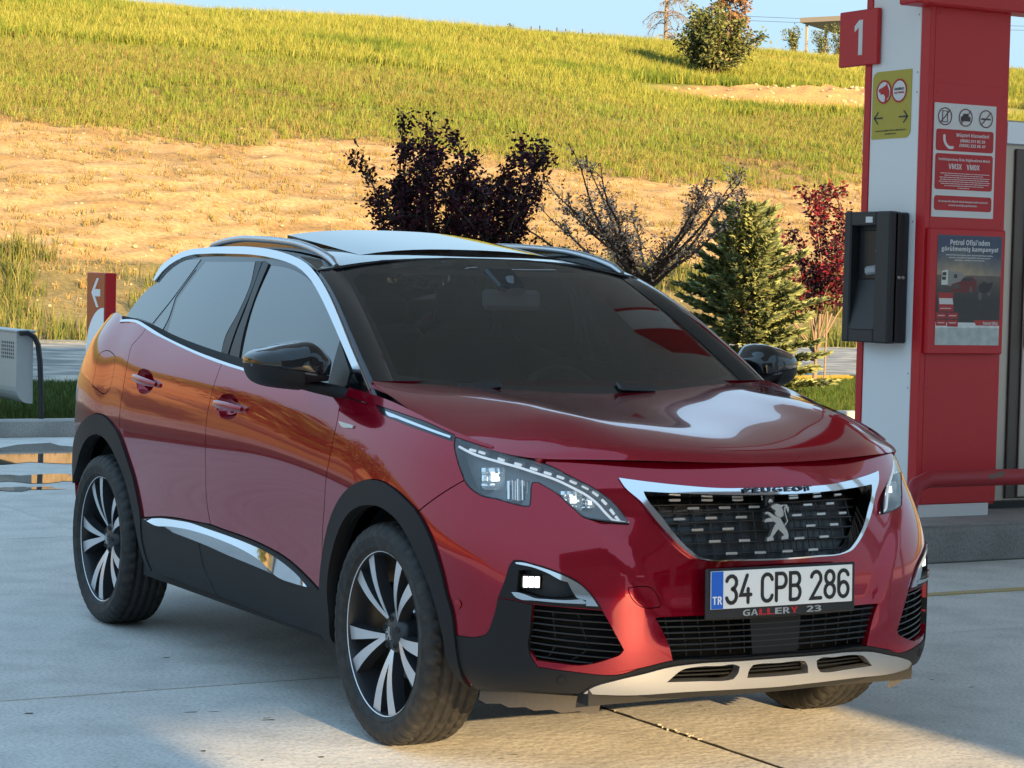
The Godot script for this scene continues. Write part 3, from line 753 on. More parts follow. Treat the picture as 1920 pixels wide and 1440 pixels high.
	# trees across the lane to the left, out of the frame: the side windows mirror them
	for q in [[-34.0, 17.0, 7.5, "tall leafy tree across the lane, mirrored in the rear door window"], [-40.0, 23.5, 8.5, "taller leafy tree further along the lane, mirrored in the front window"]]:
		broad_tree("lane_tree", q[3], Vector3(q[0], 0, q[1]), {"trunk": 2.0, "r": 0.2, "limbs": 16, "len": q[2] * 0.62, "spread": 0.75, "twigs": 16, "twig": 1.3, "leaf": 0.3, "per": 12, "cols": olive, "seed": int(q[2])}, bark, lf)
	# pavilion and wall
	var pv := thing("pavilion", "grey flat roofed open pavilion on the hilltop", "pavilion", Vector3(-126.0, 16.7, -98.0), 0.45)
	var mb := MB.new(); mb.box(Vector3(0, 3.55, 0), Vector3(4.4, 0.35, 7.0), Basis(Vector3(1, 0, 0), -0.04)); put(mb, "roof", mat(Color(0.22, 0.19, 0.16), 0.8), pv)
	for q in [[-1.9, -3.0], [1.9, -3.0], [-1.9, 0.0], [1.9, 0.0], [-1.9, 3.0], [1.9, 3.0]]:
		mb = MB.new(); mb.box(Vector3(q[0], 1.7, q[1]), Vector3(0.16, 3.4, 0.16)); put(mb, "post", mat(Color(0.3, 0.27, 0.23), 0.8), pv)
	mb = MB.new(); mb.box(Vector3(0, 1.1, 0), Vector3(4.2, 0.12, 6.4)); put(mb, "railing", mat(Color(0.4, 0.42, 0.43), 0.6), pv)
	mb = MB.new(); mb.box(Vector3(-119.5, 16.2, -97.0), Vector3(0.25, 1.0, 19.0), Basis(Vector3.UP, 0.0))
	tag(put(mb, "boundary_wall", mat(Color(0.52, 0.44, 0.33), 0.85)), "long low cream wall along the hilltop", "wall")
	# fence posts on the crest
	for k in 9:
		mb = MB.new(); mb.tube([Vector3(-117.0, 15.6, -66.3 - k * 0.62), Vector3(-117.0, 17.1 + 0.12 * sin(k * 2.3), -66.3 - k * 0.62)], [0.035], 5)
		tag(put(mb, numbered("fence_post"), bark), "thin fence post in the row on the hill crest", "post", "fence posts on the hill crest")
	# overhead wires far behind
	for k in 2:
		var ps := []
		for q in 21:
			var a := 18.0 + q * 4.0
			ps.append(Vector3(6.4 - 0.871 * 250.0 + 0.491 * a, 30.3 + k * 0.45 - 0.5 * sin(PI * q / 20.0), 4.0 - 0.491 * 250.0 - 0.871 * a))
		mb = MB.new(); mb.tube(ps, [0.022], 4)
		tag(put(mb, numbered("overhead_wire"), M.satin_black), "thin overhead wire crossing the sky right of the hilltop bush", "wire", "overhead wires")

func leaf_quad(mb: MB, cs: PackedColorArray, p: Vector3, d: Vector3, l: float, w: float, c: Color) -> void:
	var s := d.cross(Vector3(rng.randf_range(-1, 1), rng.randf_range(-1, 1), rng.randf_range(-1, 1)))
	if s.length() < 1e-3: s = Vector3.RIGHT
	s = s.normalized() * w * 0.5
	var nn := s.cross(d).normalized()
	var b := mb.v.size()
	for q in [p, p + d * l * 0.45 + s, p + d * l, p + d * l * 0.45 - s]:
		mb.add(q, nn); cs.append(c)
	mb.i.append_array([b, b + 2, b + 1, b, b + 3, b + 2])

func broad_tree(called: String, label: String, at: Vector3, o: Dictionary, bark: Material, lf: Material) -> void:
	rng.seed = o.seed
	var t := thing(called, label, "tree" if not "bush" in called else "bush", at, 0.0, "dark purple leaved trees" if called == "plum_tree" else ("saplings on the hilltop" if called == "hilltop_sapling" else ""))
	var wood := MB.new(); var lv := MB.new(); var cs := PackedColorArray()
	var top := Vector3(rng.randf_range(-0.03, 0.03), o.trunk, rng.randf_range(-0.03, 0.03))
	wood.tube([Vector3.ZERO, top * 0.5 + Vector3(0.015, 0, 0.01), top], [o.r * 1.25, o.r, o.r * 0.85], 8)
	for k in int(o.limbs):
		var az: float = TAU * k / o.limbs + rng.randf_range(-0.25, 0.25)
		var tilt: float = o.spread * rng.randf_range(o.get("tmin", 0.35), 1.15) * (0.4 if k % 4 == 0 and not o.has("tmin") else 1.0)
		var dir := Vector3(cos(az) * sin(tilt), cos(tilt), sin(az) * sin(tilt))
		var start := top * rng.randf_range(0.8, 1.0)
		var ln: float = o.len * rng.randf_range(0.72, 1.08)
		var lr: float = o.get("lr", 0.5)
		var pts := [start]; var rs := [o.r * lr]
		var d := dir
		for q in 7:
			d = (d + Vector3(rng.randf_range(-0.2, 0.2), rng.randf_range(-0.06, 0.16), rng.randf_range(-0.2, 0.2))).normalized()
			pts.append(pts[-1] + d * ln / 7.0)
			rs.append(o.r * lr * (1.0 - 0.86 * (q + 1) / 7.0))
		wood.tube(pts, rs, 6)
		for w in int(o.twigs):
			var s: float = rng.randf_range(o.get("low", 0.12), 1.0)
			var f: float = s * 7.0
			var i := mini(int(f), 6)
			var p: Vector3 = pts[i].lerp(pts[i + 1], f - i)
			var td := (d * 0.5 + Vector3(rng.randf_range(-1, 1), rng.randf_range(-0.3, 0.9), rng.randf_range(-1, 1))).normalized()
			var tl: float = o.twig * rng.randf_range(0.5, 1.1) * (1.15 - 0.55 * s)
			var tip := p + td * tl
			wood.tube([p, p.lerp(tip, 0.5) + Vector3(0, 0.02, 0), tip], [maxf(0.004, o.r * 0.09), 0.002], 4, false)
			for q in int(o.per):
				var g := rng.randf()
				var lp = p.lerp(tip, g) + Vector3(rng.randf_range(-1, 1), rng.randf_range(-1, 1), rng.randf_range(-1, 1)) * o.get("tight", o.leaf * 0.9)
				var ld := (td * 0.4 + Vector3(rng.randf_range(-1, 1), rng.randf_range(-0.9, 0.5), rng.randf_range(-1, 1))).normalized()
				var c: Color = o.cols[rng.randi() % o.cols.size()] * rng.randf_range(0.7, 1.25)
				c.a = 1
				leaf_quad(lv, cs, lp, ld, o.leaf * rng.randf_range(0.7, 1.25), o.leaf * rng.randf_range(0.45, 0.7), c)
	put(wood, "trunk", bark, t)
	kind(put_mesh(cmesh(lv, cs), "crown", lf, t), "stuff") if false else put_mesh(cmesh(lv, cs), "crown", lf, t)

func spruce(called: String, label: String, at: Vector3, h: float, r: float, sd: int, bark: Material, lf: Material) -> void:
	rng.seed = sd
	var t := thing(called, label, "spruce tree", at, 0.0, "spruces of the planted strip")
	var wood := MB.new(); var lv := MB.new(); var cs := PackedColorArray()
	wood.tube([Vector3.ZERO, Vector3(0, h * 0.5, 0), Vector3(0, h, 0)], [0.06, 0.035, 0.006], 7)
	var cols := [Color(0.17, 0.20, 0.09), Color(0.24, 0.26, 0.105), Color(0.31, 0.32, 0.13), Color(0.09, 0.12, 0.06)]
	var tuft := func(p: Vector3, d: Vector3, l: float) -> void:
		for q in 7:
			var c: Color = cols[rng.randi() % 4] * rng.randf_range(0.8, 1.25)
			c.a = 1
			leaf_quad(lv, cs, p, (d + Vector3(rng.randf_range(-1, 1), rng.randf_range(-1, 1), rng.randf_range(-1, 1)) * 0.34).normalized(), l * rng.randf_range(0.8, 1.2), l * 0.36, c)
	var tiers := int(h / 0.13)
	for k in tiers:
		var f := (k + 0.4) / tiers
		var y := h * (0.03 + 0.95 * f)
		var rr := r * pow(1.0 - f, 0.52) * rng.randf_range(0.82, 1.12) + 0.07
		var n := 7 + int(5.0 * (1.0 - f))
		for b in n:
			var az := TAU * b / n + k * 1.1 + rng.randf_range(-0.25, 0.25)
			var out := Vector3(cos(az), 0, sin(az))
			var tilt := lerpf(0.02, 0.75, f)
			var d := (out + Vector3(0, tilt, 0)).normalized()
			var ln := rr * rng.randf_range(0.68, 1.15)
			var tip := Vector3(0, y, 0) + d * ln + Vector3(0, 0.06 * ln, 0)
			wood.tube([Vector3(0, y, 0), tip], [0.010, 0.003], 4, false)
			var sd_v := out.cross(Vector3.UP)
			var m := 3 + int(ln * 11.0)
			for q in m:
				var g := lerpf(0.25, 1.0, float(q) / (m - 1))
				var p := Vector3(0, y, 0).lerp(tip, g)
				var tl := 0.05 + 0.16 * (1.0 - g) * ln + 0.04
				for s in [-1.0, 1.0]:
					var td = (d * 0.8 + sd_v * s * rng.randf_range(0.5, 1.0) + Vector3(0, rng.randf_range(-0.15, 0.3), 0)).normalized()
					tuft.call(p, td, minf(tl, 0.115))
					if tl > 0.1: tuft.call(p + td * 0.085, td, 0.105)
			tuft.call(tip, d, 0.12)
	for q in 4: tuft.call(Vector3(0, h - 0.05 * q, 0), Vector3(0, 1, 0), 0.10)
	put(wood, "trunk", bark, t)
	put_mesh(cmesh(lv, cs), "crown", lf, t)

func bare_conifer(called: String, label: String, at: Vector3, h: float, r: float, sd: int, bark: Material, lf: Material, leaves: float) -> void:
	rng.seed = sd
	var t := thing(called, label, "conifer tree", at)
	var wood := MB.new(); var lv := MB.new(); var cs := PackedColorArray()
	wood.tube([Vector3.ZERO, Vector3(0, h * 0.5, 0), Vector3(0, h, 0)], [0.14, 0.09, 0.02], 7)
	for k in 70:
		var f := rng.randf_range(0.1, 0.95)
		var az := rng.randf() * TAU
		var ln := r * (1.05 - f) * rng.randf_range(0.6, 1.1) + 0.3
		var p0 := Vector3(0, h * f, 0)
		var pts := []
		for q in 6:
			var g := q / 5.0
			pts.append(p0 + Vector3(cos(az) * ln * g, 0.25 * ln * sin(g * 1.6) - 0.65 * ln * g * g, sin(az) * ln * g))
		wood.tube(pts, [0.045, 0.03, 0.025, 0.02, 0.015, 0.01], 4, false)
		for q in 16:
			var g := rng.randf_range(0.2, 1.0) * 5.0
			var i := mini(int(g), 4)
			var p: Vector3 = pts[i].lerp(pts[i + 1], g - i)
			var d := Vector3(rng.randf_range(-1, 1), rng.randf_range(-1.2, 0.1), rng.randf_range(-1, 1)).normalized()
			if leaves < 0.5:
				wood.tube([p, p + d * 0.35], [0.012, 0.006], 3, false)
				if rng.randf() < 0.3: leaf_quad(lv, cs, p, d, 0.3, 0.08, Color(0.10, 0.11, 0.06))
			else:
				for w in 4: leaf_quad(lv, cs, p + d * 0.12 * w, (d + Vector3(rng.randf_range(-.5, .5), rng.randf_range(-.5, .5), rng.randf_range(-.5, .5))).normalized(), 0.3, 0.13, [Color(0.24, 0.13, 0.06), Color(0.33, 0.19, 0.10), Color(0.14, 0.08, 0.04)][rng.randi() % 3])
	put(wood, "trunk", bark, t)
	put_mesh(cmesh(lv, cs), "crown", lf, t)
# ------------------------------------------------------------------ mesh building
class MB:
	var v := PackedVector3Array()
	var n := PackedVector3Array()
	var t := PackedVector2Array()
	var i := PackedInt32Array()
	func add(p: Vector3, nn: Vector3, uv := Vector2.ZERO) -> int:
		v.append(p); n.append(nn); t.append(uv)
		return v.size() - 1
	func tri(a: int, b: int, c: int) -> void:
		if (v[b] - v[a]).cross(v[c] - v[a]).dot(n[a] + n[b] + n[c]) > 0.0:
			i.append_array([a, c, b])
		else:
			i.append_array([a, b, c])
	func face(ps: Array, uvs := []) -> void:                       # flat polygon (convex), own normal
		var nn: Vector3 = (ps[1] - ps[0]).cross(ps[2] - ps[0])
		if nn.length() < 1e-12 and ps.size() > 3:
			nn = (ps[2] - ps[0]).cross(ps[3] - ps[0])
		nn = nn.normalized()
		var b := v.size()
		for k in ps.size():
			add(ps[k], nn, uvs[k] if uvs else Vector2.ZERO)
		for k in range(1, ps.size() - 1):
			i.append_array([b, b + k + 1, b + k])
	func box(c: Vector3, s: Vector3, basis := Basis(), bevel := 0.0) -> void:
		var h := s * 0.5
		if bevel <= 0.0:
			for ax in 3:
				for sg in [-1.0, 1.0]:
					var u := (ax + 1) % 3
					var w := (ax + 2) % 3
					var q := []
					for c2 in [[-1, -1], [1, -1], [1, 1], [-1, 1]]:
						var p := Vector3.ZERO
						p[ax] = sg * h[ax]; p[u] = c2[0] * h[u]; p[w] = c2[1] * h[w]
						q.append(c + basis * p)
					if sg < 0: q.reverse()
					face(q)
			return
		var e: float = min(bevel, min(h.x, min(h.y, h.z)) * 0.95)
		for ax in 3:
			var u := (ax + 1) % 3
			var w := (ax + 2) % 3
			for sg in [-1.0, 1.0]:
				var q := []
				for c2 in [[-1, -1], [1, -1], [1, 1], [-1, 1]]:
					var p := Vector3.ZERO
					p[ax] = sg * h[ax]; p[u] = c2[0] * (h[u] - e); p[w] = c2[1] * (h[w] - e)
					q.append(c + basis * p)
				if sg < 0: q.reverse()
				face(q)
			for su in [-1.0, 1.0]:
				for sw in [-1.0, 1.0]:                                # edge along ax
					var q := []
					for c2 in [[-1, 0], [1, 0], [1, 1], [-1, 1]]:
						var p := Vector3.ZERO
						p[ax] = c2[0] * (h[ax] - e)
						p[u] = su * (h[u] if c2[1] == 0 else h[u] - e)
						p[w] = sw * (h[w] - e if c2[1] == 0 else h[w])
						q.append(c + basis * p)
					if su * sw < 0: q.reverse()
					face(q)
		for sx in [-1.0, 1.0]:
			for sy in [-1.0, 1.0]:
				for sz in [-1.0, 1.0]:
					var q := [c + basis * Vector3(sx * h.x, sy * (h.y - e), sz * (h.z - e)), c + basis * Vector3(sx * (h.x - e), sy * h.y, sz * (h.z - e)), c + basis * Vector3(sx * (h.x - e), sy * (h.y - e), sz * h.z)]
					if sx * sy * sz < 0: q.reverse()
					face(q)
	func tube(ps: Array, rs: Array, k := 8, caps := true, flat := 1.0, upv := Vector3.UP) -> void:   # smooth tube, flat squeezes it along upv
		var b0 := v.size()
		for j in ps.size():
			var d: Vector3 = (ps[min(j + 1, ps.size() - 1)] - ps[max(j - 1, 0)]).normalized()
			var a := d.cross(upv)
			if a.length() < 1e-3: a = d.cross(Vector3.RIGHT)
			a = a.normalized()
			var c := a.cross(d).normalized()
			var r: float = rs[min(j, rs.size() - 1)]
			for q in k + 1:
				var ang := TAU * q / k
				var nn := (a * cos(ang) + c * sin(ang) / flat).normalized()
				add(ps[j] + a * cos(ang) * r + c * sin(ang) * r * flat, nn, Vector2(float(q) / k, float(j)))
		for j in ps.size() - 1:
			for q in k:
				var x := b0 + j * (k + 1) + q
				tri(x, x + 1, x + k + 1); tri(x + 1, x + k + 2, x + k + 1)
		if caps:
			for e in [0, ps.size() - 1]:
				var d: Vector3 = (ps[0] - ps[1]).normalized() if e == 0 else (ps[e] - ps[e - 1]).normalized()
				var cc := add(ps[e], d)
				var ring := []
				for q in k + 1:
					ring.append(add(v[b0 + e * (k + 1) + q], d))
				for q in k: tri(cc, ring[q], ring[q + 1])
	func grid(rows: Array, nrm: Array = [], closed := false) -> void:     # rows of points -> smooth surface (normals from neighbours)
		var nr := rows.size()
		var nc: int = rows[0].size()
		var b := v.size()
		for r in nr:
			for c in nc:
				var du: Vector3
				if closed:
					du = rows[r][(c + 1) % (nc - 1)] - rows[r][(c + nc - 2) % (nc - 1)]
				else:
					du = rows[r][min(c + 1, nc - 1)] - rows[r][max(c - 1, 0)]
				var dv: Vector3 = rows[min(r + 1, nr - 1)][c] - rows[max(r - 1, 0)][c]
				var nn := dv.cross(du).normalized()
				if nrm: nn = nrm[r][c]
				add(rows[r][c], nn, Vector2(float(c) / (nc - 1), float(r) / (nr - 1)))
		for r in nr - 1:
			for c in nc - 1:
				var x := b + r * nc + c
				tri(x, x + 1, x + nc); tri(x + 1, x + nc + 1, x + nc)
	func lathe(prof: Array, k: int, xf: Transform3D) -> void:   # prof of (radius, along); axis = local z
		var rows := []
		for p in prof:
			var row := []
			for q in k + 1:
				var ang := TAU * q / k
				row.append(xf * Vector3(p.x * cos(ang), p.x * sin(ang), p.y))
			rows.append(row)
		grid(rows, [], true)
	func extrude(poly: PackedVector2Array, depth: float, xf: Transform3D, bevel := 0.0) -> void:   # polygon in local xy, front face at +z
		var pts := poly
		if Geometry2D.is_polygon_clockwise(pts):
			pts = pts.duplicate(); pts.reverse()
		var top := pts
		if bevel > 0.0:
			var o := Geometry2D.offset_polygon(pts, -bevel, Geometry2D.JOIN_MITER)
			if o.size() >= 1 and o[0].size() >= 3: top = o[0]
			if Geometry2D.is_polygon_clockwise(top): top.reverse()
		var ix := Geometry2D.triangulate_polygon(top)
		var nz := xf.basis.z.normalized()
		var b := v.size()
		for p in top: add(xf * Vector3(p.x, p.y, 0), nz, p)
		for q in range(0, ix.size(), 3): tri(b + ix[q], b + ix[q + 1], b + ix[q + 2])
		var z0 := 0.0
		if bevel > 0.0 and top.size() == pts.size():
			var best := 0
			for q in top.size():
				if top[q].distance_to(pts[0]) < top[best].distance_to(pts[0]): best = q
			for q in pts.size():
				var a := pts[q]; var c := pts[(q + 1) % pts.size()]
				var a2 := top[(q + best) % top.size()]; var c2 := top[(q + 1 + best) % top.size()]
				face([xf * Vector3(a.x, a.y, -bevel), xf * Vector3(c.x, c.y, -bevel), xf * Vector3(c2.x, c2.y, 0), xf * Vector3(a2.x, a2.y, 0)])
			z0 = -bevel
		for q in pts.size():
			var a := pts[q]; var c := pts[(q + 1) % pts.size()]
			face([xf * Vector3(a.x, a.y, -depth), xf * Vector3(c.x, c.y, -depth), xf * Vector3(c.x, c.y, z0), xf * Vector3(a.x, a.y, z0)])
	func mesh() -> ArrayMesh:
		var a := []
		a.resize(Mesh.ARRAY_MAX)
		a[Mesh.ARRAY_VERTEX] = v; a[Mesh.ARRAY_NORMAL] = n; a[Mesh.ARRAY_TEX_UV] = t; a[Mesh.ARRAY_INDEX] = i
		var m := ArrayMesh.new()
		m.add_surface_from_arrays(Mesh.PRIMITIVE_TRIANGLES, a)
		return m

func put(mb: MB, called: String, mat: Material, parent: Node = self) -> MeshInstance3D:
	var o := MeshInstance3D.new()
	o.name = called
	o.mesh = mb.mesh()
	o.material_override = mat
	parent.add_child(o, true)
	return o

func put_mesh(m: Mesh, called: String, mat: Material, parent: Node, xf := Transform3D()) -> MeshInstance3D:
	var o := MeshInstance3D.new()
	o.name = called
	o.mesh = m
	o.material_override = mat
	o.transform = xf
	parent.add_child(o, true)
	return o

var taken := {}
func numbered(called: String) -> String:
	var k: int = taken.get(called, 0)
	taken[called] = k + 1
	return called if k == 0 else "%s_%03d" % [called, k]

func thing(called: String, label: String, category: String, at := Vector3.ZERO, turn := 0.0, group := "") -> Node3D:
	var o := Node3D.new()
	o.name = numbered(called)
	add_child(o)
	o.position = at
	o.rotation.y = turn
	return tag(o, label, category, group)

func tag(o: Node3D, label: String, category: String, group := "") -> Node3D:
	o.set_meta("label", label)
	o.set_meta("category", category)
	if group: o.set_meta("group", group)
	return o

func kind(o: Node3D, k: String) -> Node3D:
	o.set_meta("kind", k)
	return o

func mat(c: Color, rough := 0.6, metal := 0.0, coat := 0.0) -> StandardMaterial3D:     # c is the linear base colour
	var m := StandardMaterial3D.new()
	m.albedo_color = c.linear_to_srgb()
	m.roughness = rough
	m.metallic = metal
	if coat > 0.0:
		m.clearcoat_enabled = true
		m.clearcoat = coat
		m.clearcoat_roughness = 0.02
	return m

func noise_tex(freq: float, stops: Array, size := 512, seed_ := 1, oct := 5, kind_ := FastNoiseLite.TYPE_SIMPLEX_SMOOTH, stretch := Vector2.ONE) -> ImageTexture:
	var f := FastNoiseLite.new()
	f.noise_type = kind_; f.seed = seed_; f.frequency = freq; f.fractal_octaves = oct
	var g := Gradient.new()
	g.offsets = PackedFloat32Array(stops.map(func(s): return s[0]))
	g.colors = PackedColorArray(stops.map(func(s): return s[1].linear_to_srgb()))
	var im := f.get_seamless_image(size, size)
	var o := Image.create(size, size, false, Image.FORMAT_RGB8)
	for y in size:
		for x in size:
			o.set_pixel(x, y, g.sample(im.get_pixel(int(x * stretch.x) % size, int(y * stretch.y) % size).r))
	return ImageTexture.create_from_image(o)

func bump_tex(freq: float, size := 512, seed_ := 1, strength := 4.0, oct := 4) -> ImageTexture:
	var f := FastNoiseLite.new()
	f.noise_type = FastNoiseLite.TYPE_SIMPLEX_SMOOTH; f.seed = seed_; f.frequency = freq; f.fractal_octaves = oct
	var im := f.get_seamless_image(size, size)
	im.convert(Image.FORMAT_RGBA8)
	im.bump_map_to_normal_map(strength)
	return ImageTexture.create_from_image(im)

func tri_world(m: StandardMaterial3D, scale: float) -> StandardMaterial3D:
	m.uv1_triplanar = true
	m.uv1_world_triplanar = true
	m.uv1_scale = Vector3.ONE * scale
	return m

# ------------------------------------------------------------------ smooth surfaces and the panels cut from them
class Net:
	var n: int
	var m: int
	var s: float
	var c: Array
	func _init(d: Dictionary) -> void:
		n = d.n; m = d.m; s = d.s
		var cols: int = n + 2
		var rows: int = m + 2
		c = []
		var half: int = (cols + 1) / 2 if d.half else cols
		for i in half:
			var col := PackedVector3Array()
			for j in rows:
				var k: int = (i * rows + j) * 3
				col.append(Vector3(d.c[k], d.c[k + 1], d.c[k + 2]))
			c.append(col)
		for i in range(half, cols):
			var col := PackedVector3Array()
			for j in rows:
				var p: Vector3 = c[cols - 1 - i][j]
				col.append(Vector3(p.x, p.y, -p.z))
			c.append(col)
	static func bas(t: float) -> Array:
		var o := 1.0 - t
		return [o * o * o / 6.0, (3.0 * t * t * t - 6.0 * t * t + 4.0) / 6.0, (-3.0 * t * t * t + 3.0 * t * t + 3.0 * t + 1.0) / 6.0, t * t * t / 6.0]
	static func der(t: float) -> Array:
		return [-(1.0 - t) * (1.0 - t) / 2.0, (9.0 * t * t - 12.0 * t) / 6.0, (-9.0 * t * t + 6.0 * t + 3.0) / 6.0, t * t / 2.0]
	func ev(u: float, w: float) -> Array:
		var i: int = clampi(floori(u), 0, n - 2)
		var j: int = clampi(floori(w), 0, m - 2)
		var a := bas(u - i); var b := bas(w - j)
		var da := der(u - i); var db := der(w - j)
		var p := Vector3.ZERO; var pu := Vector3.ZERO; var pv := Vector3.ZERO
		for x in 4:
			var col: PackedVector3Array = c[i + x]
			var q = col[j] * b[0] + col[j + 1] * b[1] + col[j + 2] * b[2] + col[j + 3] * b[3]
			p += q * a[x]
			pu += q * da[x]
			pv += (col[j] * db[0] + col[j + 1] * db[1] + col[j + 2] * db[2] + col[j + 3] * db[3]) * a[x]
		return [p, pu.cross(pv).normalized() * s]
	func at(u: float, w: float, off := 0.0) -> Vector3:
		var e := ev(u, w)
		return e[0] + e[1] * off

var nets := {}
var SC := Vector2(0.188, 0.085)          # metres per unit of u and v, roughly

func line(key: String) -> Array:
	var o := []
	var a: Array = OUT[key]
	for k in range(0, a.size(), 2): o.append(Vector2(a[k], a[k + 1]))
	return o

func flip(l: Array) -> Array:
	var o := l.duplicate(); o.reverse(); return o

func part_of(l: Array, a: Vector2, b: Vector2) -> Array:      # piece of a polyline between the points nearest a and b, in that direction
	var i := 0; var j := 0
	for k in l.size():
		if ((l[k] - a) * SC).length() < ((l[i] - a) * SC).length(): i = k
		if ((l[k] - b) * SC).length() < ((l[j] - b) * SC).length(): j = k
	if i <= j: return l.slice(i, j + 1)
	var o := l.slice(j, i + 1); o.reverse(); return o

func smooth(l: Array, closed := true, sharp := 38.0, sub := 5, sc := Vector2(0.188, 0.085)) -> PackedVector2Array:
	var o := PackedVector2Array()
	var pts := []
	for p in l:
		if pts.is_empty() or ((p - pts[-1]) * sc).length() > 0.0015: pts.append(p)
	if closed and ((pts[0] - pts[-1]) * sc).length() < 0.0015: pts.pop_back()
	var n := pts.size()
	var tan_in := []; var tan_out := []
	for k in n:
		if not closed and (k == 0 or k == n - 1):
			var d: Vector2 = pts[1] - pts[0] if k == 0 else pts[n - 1] - pts[n - 2]
			tan_in.append(d); tan_out.append(d)
			continue
		var a: Vector2 = pts[k] - pts[(k + n - 1) % n]
		var b: Vector2 = pts[(k + 1) % n] - pts[k]
		var la := (a * sc).length(); var lb := (b * sc).length()
		if absf((a * sc).angle_to(b * sc)) > deg_to_rad(sharp):
			tan_in.append(a); tan_out.append(b)
		else:
			var d := (a / la * lb + b / lb * la) / (la + lb)
			tan_in.append(d * la); tan_out.append(d * lb)
	for k in (n if closed else n - 1):
		var p: Vector2 = pts[k]; var q: Vector2 = pts[(k + 1) % n]
		for s in sub:
			var t := float(s) / sub
			var t2 := t * t; var t3 := t2 * t
			o.append((2 * t3 - 3 * t2 + 1) * p + (t3 - 2 * t2 + t) * tan_out[k] + (-2 * t3 + 3 * t2) * q + (t3 - t2) * tan_in[(k + 1) % n])
	if not closed: o.append(pts[-1])
	return o

func inset(poly: PackedVector2Array, d: float) -> PackedVector2Array:
	if d == 0.0: return poly
	var q := PackedVector2Array()
	for p in poly: q.append(p * SC * 10.0)
	var o := Geometry2D.offset_polygon(q, -d * 10.0, Geometry2D.JOIN_MITER)
	var best := PackedVector2Array()
	for r in o:
		if r.size() > best.size(): best = r
	var res := PackedVector2Array()
	for p in best: res.append(p / SC / 10.0)
	return res

func mirrored(poly: PackedVector2Array, c := CENTRE) -> PackedVector2Array:
	var o := PackedVector2Array()
	for p in poly: o.append(Vector2(2.0 * c - p.x, p.y))
	o.reverse()
	return o

func across(half: Array, c := CENTRE) -> Array:               # open half outline whose two ends lie on the centre line -> whole outline
	var o := half.duplicate()
	o[0] = Vector2(c, o[0].y); o[-1] = Vector2(c, o[-1].y)
	for k in range(half.size() - 2, 0, -1): o.append(Vector2(2.0 * c - half[k].x, half[k].y))
	return o

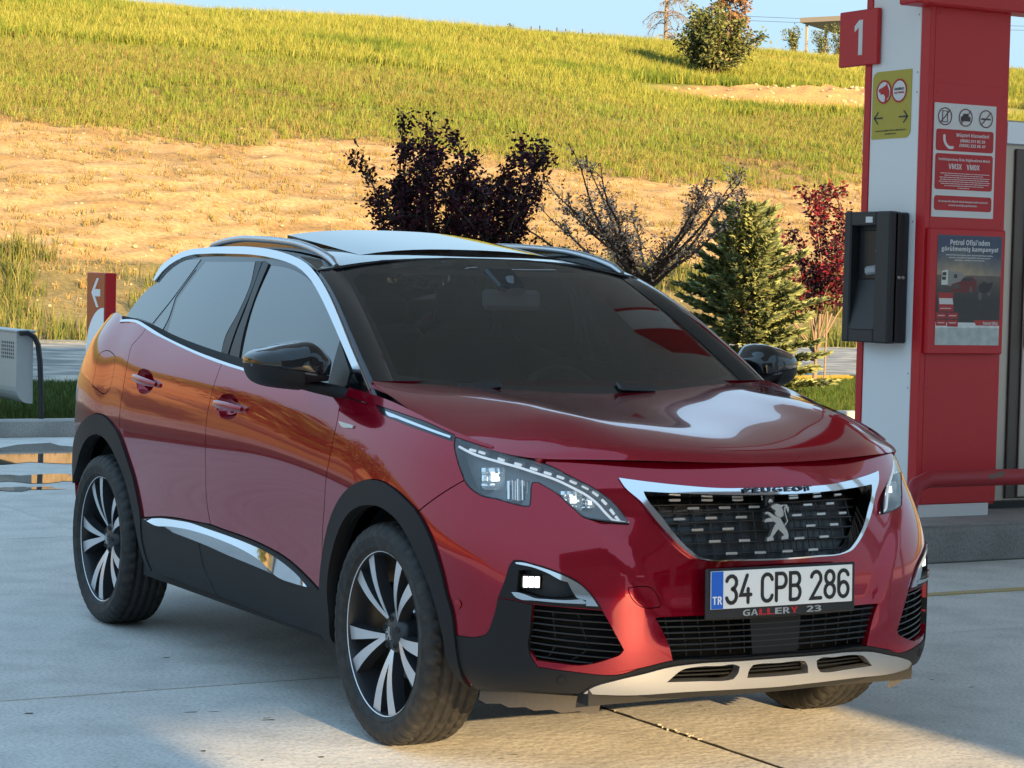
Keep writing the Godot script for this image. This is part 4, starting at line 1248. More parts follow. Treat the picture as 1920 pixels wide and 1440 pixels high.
# a panel: the piece of a net inside outer and outside the holes, with turned-in edges of the given depth
func panel(mb: MB, net: Net, outer: PackedVector2Array, holes: Array, off: float, depth: float, step := 0.25, disp = null) -> void:
	var cells := {}
	var lo := Vector2(1e9, 1e9); var hi := -lo
	for p in outer:
		lo = lo.min(p); hi = hi.max(p)
	lo = lo.max(Vector2.ZERO); hi = hi.min(Vector2(net.n - 1, net.m - 1))
	var i0 := floori(lo.x / step); var i1 := ceili(hi.x / step)
	var j0 := floori(lo.y / step); var j1 := ceili(hi.y / step)
	var loops := [outer] + holes
	for l in loops:
		for k in l.size():
			var a: Vector2 = l[k]; var b: Vector2 = l[(k + 1) % l.size()]
			var ns := ceili(a.distance_to(b) / step * 5.0) + 1
			for s in ns + 1:
				var p := a.lerp(b, float(s) / ns)
				cells[Vector2i(floori(p.x / step), floori(p.y / step))] = true
	var cache := {}
	var put_v := func(p: Vector2) -> int:
		var key := Vector2i(roundi(p.x * 2e4), roundi(p.y * 2e4))
		if cache.has(key): return cache[key]
		var e := net.ev(p.x, p.y)
		var q: Vector3; var nn: Vector3 = e[1]
		if disp != null:
			q = e[0] + nn * (off + disp.call(p.x, p.y))
			var h := 0.02
			var eu := net.ev(p.x + h, p.y); var ew := net.ev(p.x, p.y + h)
			var fu: Vector3 = eu[0] + eu[1] * (off + disp.call(p.x + h, p.y)) - q
			var fw: Vector3 = ew[0] + ew[1] * (off + disp.call(p.x, p.y + h)) - q
			var n2 := fu.cross(fw).normalized()
			nn = n2 if n2.dot(nn) > 0 else -n2
		else:
			q = e[0] + nn * off
		cache[key] = mb.add(q, nn, p * SC)
		return cache[key]
	for i in range(i0, i1):
		for j in range(j0, j1):
			var quad := PackedVector2Array([Vector2(i, j) * step, Vector2(i + 1, j) * step, Vector2(i + 1, j + 1) * step, Vector2(i, j + 1) * step])
			if not cells.has(Vector2i(i, j)):
				var mid := (Vector2(i, j) + Vector2(0.5, 0.5)) * step
				if not Geometry2D.is_point_in_polygon(mid, outer): continue
				var ok := true
				for h in holes:
					if Geometry2D.is_point_in_polygon(mid, h): ok = false
				if not ok: continue
				var a: int = put_v.call(quad[0]); var b: int = put_v.call(quad[1]); var c: int = put_v.call(quad[2]); var d: int = put_v.call(quad[3])
				mb.tri(a, b, c); mb.tri(a, c, d)
				continue
			var polys: Array = Geometry2D.intersect_polygons(quad, outer)
			for h in holes:
				var nx := []
				for p in polys:
					for r in Geometry2D.clip_polygons(p, h): nx.append(r)
				polys = nx
			for p in polys:
				if p.size() < 3: continue
				var ix := Geometry2D.triangulate_polygon(p)
				var vid := []
				for q in p: vid.append(put_v.call(q))
				for k in range(0, ix.size(), 3): mb.tri(vid[ix[k]], vid[ix[k + 1]], vid[ix[k + 2]])
	if depth <= 0.0: return
	for li in loops.size():
		var l: PackedVector2Array = loops[li]
		for k in l.size():
			var a: Vector2 = l[k]; var b: Vector2 = l[(k + 1) % l.size()]
			var mid := (a + b) * 0.5
			if mid.x < lo.x - 1e-4 or mid.x > hi.x + 1e-4 or mid.y < lo.y - 1e-4 or mid.y > hi.y + 1e-4: continue
			var ok := true
			for lj in loops.size():
				if lj == li: continue
				var inside := Geometry2D.is_point_in_polygon(mid, loops[lj])
				if (lj == 0 and not inside) or (lj > 0 and inside): ok = false
			if not ok: continue
			var ea := net.ev(a.x, a.y); var eb := net.ev(b.x, b.y)
			var oa: float = off + (disp.call(a.x, a.y) if disp != null else 0.0)
			var ob: float = off + (disp.call(b.x, b.y) if disp != null else 0.0)
			var A: Vector3 = ea[0] + ea[1] * oa; var Bq: Vector3 = eb[0] + eb[1] * ob
			var A2: Vector3 = ea[0] + ea[1] * (oa - depth); var B2: Vector3 = eb[0] + eb[1] * (ob - depth)
			if A.distance_to(Bq) < 1e-5: continue
			mb.face([A, Bq, B2, A2])

func rib(mb: MB, net: Net, lines: Array) -> void:      # ruled band through polylines [[points, offset], ...] resampled to the same count
	var rows := []
	for l in lines:
		var row := []
		var rp := resample(l[0], 40)
		for k in 40:
			var p: Vector2 = rp[k]
			row.append(net.at(p.x, p.y, l[1] if l.size() < 3 else lerpf(l[1], l[2], smoothstep(0.55, 0.95, k / 39.0))))
		rows.append(row)
	for r in rows.size() - 1: mb.grid([rows[r], rows[r + 1]])

func resample(l: Array, k: int) -> Array:
	var sm := smooth(l, false)
	var d := [0.0]
	for i in range(1, sm.size()): d.append(d[-1] + ((sm[i] - sm[i - 1]) * SC).length())
	var o := []
	var j := 0
	for i in k:
		var t: float = d[-1] * i / (k - 1)
		while j < sm.size() - 2 and d[j + 1] < t: j += 1
		var f: float = (t - d[j]) / max(1e-9, d[j + 1] - d[j])
		o.append(sm[j].lerp(sm[j + 1], clampf(f, 0, 1)))
	return o

func stroke(mb: MB, pts: Array, width: float, depth: float, xf: Transform3D) -> void:     # a drawn line with thickness and round ends, as flat raised lettering
	var closed: bool = pts.size() > 3 and pts[0].distance_to(pts[-1]) < 1e-6
	var P := pts.duplicate()
	if closed: P.pop_back()
	var n := P.size()
	var h := width * 0.5
	var L := []; var R := []
	for k in n:
		var a: Vector2 = P[(k + n - 1) % n] if closed or k > 0 else P[k]
		var b: Vector2 = P[(k + 1) % n] if closed or k < n - 1 else P[k]
		var d1: Vector2 = (P[k] - a).normalized(); var d2: Vector2 = (b - P[k]).normalized()
		if d1 == Vector2.ZERO: d1 = d2
		if d2 == Vector2.ZERO: d2 = d1
		var m := (d1 + d2).normalized()
		if m == Vector2.ZERO: m = d1
		var s := h / maxf(0.5, m.dot(d1))
		var o := Vector2(-m.y, m.x) * s
		L.append(P[k] + o); R.append(P[k] - o)
	var nz := xf.basis.z.normalized()
	for k in (n if closed else n - 1):
		var j := (k + 1) % n
		var q := [L[k], L[j], R[j], R[k]].map(func(p): return xf * Vector3(p.x, p.y, 0))
		var b := mb.v.size()
		for p in q: mb.add(p, nz)
		mb.tri(b, b + 1, b + 2); mb.tri(b, b + 2, b + 3)
		mb.face([q[0], q[1], q[1] - nz * depth, q[0] - nz * depth]); mb.face([q[3], q[2], q[2] - nz * depth, q[3] - nz * depth])
	if not closed:
		for e in [[0, 1], [n - 1, n - 2]]:
			var c: Vector2 = P[e[0]]
			var d: Vector2 = (c - P[e[1]]).normalized()
			var b := mb.add(xf * Vector3(c.x, c.y, 0), nz)
			for k in 9:
				var an := -PI / 2 + PI * k / 8.0
				var p := c + d.rotated(an) * h
				mb.add(xf * Vector3(p.x, p.y, 0), nz)
			for k in 8: mb.tri(b, b + 1 + k, b + 2 + k)
# ------------------------------------------------------------------ the car
func car() -> void:
	for k in NETS: nets[k] = Net.new(NETS[k])
	var body: Net = nets.body; var hood: Net = nets.hood; var side: Net = nets.side; var wind: Net = nets.wind; var roof: Net = nets.roof
	var car_root := thing("parked_car", "metallic red crossover car with black roof parked beside the pump island", "car")
	var C := CENTRE
	var paint: Material = M.paint; var black: Material = M.gloss_black; var clad: Material = M.cladding; var chrome: Material = M.chrome
	var GAP := 0.0022
	# --- outlines
	var belt := line("belt_up"); var sB := line("seam_B"); var sF := line("seam_F"); var sR := line("seam_R"); var dbot := line("door_bot")
	var aro := line("arch_r_out"); var ari := line("arch_r_in"); var afo := line("arch_f_out"); var afi := line("arch_f_in")
	var seam := line("seam_bump"); var hl := smooth(line("hl")); var strip_o := smooth(line("strip"))
	var front_door := sB + part_of(dbot, sB[-1], dbot[-1]) + flip(sF) + part_of(belt, sF[0], sB[0])
	var rear_door := sR + part_of(aro, sR[-1], dbot[0]) + part_of(dbot, dbot[0], sB[-1]) + flip(sB) + part_of(belt, sB[0], sR[0])
	var quarter := sR + part_of(aro, sR[-1], aro[0]) + [Vector2(aro[0].x - 0.05, 1.0), Vector2(0, 1.0), Vector2(0, 10), Vector2(7.0, 10)] + part_of(belt, belt[0], sR[0])
	var fender := sF + part_of(afo, sF[-1], seam[-1]) + flip(seam) + [Vector2(24.6, 9.0), Vector2(24.6, 10), Vector2(sF[0].x, 10)]
	var bumper_half := [Vector2(C, 10), Vector2(25.8, 10), Vector2(25.8, 9.0), Vector2(24.6, 8.8)] + seam + part_of(afo, seam[-1], afo[-1]) + [Vector2(24.8, 1.9), Vector2(C, 1.9)]
	var corner_l := line("corner_left"); var corner_b := line("corner_bot")
	var corner := smooth(across(flip(line("corner")) + corner_l + part_of(afo, corner_l[-1], corner_b[0]) + corner_b + line("skid_top")))
	var skid := smooth(across(flip(line("skid_top")) + line("skid_bot")))
	var g0 := line("grille"); var g1 := line("grille_in")
	var grille := smooth(across(g0.slice(6) + g0.slice(0, 6))); var grille_in := smooth(across(g1.slice(5) + g1.slice(0, 5)))
	var lg := line("lgrille"); var lgrille := smooth(across(lg.slice(5) + lg.slice(0, 5)))
	var pod := smooth(line("pod")); var fogg := smooth(line("fog_grille"))
	var h1 := smooth(line("skid_h1")); var s2 := line("skid_h2"); var h2 := smooth(across([s2[5]] + s2.slice(0, 5)))
	var arch_r := smooth(aro + flip(ari)); var arch_f := smooth(afo + flip(afi))
	var sill := smooth(dbot + part_of(line("sill_front"), dbot[-1], line("sill_bot")[-1]) + flip(line("sill_bot")) + part_of(flip(aro), aro[-1], dbot[0]))
	# the ridge that runs from the lamp down beside the number plate: the middle of the bumper stands a little back
	var rg := smooth(line("ridge"), false)
	var ridge_u := []
	for q in 121:
		var w := q * 0.1
		var ur: float = rg[0].x if w > rg[0].y else rg[-1].x
		for k in rg.size() - 1:
			if (rg[k].y - w) * (rg[k + 1].y - w) <= 0.0 and absf(rg[k].y - rg[k + 1].y) > 1e-6: ur = lerpf(rg[k].x, rg[k + 1].x, (w - rg[k].y) / (rg[k + 1].y - rg[k].y))
		ridge_u.append(ur)
	var ridge := func(u: float, w: float) -> float:
		var uu := u if u <= C else 2.0 * C - u
		if uu < 25.5 or w < 3.0 or w > 8.8: return 0.0
		var i := int(w * 10.0)
		var sd: float = (uu - lerpf(ridge_u[i], ridge_u[i + 1], w * 10.0 - i)) * SC.x
		var t := clampf(sd / 0.09 + 0.2, 0.0, 1.0)
		var fade := smoothstep(3.0, 4.4, w) * (1.0 - smoothstep(7.4, 8.8, w))
		return -0.014 * t * t * (3.0 - 2.0 * t) * fade
	# --- painted panels
	for sgn in [0, 1]:
		var mm := func(l: PackedVector2Array) -> PackedVector2Array: return l if sgn == 0 else mirrored(l)
		var d := MB.new()
		var fd := smooth(front_door)
		panel(d, body, mm.call(inset(fd, GAP)), [mm.call(smooth(line("handle_f")))], 0.0, 0.014)
		var door1 := put(d, "front_door", paint, car_root)
		d = MB.new(); panel(d, body, mm.call(inset(smooth(rear_door), GAP)), [mm.call(smooth(line("handle_r")))], 0.0, 0.014)
		var door2 := put(d, "rear_door", paint, car_root)
		door_handle(body, "handle_f", door1, paint, sgn)
		door_handle(body, "handle_r", door2, paint, sgn)
		d = MB.new(); panel(d, body, mm.call(inset(smooth(quarter), GAP)), ([smooth(line("fuel"))] if sgn == 0 else []), 0.0, 0.014)
		var qp := put(d, "rear_quarter_panel", paint, car_root)
		if sgn == 0:
			d = MB.new(); panel(d, body, inset(smooth(line("fuel")), 0.003), [], 0.0, 0.012)
			put(d, "fuel_flap", paint, qp)
		d = MB.new(); panel(d, body, mm.call(inset(smooth(fender), GAP)), [mm.call(strip_o), mm.call(hl)], 0.0, 0.014)
		var fe := put(d, "front_fender", paint, car_root)
		d = MB.new(); panel(d, body, mm.call(inset(strip_o, 0.0015)), [], -0.004, 0.02)
		put(d, "fender_strip", M.gloss_black, fe)
		d = MB.new(); panel(d, body, mm.call(smooth(line("strip_chrome"))), [], 0.001, 0.008)
		put(d, "chrome_line", chrome, fe)
		d = MB.new(); panel(d, body, mm.call(smooth(line("badge_side"))), [], 0.005, 0.006)
		put(d, "trim_badge", M.silver, fe)
		# cladding
		d = MB.new(); panel(d, body, mm.call(inset(arch_r, 0.001)), [], 0.010, 0.055)
		put(d, "rear_arch_cladding", clad, car_root)
		d = MB.new(); panel(d, body, mm.call(inset(arch_f, 0.001)), [], 0.010, 0.055)
		put(d, "front_arch_cladding", clad, car_root)
		d = MB.new(); panel(d, body, mm.call(inset(sill, 0.001)), [], 0.006, 0.05)
		var sl := put(d, "sill_cladding", clad, car_root)
		var cu := line("chrome_up"); var cm := line("chrome_mid"); var cl := line("chrome_lo")
		var mir := func(l: Array) -> Array: return l if sgn == 0 else l.map(func(p): return Vector2(2.0 * C - p.x, p.y))
		d = MB.new(); rib(d, body, [[mir.call(cu), 0.004], [mir.call(cu), 0.012], [mir.call(cm), 0.026, 0.014], [mir.call(cl), 0.010], [mir.call(cl), 0.002]])
		put(d, "chrome_trim", chrome, sl)
		d = MB.new()
		var ss := []
		for p in mir.call(line("sill_seam")): ss.append(body.at(p.x, p.y, 0.0062))
		d.tube(ss, [0.003], 5, false)
		put(d, "sill_joint", M.rubber, sl)
		# belt moulding
		var bl := line("belt_lo")
		d = MB.new(); rib(d, body, [[mir.call(belt), -0.012], [mir.call(belt), 0.004], [mir.call(bl), 0.005], [mir.call(bl), -0.004]])
		put(d, "belt_moulding", chrome, car_root)
		# roof-line moulding
		d = MB.new()
		var ct := line("chr_top"); var dt := line("dlo_top")
		rib(d, side, [[ct, -0.012], [ct, 0.004], [dt, 0.005], [dt, -0.008]])
		var rm := put(d, "roofline_moulding", chrome, car_root)
		if sgn == 1: rm.scale = Vector3(1, 1, -1)
		# window frame and panes
		var dlo := smooth(line("dlo_top") + flip(line("dlo_bot")))
		var names := ["gl_q", "gl_tri", "gl_rear", "gl_front", "gl_tri_f"]
		d = MB.new(); panel(d, side, dlo, names.map(func(k): return inset(smooth(line(k)), 0.001)), -0.008, 0.0)
		var wf := put(d, "window_frame", M.gloss_black, car_root)
		for k in names:
			d = MB.new(); panel(d, side, inset(smooth(line(k)), 0.002), [], -0.006, 0.01)
			put(d, "side_window", M.side_glass, wf)
		for k in ["pl_b1", "pl_b2"]:
			d = MB.new(); panel(d, side, smooth(line(k)), [], -0.002, 0.01)
			put(d, "door_pillar", M.satin_black, wf)
		d = MB.new(); panel(d, side, smooth(line("sail")), [], 0.0, 0.01)
		put(d, "mirror_sail", M.satin_black, wf)
		if sgn == 1: wf.scale = Vector3(1, 1, -1)
		# front pillar between moulding and windscreen
		var rows := [[], [], [], []]
		var cts := resample(part_of(ct, ct[-1], ct[8]), 24)
		for q in 24:
			var a: Vector3 = side.at(cts[q].x, cts[q].y, 0.0)
			var b: Vector3 = wind.at(15.45, lerpf(0.15, 6.0, q / 23.0), 0.002)
			rows[0].append(a - Vector3(0, 0.004, 0.01)); rows[1].append(a.lerp(b, 0.2) + Vector3(0.006, 0.006, 0.006)); rows[2].append(a.lerp(b, 0.62) + Vector3(0.014, 0.010, 0.004)); rows[3].append(b)
		d = MB.new(); d.grid(rows)
		var fp := put(d, "front_pillar", M.gloss_black, car_root)
		if sgn == 1: fp.scale = Vector3(1, 1, -1)
	# bumper, one piece across the front
	var mb := MB.new()
	panel(mb, body, inset(smooth(across(bumper_half)), GAP), [hl, mirrored(hl), pod, mirrored(pod), fogg, mirrored(fogg), corner, skid, grille, lgrille, smooth(line("tow"))], 0.0, 0.02, 0.1, ridge)
	var bumper := put(mb, "front_bumper", paint, car_root)
	mb = MB.new(); panel(mb, body, inset(smooth(line("tow")), 0.0025), [], 0.0, 0.01, 0.2, ridge); put(mb, "tow_eye_cover", paint, bumper)
	mb = MB.new(); panel(mb, body, inset(corner, 0.0015), [mirrored(pod), pod], 0.003, 0.05); var cc := put(mb, "lower_cladding", clad, bumper)
	mb = MB.new(); panel(mb, body, inset(skid, 0.001), [h1, mirrored(h1), h2], 0.012, 0.035); put(mb, "skid_plate", M.silver, bumper)
	for p in line("sensor"):
		for sg in [0, 1]:
			var u: float = p.x if sg == 0 else 2.0 * C - p.x
			var e: Array = body.ev(u, p.y)
			mb = MB.new()
			mb.lathe([Vector2(0.0001, 0.003), Vector2(0.008, 0.003), Vector2(0.0105, 0.001), Vector2(0.0125, 0.0035), Vector2(0.0135, 0)], 20, Transform3D(basis_to(e[1]), e[0] + e[1] * 0.003))
			put(mb, "parking_sensor", clad if p.y < 3.0 else paint, bumper)
	hood_and_roof(car_root, hood, wind, roof, side)
	front_grille(body, car_root, grille, grille_in, lgrille, h1, h2)
	for sg in [0, 1]:
		fog_pod(body, car_root, pod, fogg, sg)
		headlamp(body, car_root, hl, sg)
	number_plate(body, car_root)
	# dark shell behind every gap, with the wheel openings cut out
	var well_r := PackedVector2Array(ari + [Vector2(ari[-1].x, -1), Vector2(ari[0].x, -1)]); var well_f := PackedVector2Array(afi + [Vector2(afi[-1].x, -1), Vector2(afi[0].x, -1)])
	mb = MB.new()
	panel(mb, body, PackedVector2Array([Vector2(0, 0.3), Vector2(2 * C, 0.3), Vector2(2 * C, 10), Vector2(0, 10)]), [well_r, well_f, mirrored(well_r), mirrored(well_f), hl, mirrored(hl), pod, mirrored(pod), fogg, mirrored(fogg), grille_in, lgrille, h1, mirrored(h1), h2, smooth(line("handle_f")), mirrored(smooth(line("handle_f"))), smooth(line("handle_r")), mirrored(smooth(line("handle_r")))], -0.022, 0.0, 0.5)
	put(mb, "inner_shell", M.void_black, car_root)
	mb = MB.new()
	panel(mb, body, PackedVector2Array([Vector2(25, 0.6), Vector2(2 * C - 25, 0.6), Vector2(2 * C - 25, 9.6), Vector2(25, 9.6)]), [], -0.12, 0.0, 0.5)
	put(mb, "radiator_shroud", M.void_black, car_root)
	# floor of the car and the wheel housings
	mb = MB.new(); mb.box(Vector3(-1.34, 0.30, 0), Vector3(1.9, 0.1, 1.66)); mb.box(Vector3(-1.34, 0.36, 0), Vector3(4.0, 0.1, 1.0)); mb.box(Vector3(0.62, 0.27, 0), Vector3(0.36, 0.05, 1.2))
	mb.box(Vector3(-1.34, 0.7, 0), Vector3(3.9, 0.62, 1.04))
	put(mb, "underbody", M.void_black, car_root)
	for x in [0.0, -2.675]:
		for sg in [1.0, -1.0]:
			mb = MB.new()
			var rows := []
			for zz in [0.50, 0.79]:
				var row := []
				for q in 25:
					var ang := lerpf(-0.12, PI + 0.12, q / 24.0)
					row.append(Vector3(x + cos(ang) * 0.425, 0.36 + sin(ang) * 0.42, zz * sg))
				rows.append(row)
			mb.grid(rows)
			var lid := []
			for q in 25: lid.append(rows[0][q])
			for q in 24: mb.face([Vector3(x, 0.3, 0.5 * sg), lid[q], lid[q + 1]])
			put(mb, "wheel_housing", M.void_black, car_root)
	# mud flap scraps under the bumper and the air dam
	for sg in [1.0, -1.0]:
		mb = MB.new()
		var dam := []
		for q in 15:
			var t := q / 14.0
			var uu := lerpf(24.75 if sg > 0 else 25.9, 27.0, t)
			var p: Vector3 = body.at(uu, 0.7, -0.015)
			dam.append(Vector3(p.x, p.y, p.z * sg))
		for q in 14: mb.face([dam[q], dam[q + 1], dam[q + 1] - Vector3(0.015, 0.055 - 0.004 * (q % 3), 0), dam[q] - Vector3(0.015, 0.055 - 0.004 * ((q + 2) % 3), 0)])
		put(mb, "air_dam", M.rubber_grey, bumper)
	# wheels
	var w := make_wheel()
	for s in [[0.0, 1, 38.0], [-2.675, 1, 20.0], [0.0, -1, 10.0], [-2.675, -1, 50.0]]:
		var o: Node3D = w.duplicate()
		o.name = "wheel"
		o.position = Vector3(s[0], 0.354, 0.79 * s[1])
		o.rotation = Vector3(0, 0 if s[1] > 0 else PI, 0)
		car_root.add_child(o, true)
		for ch in o.get_children():
			if ch.has_meta("turns"): ch.rotation.z = deg_to_rad(s[2])
	w.free()
	for sg in [1.0, -1.0]: door_mirror(car_root, sg)
	interior(car_root)

func basis_to(nz: Vector3, upv := Vector3.UP) -> Basis:
	var x := upv.cross(nz).normalized()
	return Basis(x, nz.cross(x).normalized(), nz.normalized())

func door_handle(body: Net, key: String, door: Node3D, paint: Material, sgn: int) -> void:
	# cup pressed into the door and a bar across it
	var l := smooth(line(key))
	var c := Vector2.ZERO
	for p in l: c += p
	c /= l.size()
	var fx := func(p: Vector2) -> Vector2: return p if sgn == 0 else Vector2(2.0 * CENTRE - p.x, p.y)
	var rows := []
	for r in [[1.0, 0.0], [0.96, -0.006], [0.88, -0.022], [0.7, -0.034], [0.4, -0.04], [0.02, -0.042]]:
		var row := []
		for k in l.size() + 1:
			var q: Vector2 = fx.call(c + (l[k % l.size()] - c) * r[0])
			row.append(body.at(q.x, q.y, r[1]))
		rows.append(row)
	var mb := MB.new(); mb.grid(rows, [], true)
	put(mb, "handle_cup", paint, door)
	var b := line(key + "_bar")
	var ps := []; var rs := []
	for k in 17:
		var t := k / 16.0
		var q: Vector2 = fx.call(b[0].lerp(b[1], t))
		ps.append(body.at(q.x, q.y, 0.004 + 0.022 * pow(sin(PI * clampf(t * 0.9 + 0.05, 0, 1)), 0.6)))
		rs.append(0.008 + 0.008 * pow(sin(PI * t), 0.5))
	mb = MB.new(); mb.tube(ps, rs, 12, true, 0.75, Vector3(0, 0, 1))
	put(mb, "door_handle", paint, door)

func hood_and_roof(root: Node3D, hood: Net, wind: Net, roof: Net, side: Net) -> void:
	var mb := MB.new()
	panel(mb, hood, PackedVector2Array([Vector2(0.03, 0.06), Vector2(23.97, 0.06), Vector2(23.97, 11.75), Vector2(0.03, 11.75)]), [], 0.0, 0.02, 0.5)
	put(mb, "bonnet", M.paint, root)
	mb = MB.new()
	panel(mb, wind, PackedVector2Array([Vector2(0.55, 0), Vector2(15.45, 0), Vector2(15.45, 5.98), Vector2(0.55, 5.98)]), [], 0.0, 0.0, 0.5)
	var ws := put(mb, "windscreen", M.windscreen, root)
	mb = MB.new()
	panel(mb, wind, PackedVector2Array([Vector2(0.3, 0), Vector2(15.7, 0), Vector2(15.7, 6), Vector2(0.3, 6)]), [smooth([Vector2(0.8, 0.95), Vector2(3, 0.75), Vector2(8, 0.68), Vector2(13, 0.75), Vector2(15.2, 0.95), Vector2(15.2, 5.3), Vector2(14.6, 5.62), Vector2(11, 5.72), Vector2(8.9, 5.72), Vector2(8.6, 4.6), Vector2(7.4, 4.6), Vector2(7.1, 5.72), Vector2(5, 5.72), Vector2(1.4, 5.62), Vector2(0.8, 5.3)], true, 60)], -0.005, 0.0, 0.5)
	put(mb, "ceramic_border", M.void_black, ws)
	mb = MB.new()
	panel(mb, roof, PackedVector2Array([Vector2(0, 0.02), Vector2(16, 0.02), Vector2(16, 11), Vector2(0, 11)]), [], 0.0, 0.0, 0.5)
	mb.tube([roof.at(0.3, 0.02, -0.004), roof.at(3, 0.02, -0.004), roof.at(6, 0.02, -0.004), roof.at(8, 0.02, -0.004), roof.at(10, 0.02, -0.004), roof.at(13, 0.02, -0.004), roof.at(15.7, 0.02, -0.004)], [0.006], 6)
	var rf := put(mb, "roof", M.gloss_black, root)
	# tail: spoiler, rear screen and tailgate closing the back
	var rows := []
	for r in [[11.0, 0.0, 0.0], [11.0, -0.05, -0.012], [11.0, -0.05, -0.03], [11.0, 0.02, -0.05]]:
		var row := []
		for k in 13:
			var p: Vector3 = roof.at(k + 2, r[0])
			row.append(p + Vector3(r[1], r[2], 0))
		rows.append(row)
	mb = MB.new(); mb.grid(rows)
	put(mb, "tail_spoiler", M.gloss_black, root)
	rows = []
	for r in 6:
		var row := []
		for k in 17:
			var p: Vector3 = roof.at(k, 11.0) + Vector3(0.02, -0.05, 0)
			var t := absf(k - 8.0) / 8.0
			var q := Vector3(-3.40 + 0.45 * t * t, 1.22 + 0.03 * t, 0.70 * (k - 8) / 8.0)
			row.append(p.lerp(q, r / 5.0))
		rows.append(row)
	mb = MB.new(); mb.grid(rows)
	put(mb, "rear_screen", M.side_glass, root)
	# tailgate shelf between the rear screen and the body
	mb = MB.new()
	var deck := [[], []]
	for k in 17:
		deck[0].append(rows[5][k])
		var uu := lerpf(-7.4, 7.4, k / 16.0)
		var bp: Vector3 = nets.body.at(absf(uu), 9.6, -0.01)
		deck[1].append(Vector3(bp.x, bp.y, bp.z * signf(uu)))
	mb.grid(deck)
	put(mb, "tailgate", M.gloss_black, root)
	# tilted glass of the roof opening
	mb = MB.new()
	var gx := [-1.80, -1.14]
	var pts := []
	for r in 9:
		var row := []
		for k in 13:
			var t := (k - 6.0) / 6.0
			row.append(Vector3(lerpf(gx[0], gx[1], r / 8.0), lerpf(1.668, 1.586, r / 8.0) - 0.030 * absf(t) ** 2.6 - 0.006 * pow(1.0 - r / 8.0, 2.0), 0.44 * t))
		pts.append(row)
	mb.grid(pts)
	var loop := []
	for k in 13: loop.append(pts[0][k])
	for r in range(1, 9): loop.append(pts[r][12])
	for k in range(11, -1, -1): loop.append(pts[8][k])
	for r in range(7, 0, -1): loop.append(pts[r][0])
	for k in loop.size():
		var a: Vector3 = loop[k]; var b: Vector3 = loop[(k + 1) % loop.size()]
		mb.face([b, a, a - Vector3(0, 0.018, 0), b - Vector3(0, 0.018, 0)])
	put(mb, "sunroof_panel", M.gloss_black, rf)
	# roof rails
	for sg in [1.0, -1.0]:
		var ps := []; var rs := []
		for k in 25:
			var t := k / 24.0
			var v := lerpf(0.05, 8.3, t)
			var p := roof.at(15.1, v)
			var lift := 0.036 * pow(clampf(sin(PI * t) * 1.25, 0, 1), 0.45)
			ps.append(Vector3(p.x, p.y + lift, p.z * sg))
			rs.append(0.017 if k > 0 and k < 24 else 0.011)
		mb = MB.new(); mb.tube(ps, rs, 10, true, 0.8)
		var rail := put(mb, "roof_rail", M.rail, root)
		mb = MB.new()
		for k in 24:
			var a: Vector3 = ps[k]; var b: Vector3 = ps[k + 1]
			var a2 := roof.at(15.1, lerpf(0.05, 8.3, k / 24.0)); var b2 := roof.at(15.1, lerpf(0.05, 8.3, (k + 1) / 24.0))
			mb.face([a, b, Vector3(b2.x, b2.y, b2.z * sg), Vector3(a2.x, a2.y, a2.z * sg)])
		put(mb, "rail_foot", M.gloss_black, rail)
	# washer jets / wiper ends at the foot of the screen
	for q in [Vector2(12.6, 0.55), Vector2(6.4, 0.55)]:
		var p := wind.at(q.x, q.y, 0.006)
		mb = MB.new(); mb.box(p, Vector3(0.15, 0.045, 0.014), basis_to(wind.ev(q.x, q.y)[1], Vector3(1, 0, 0)), 0.006)
		put(mb, "wiper_cap", M.satin_black, ws)
	mb = MB.new()
	var cow := []
	for k in 17:
		cow.append(wind.at(k, 0.25, -0.01))
	mb.tube(cow, [0.03], 6, true, 0.5)
	put(mb, "cowl", M.satin_black, root)

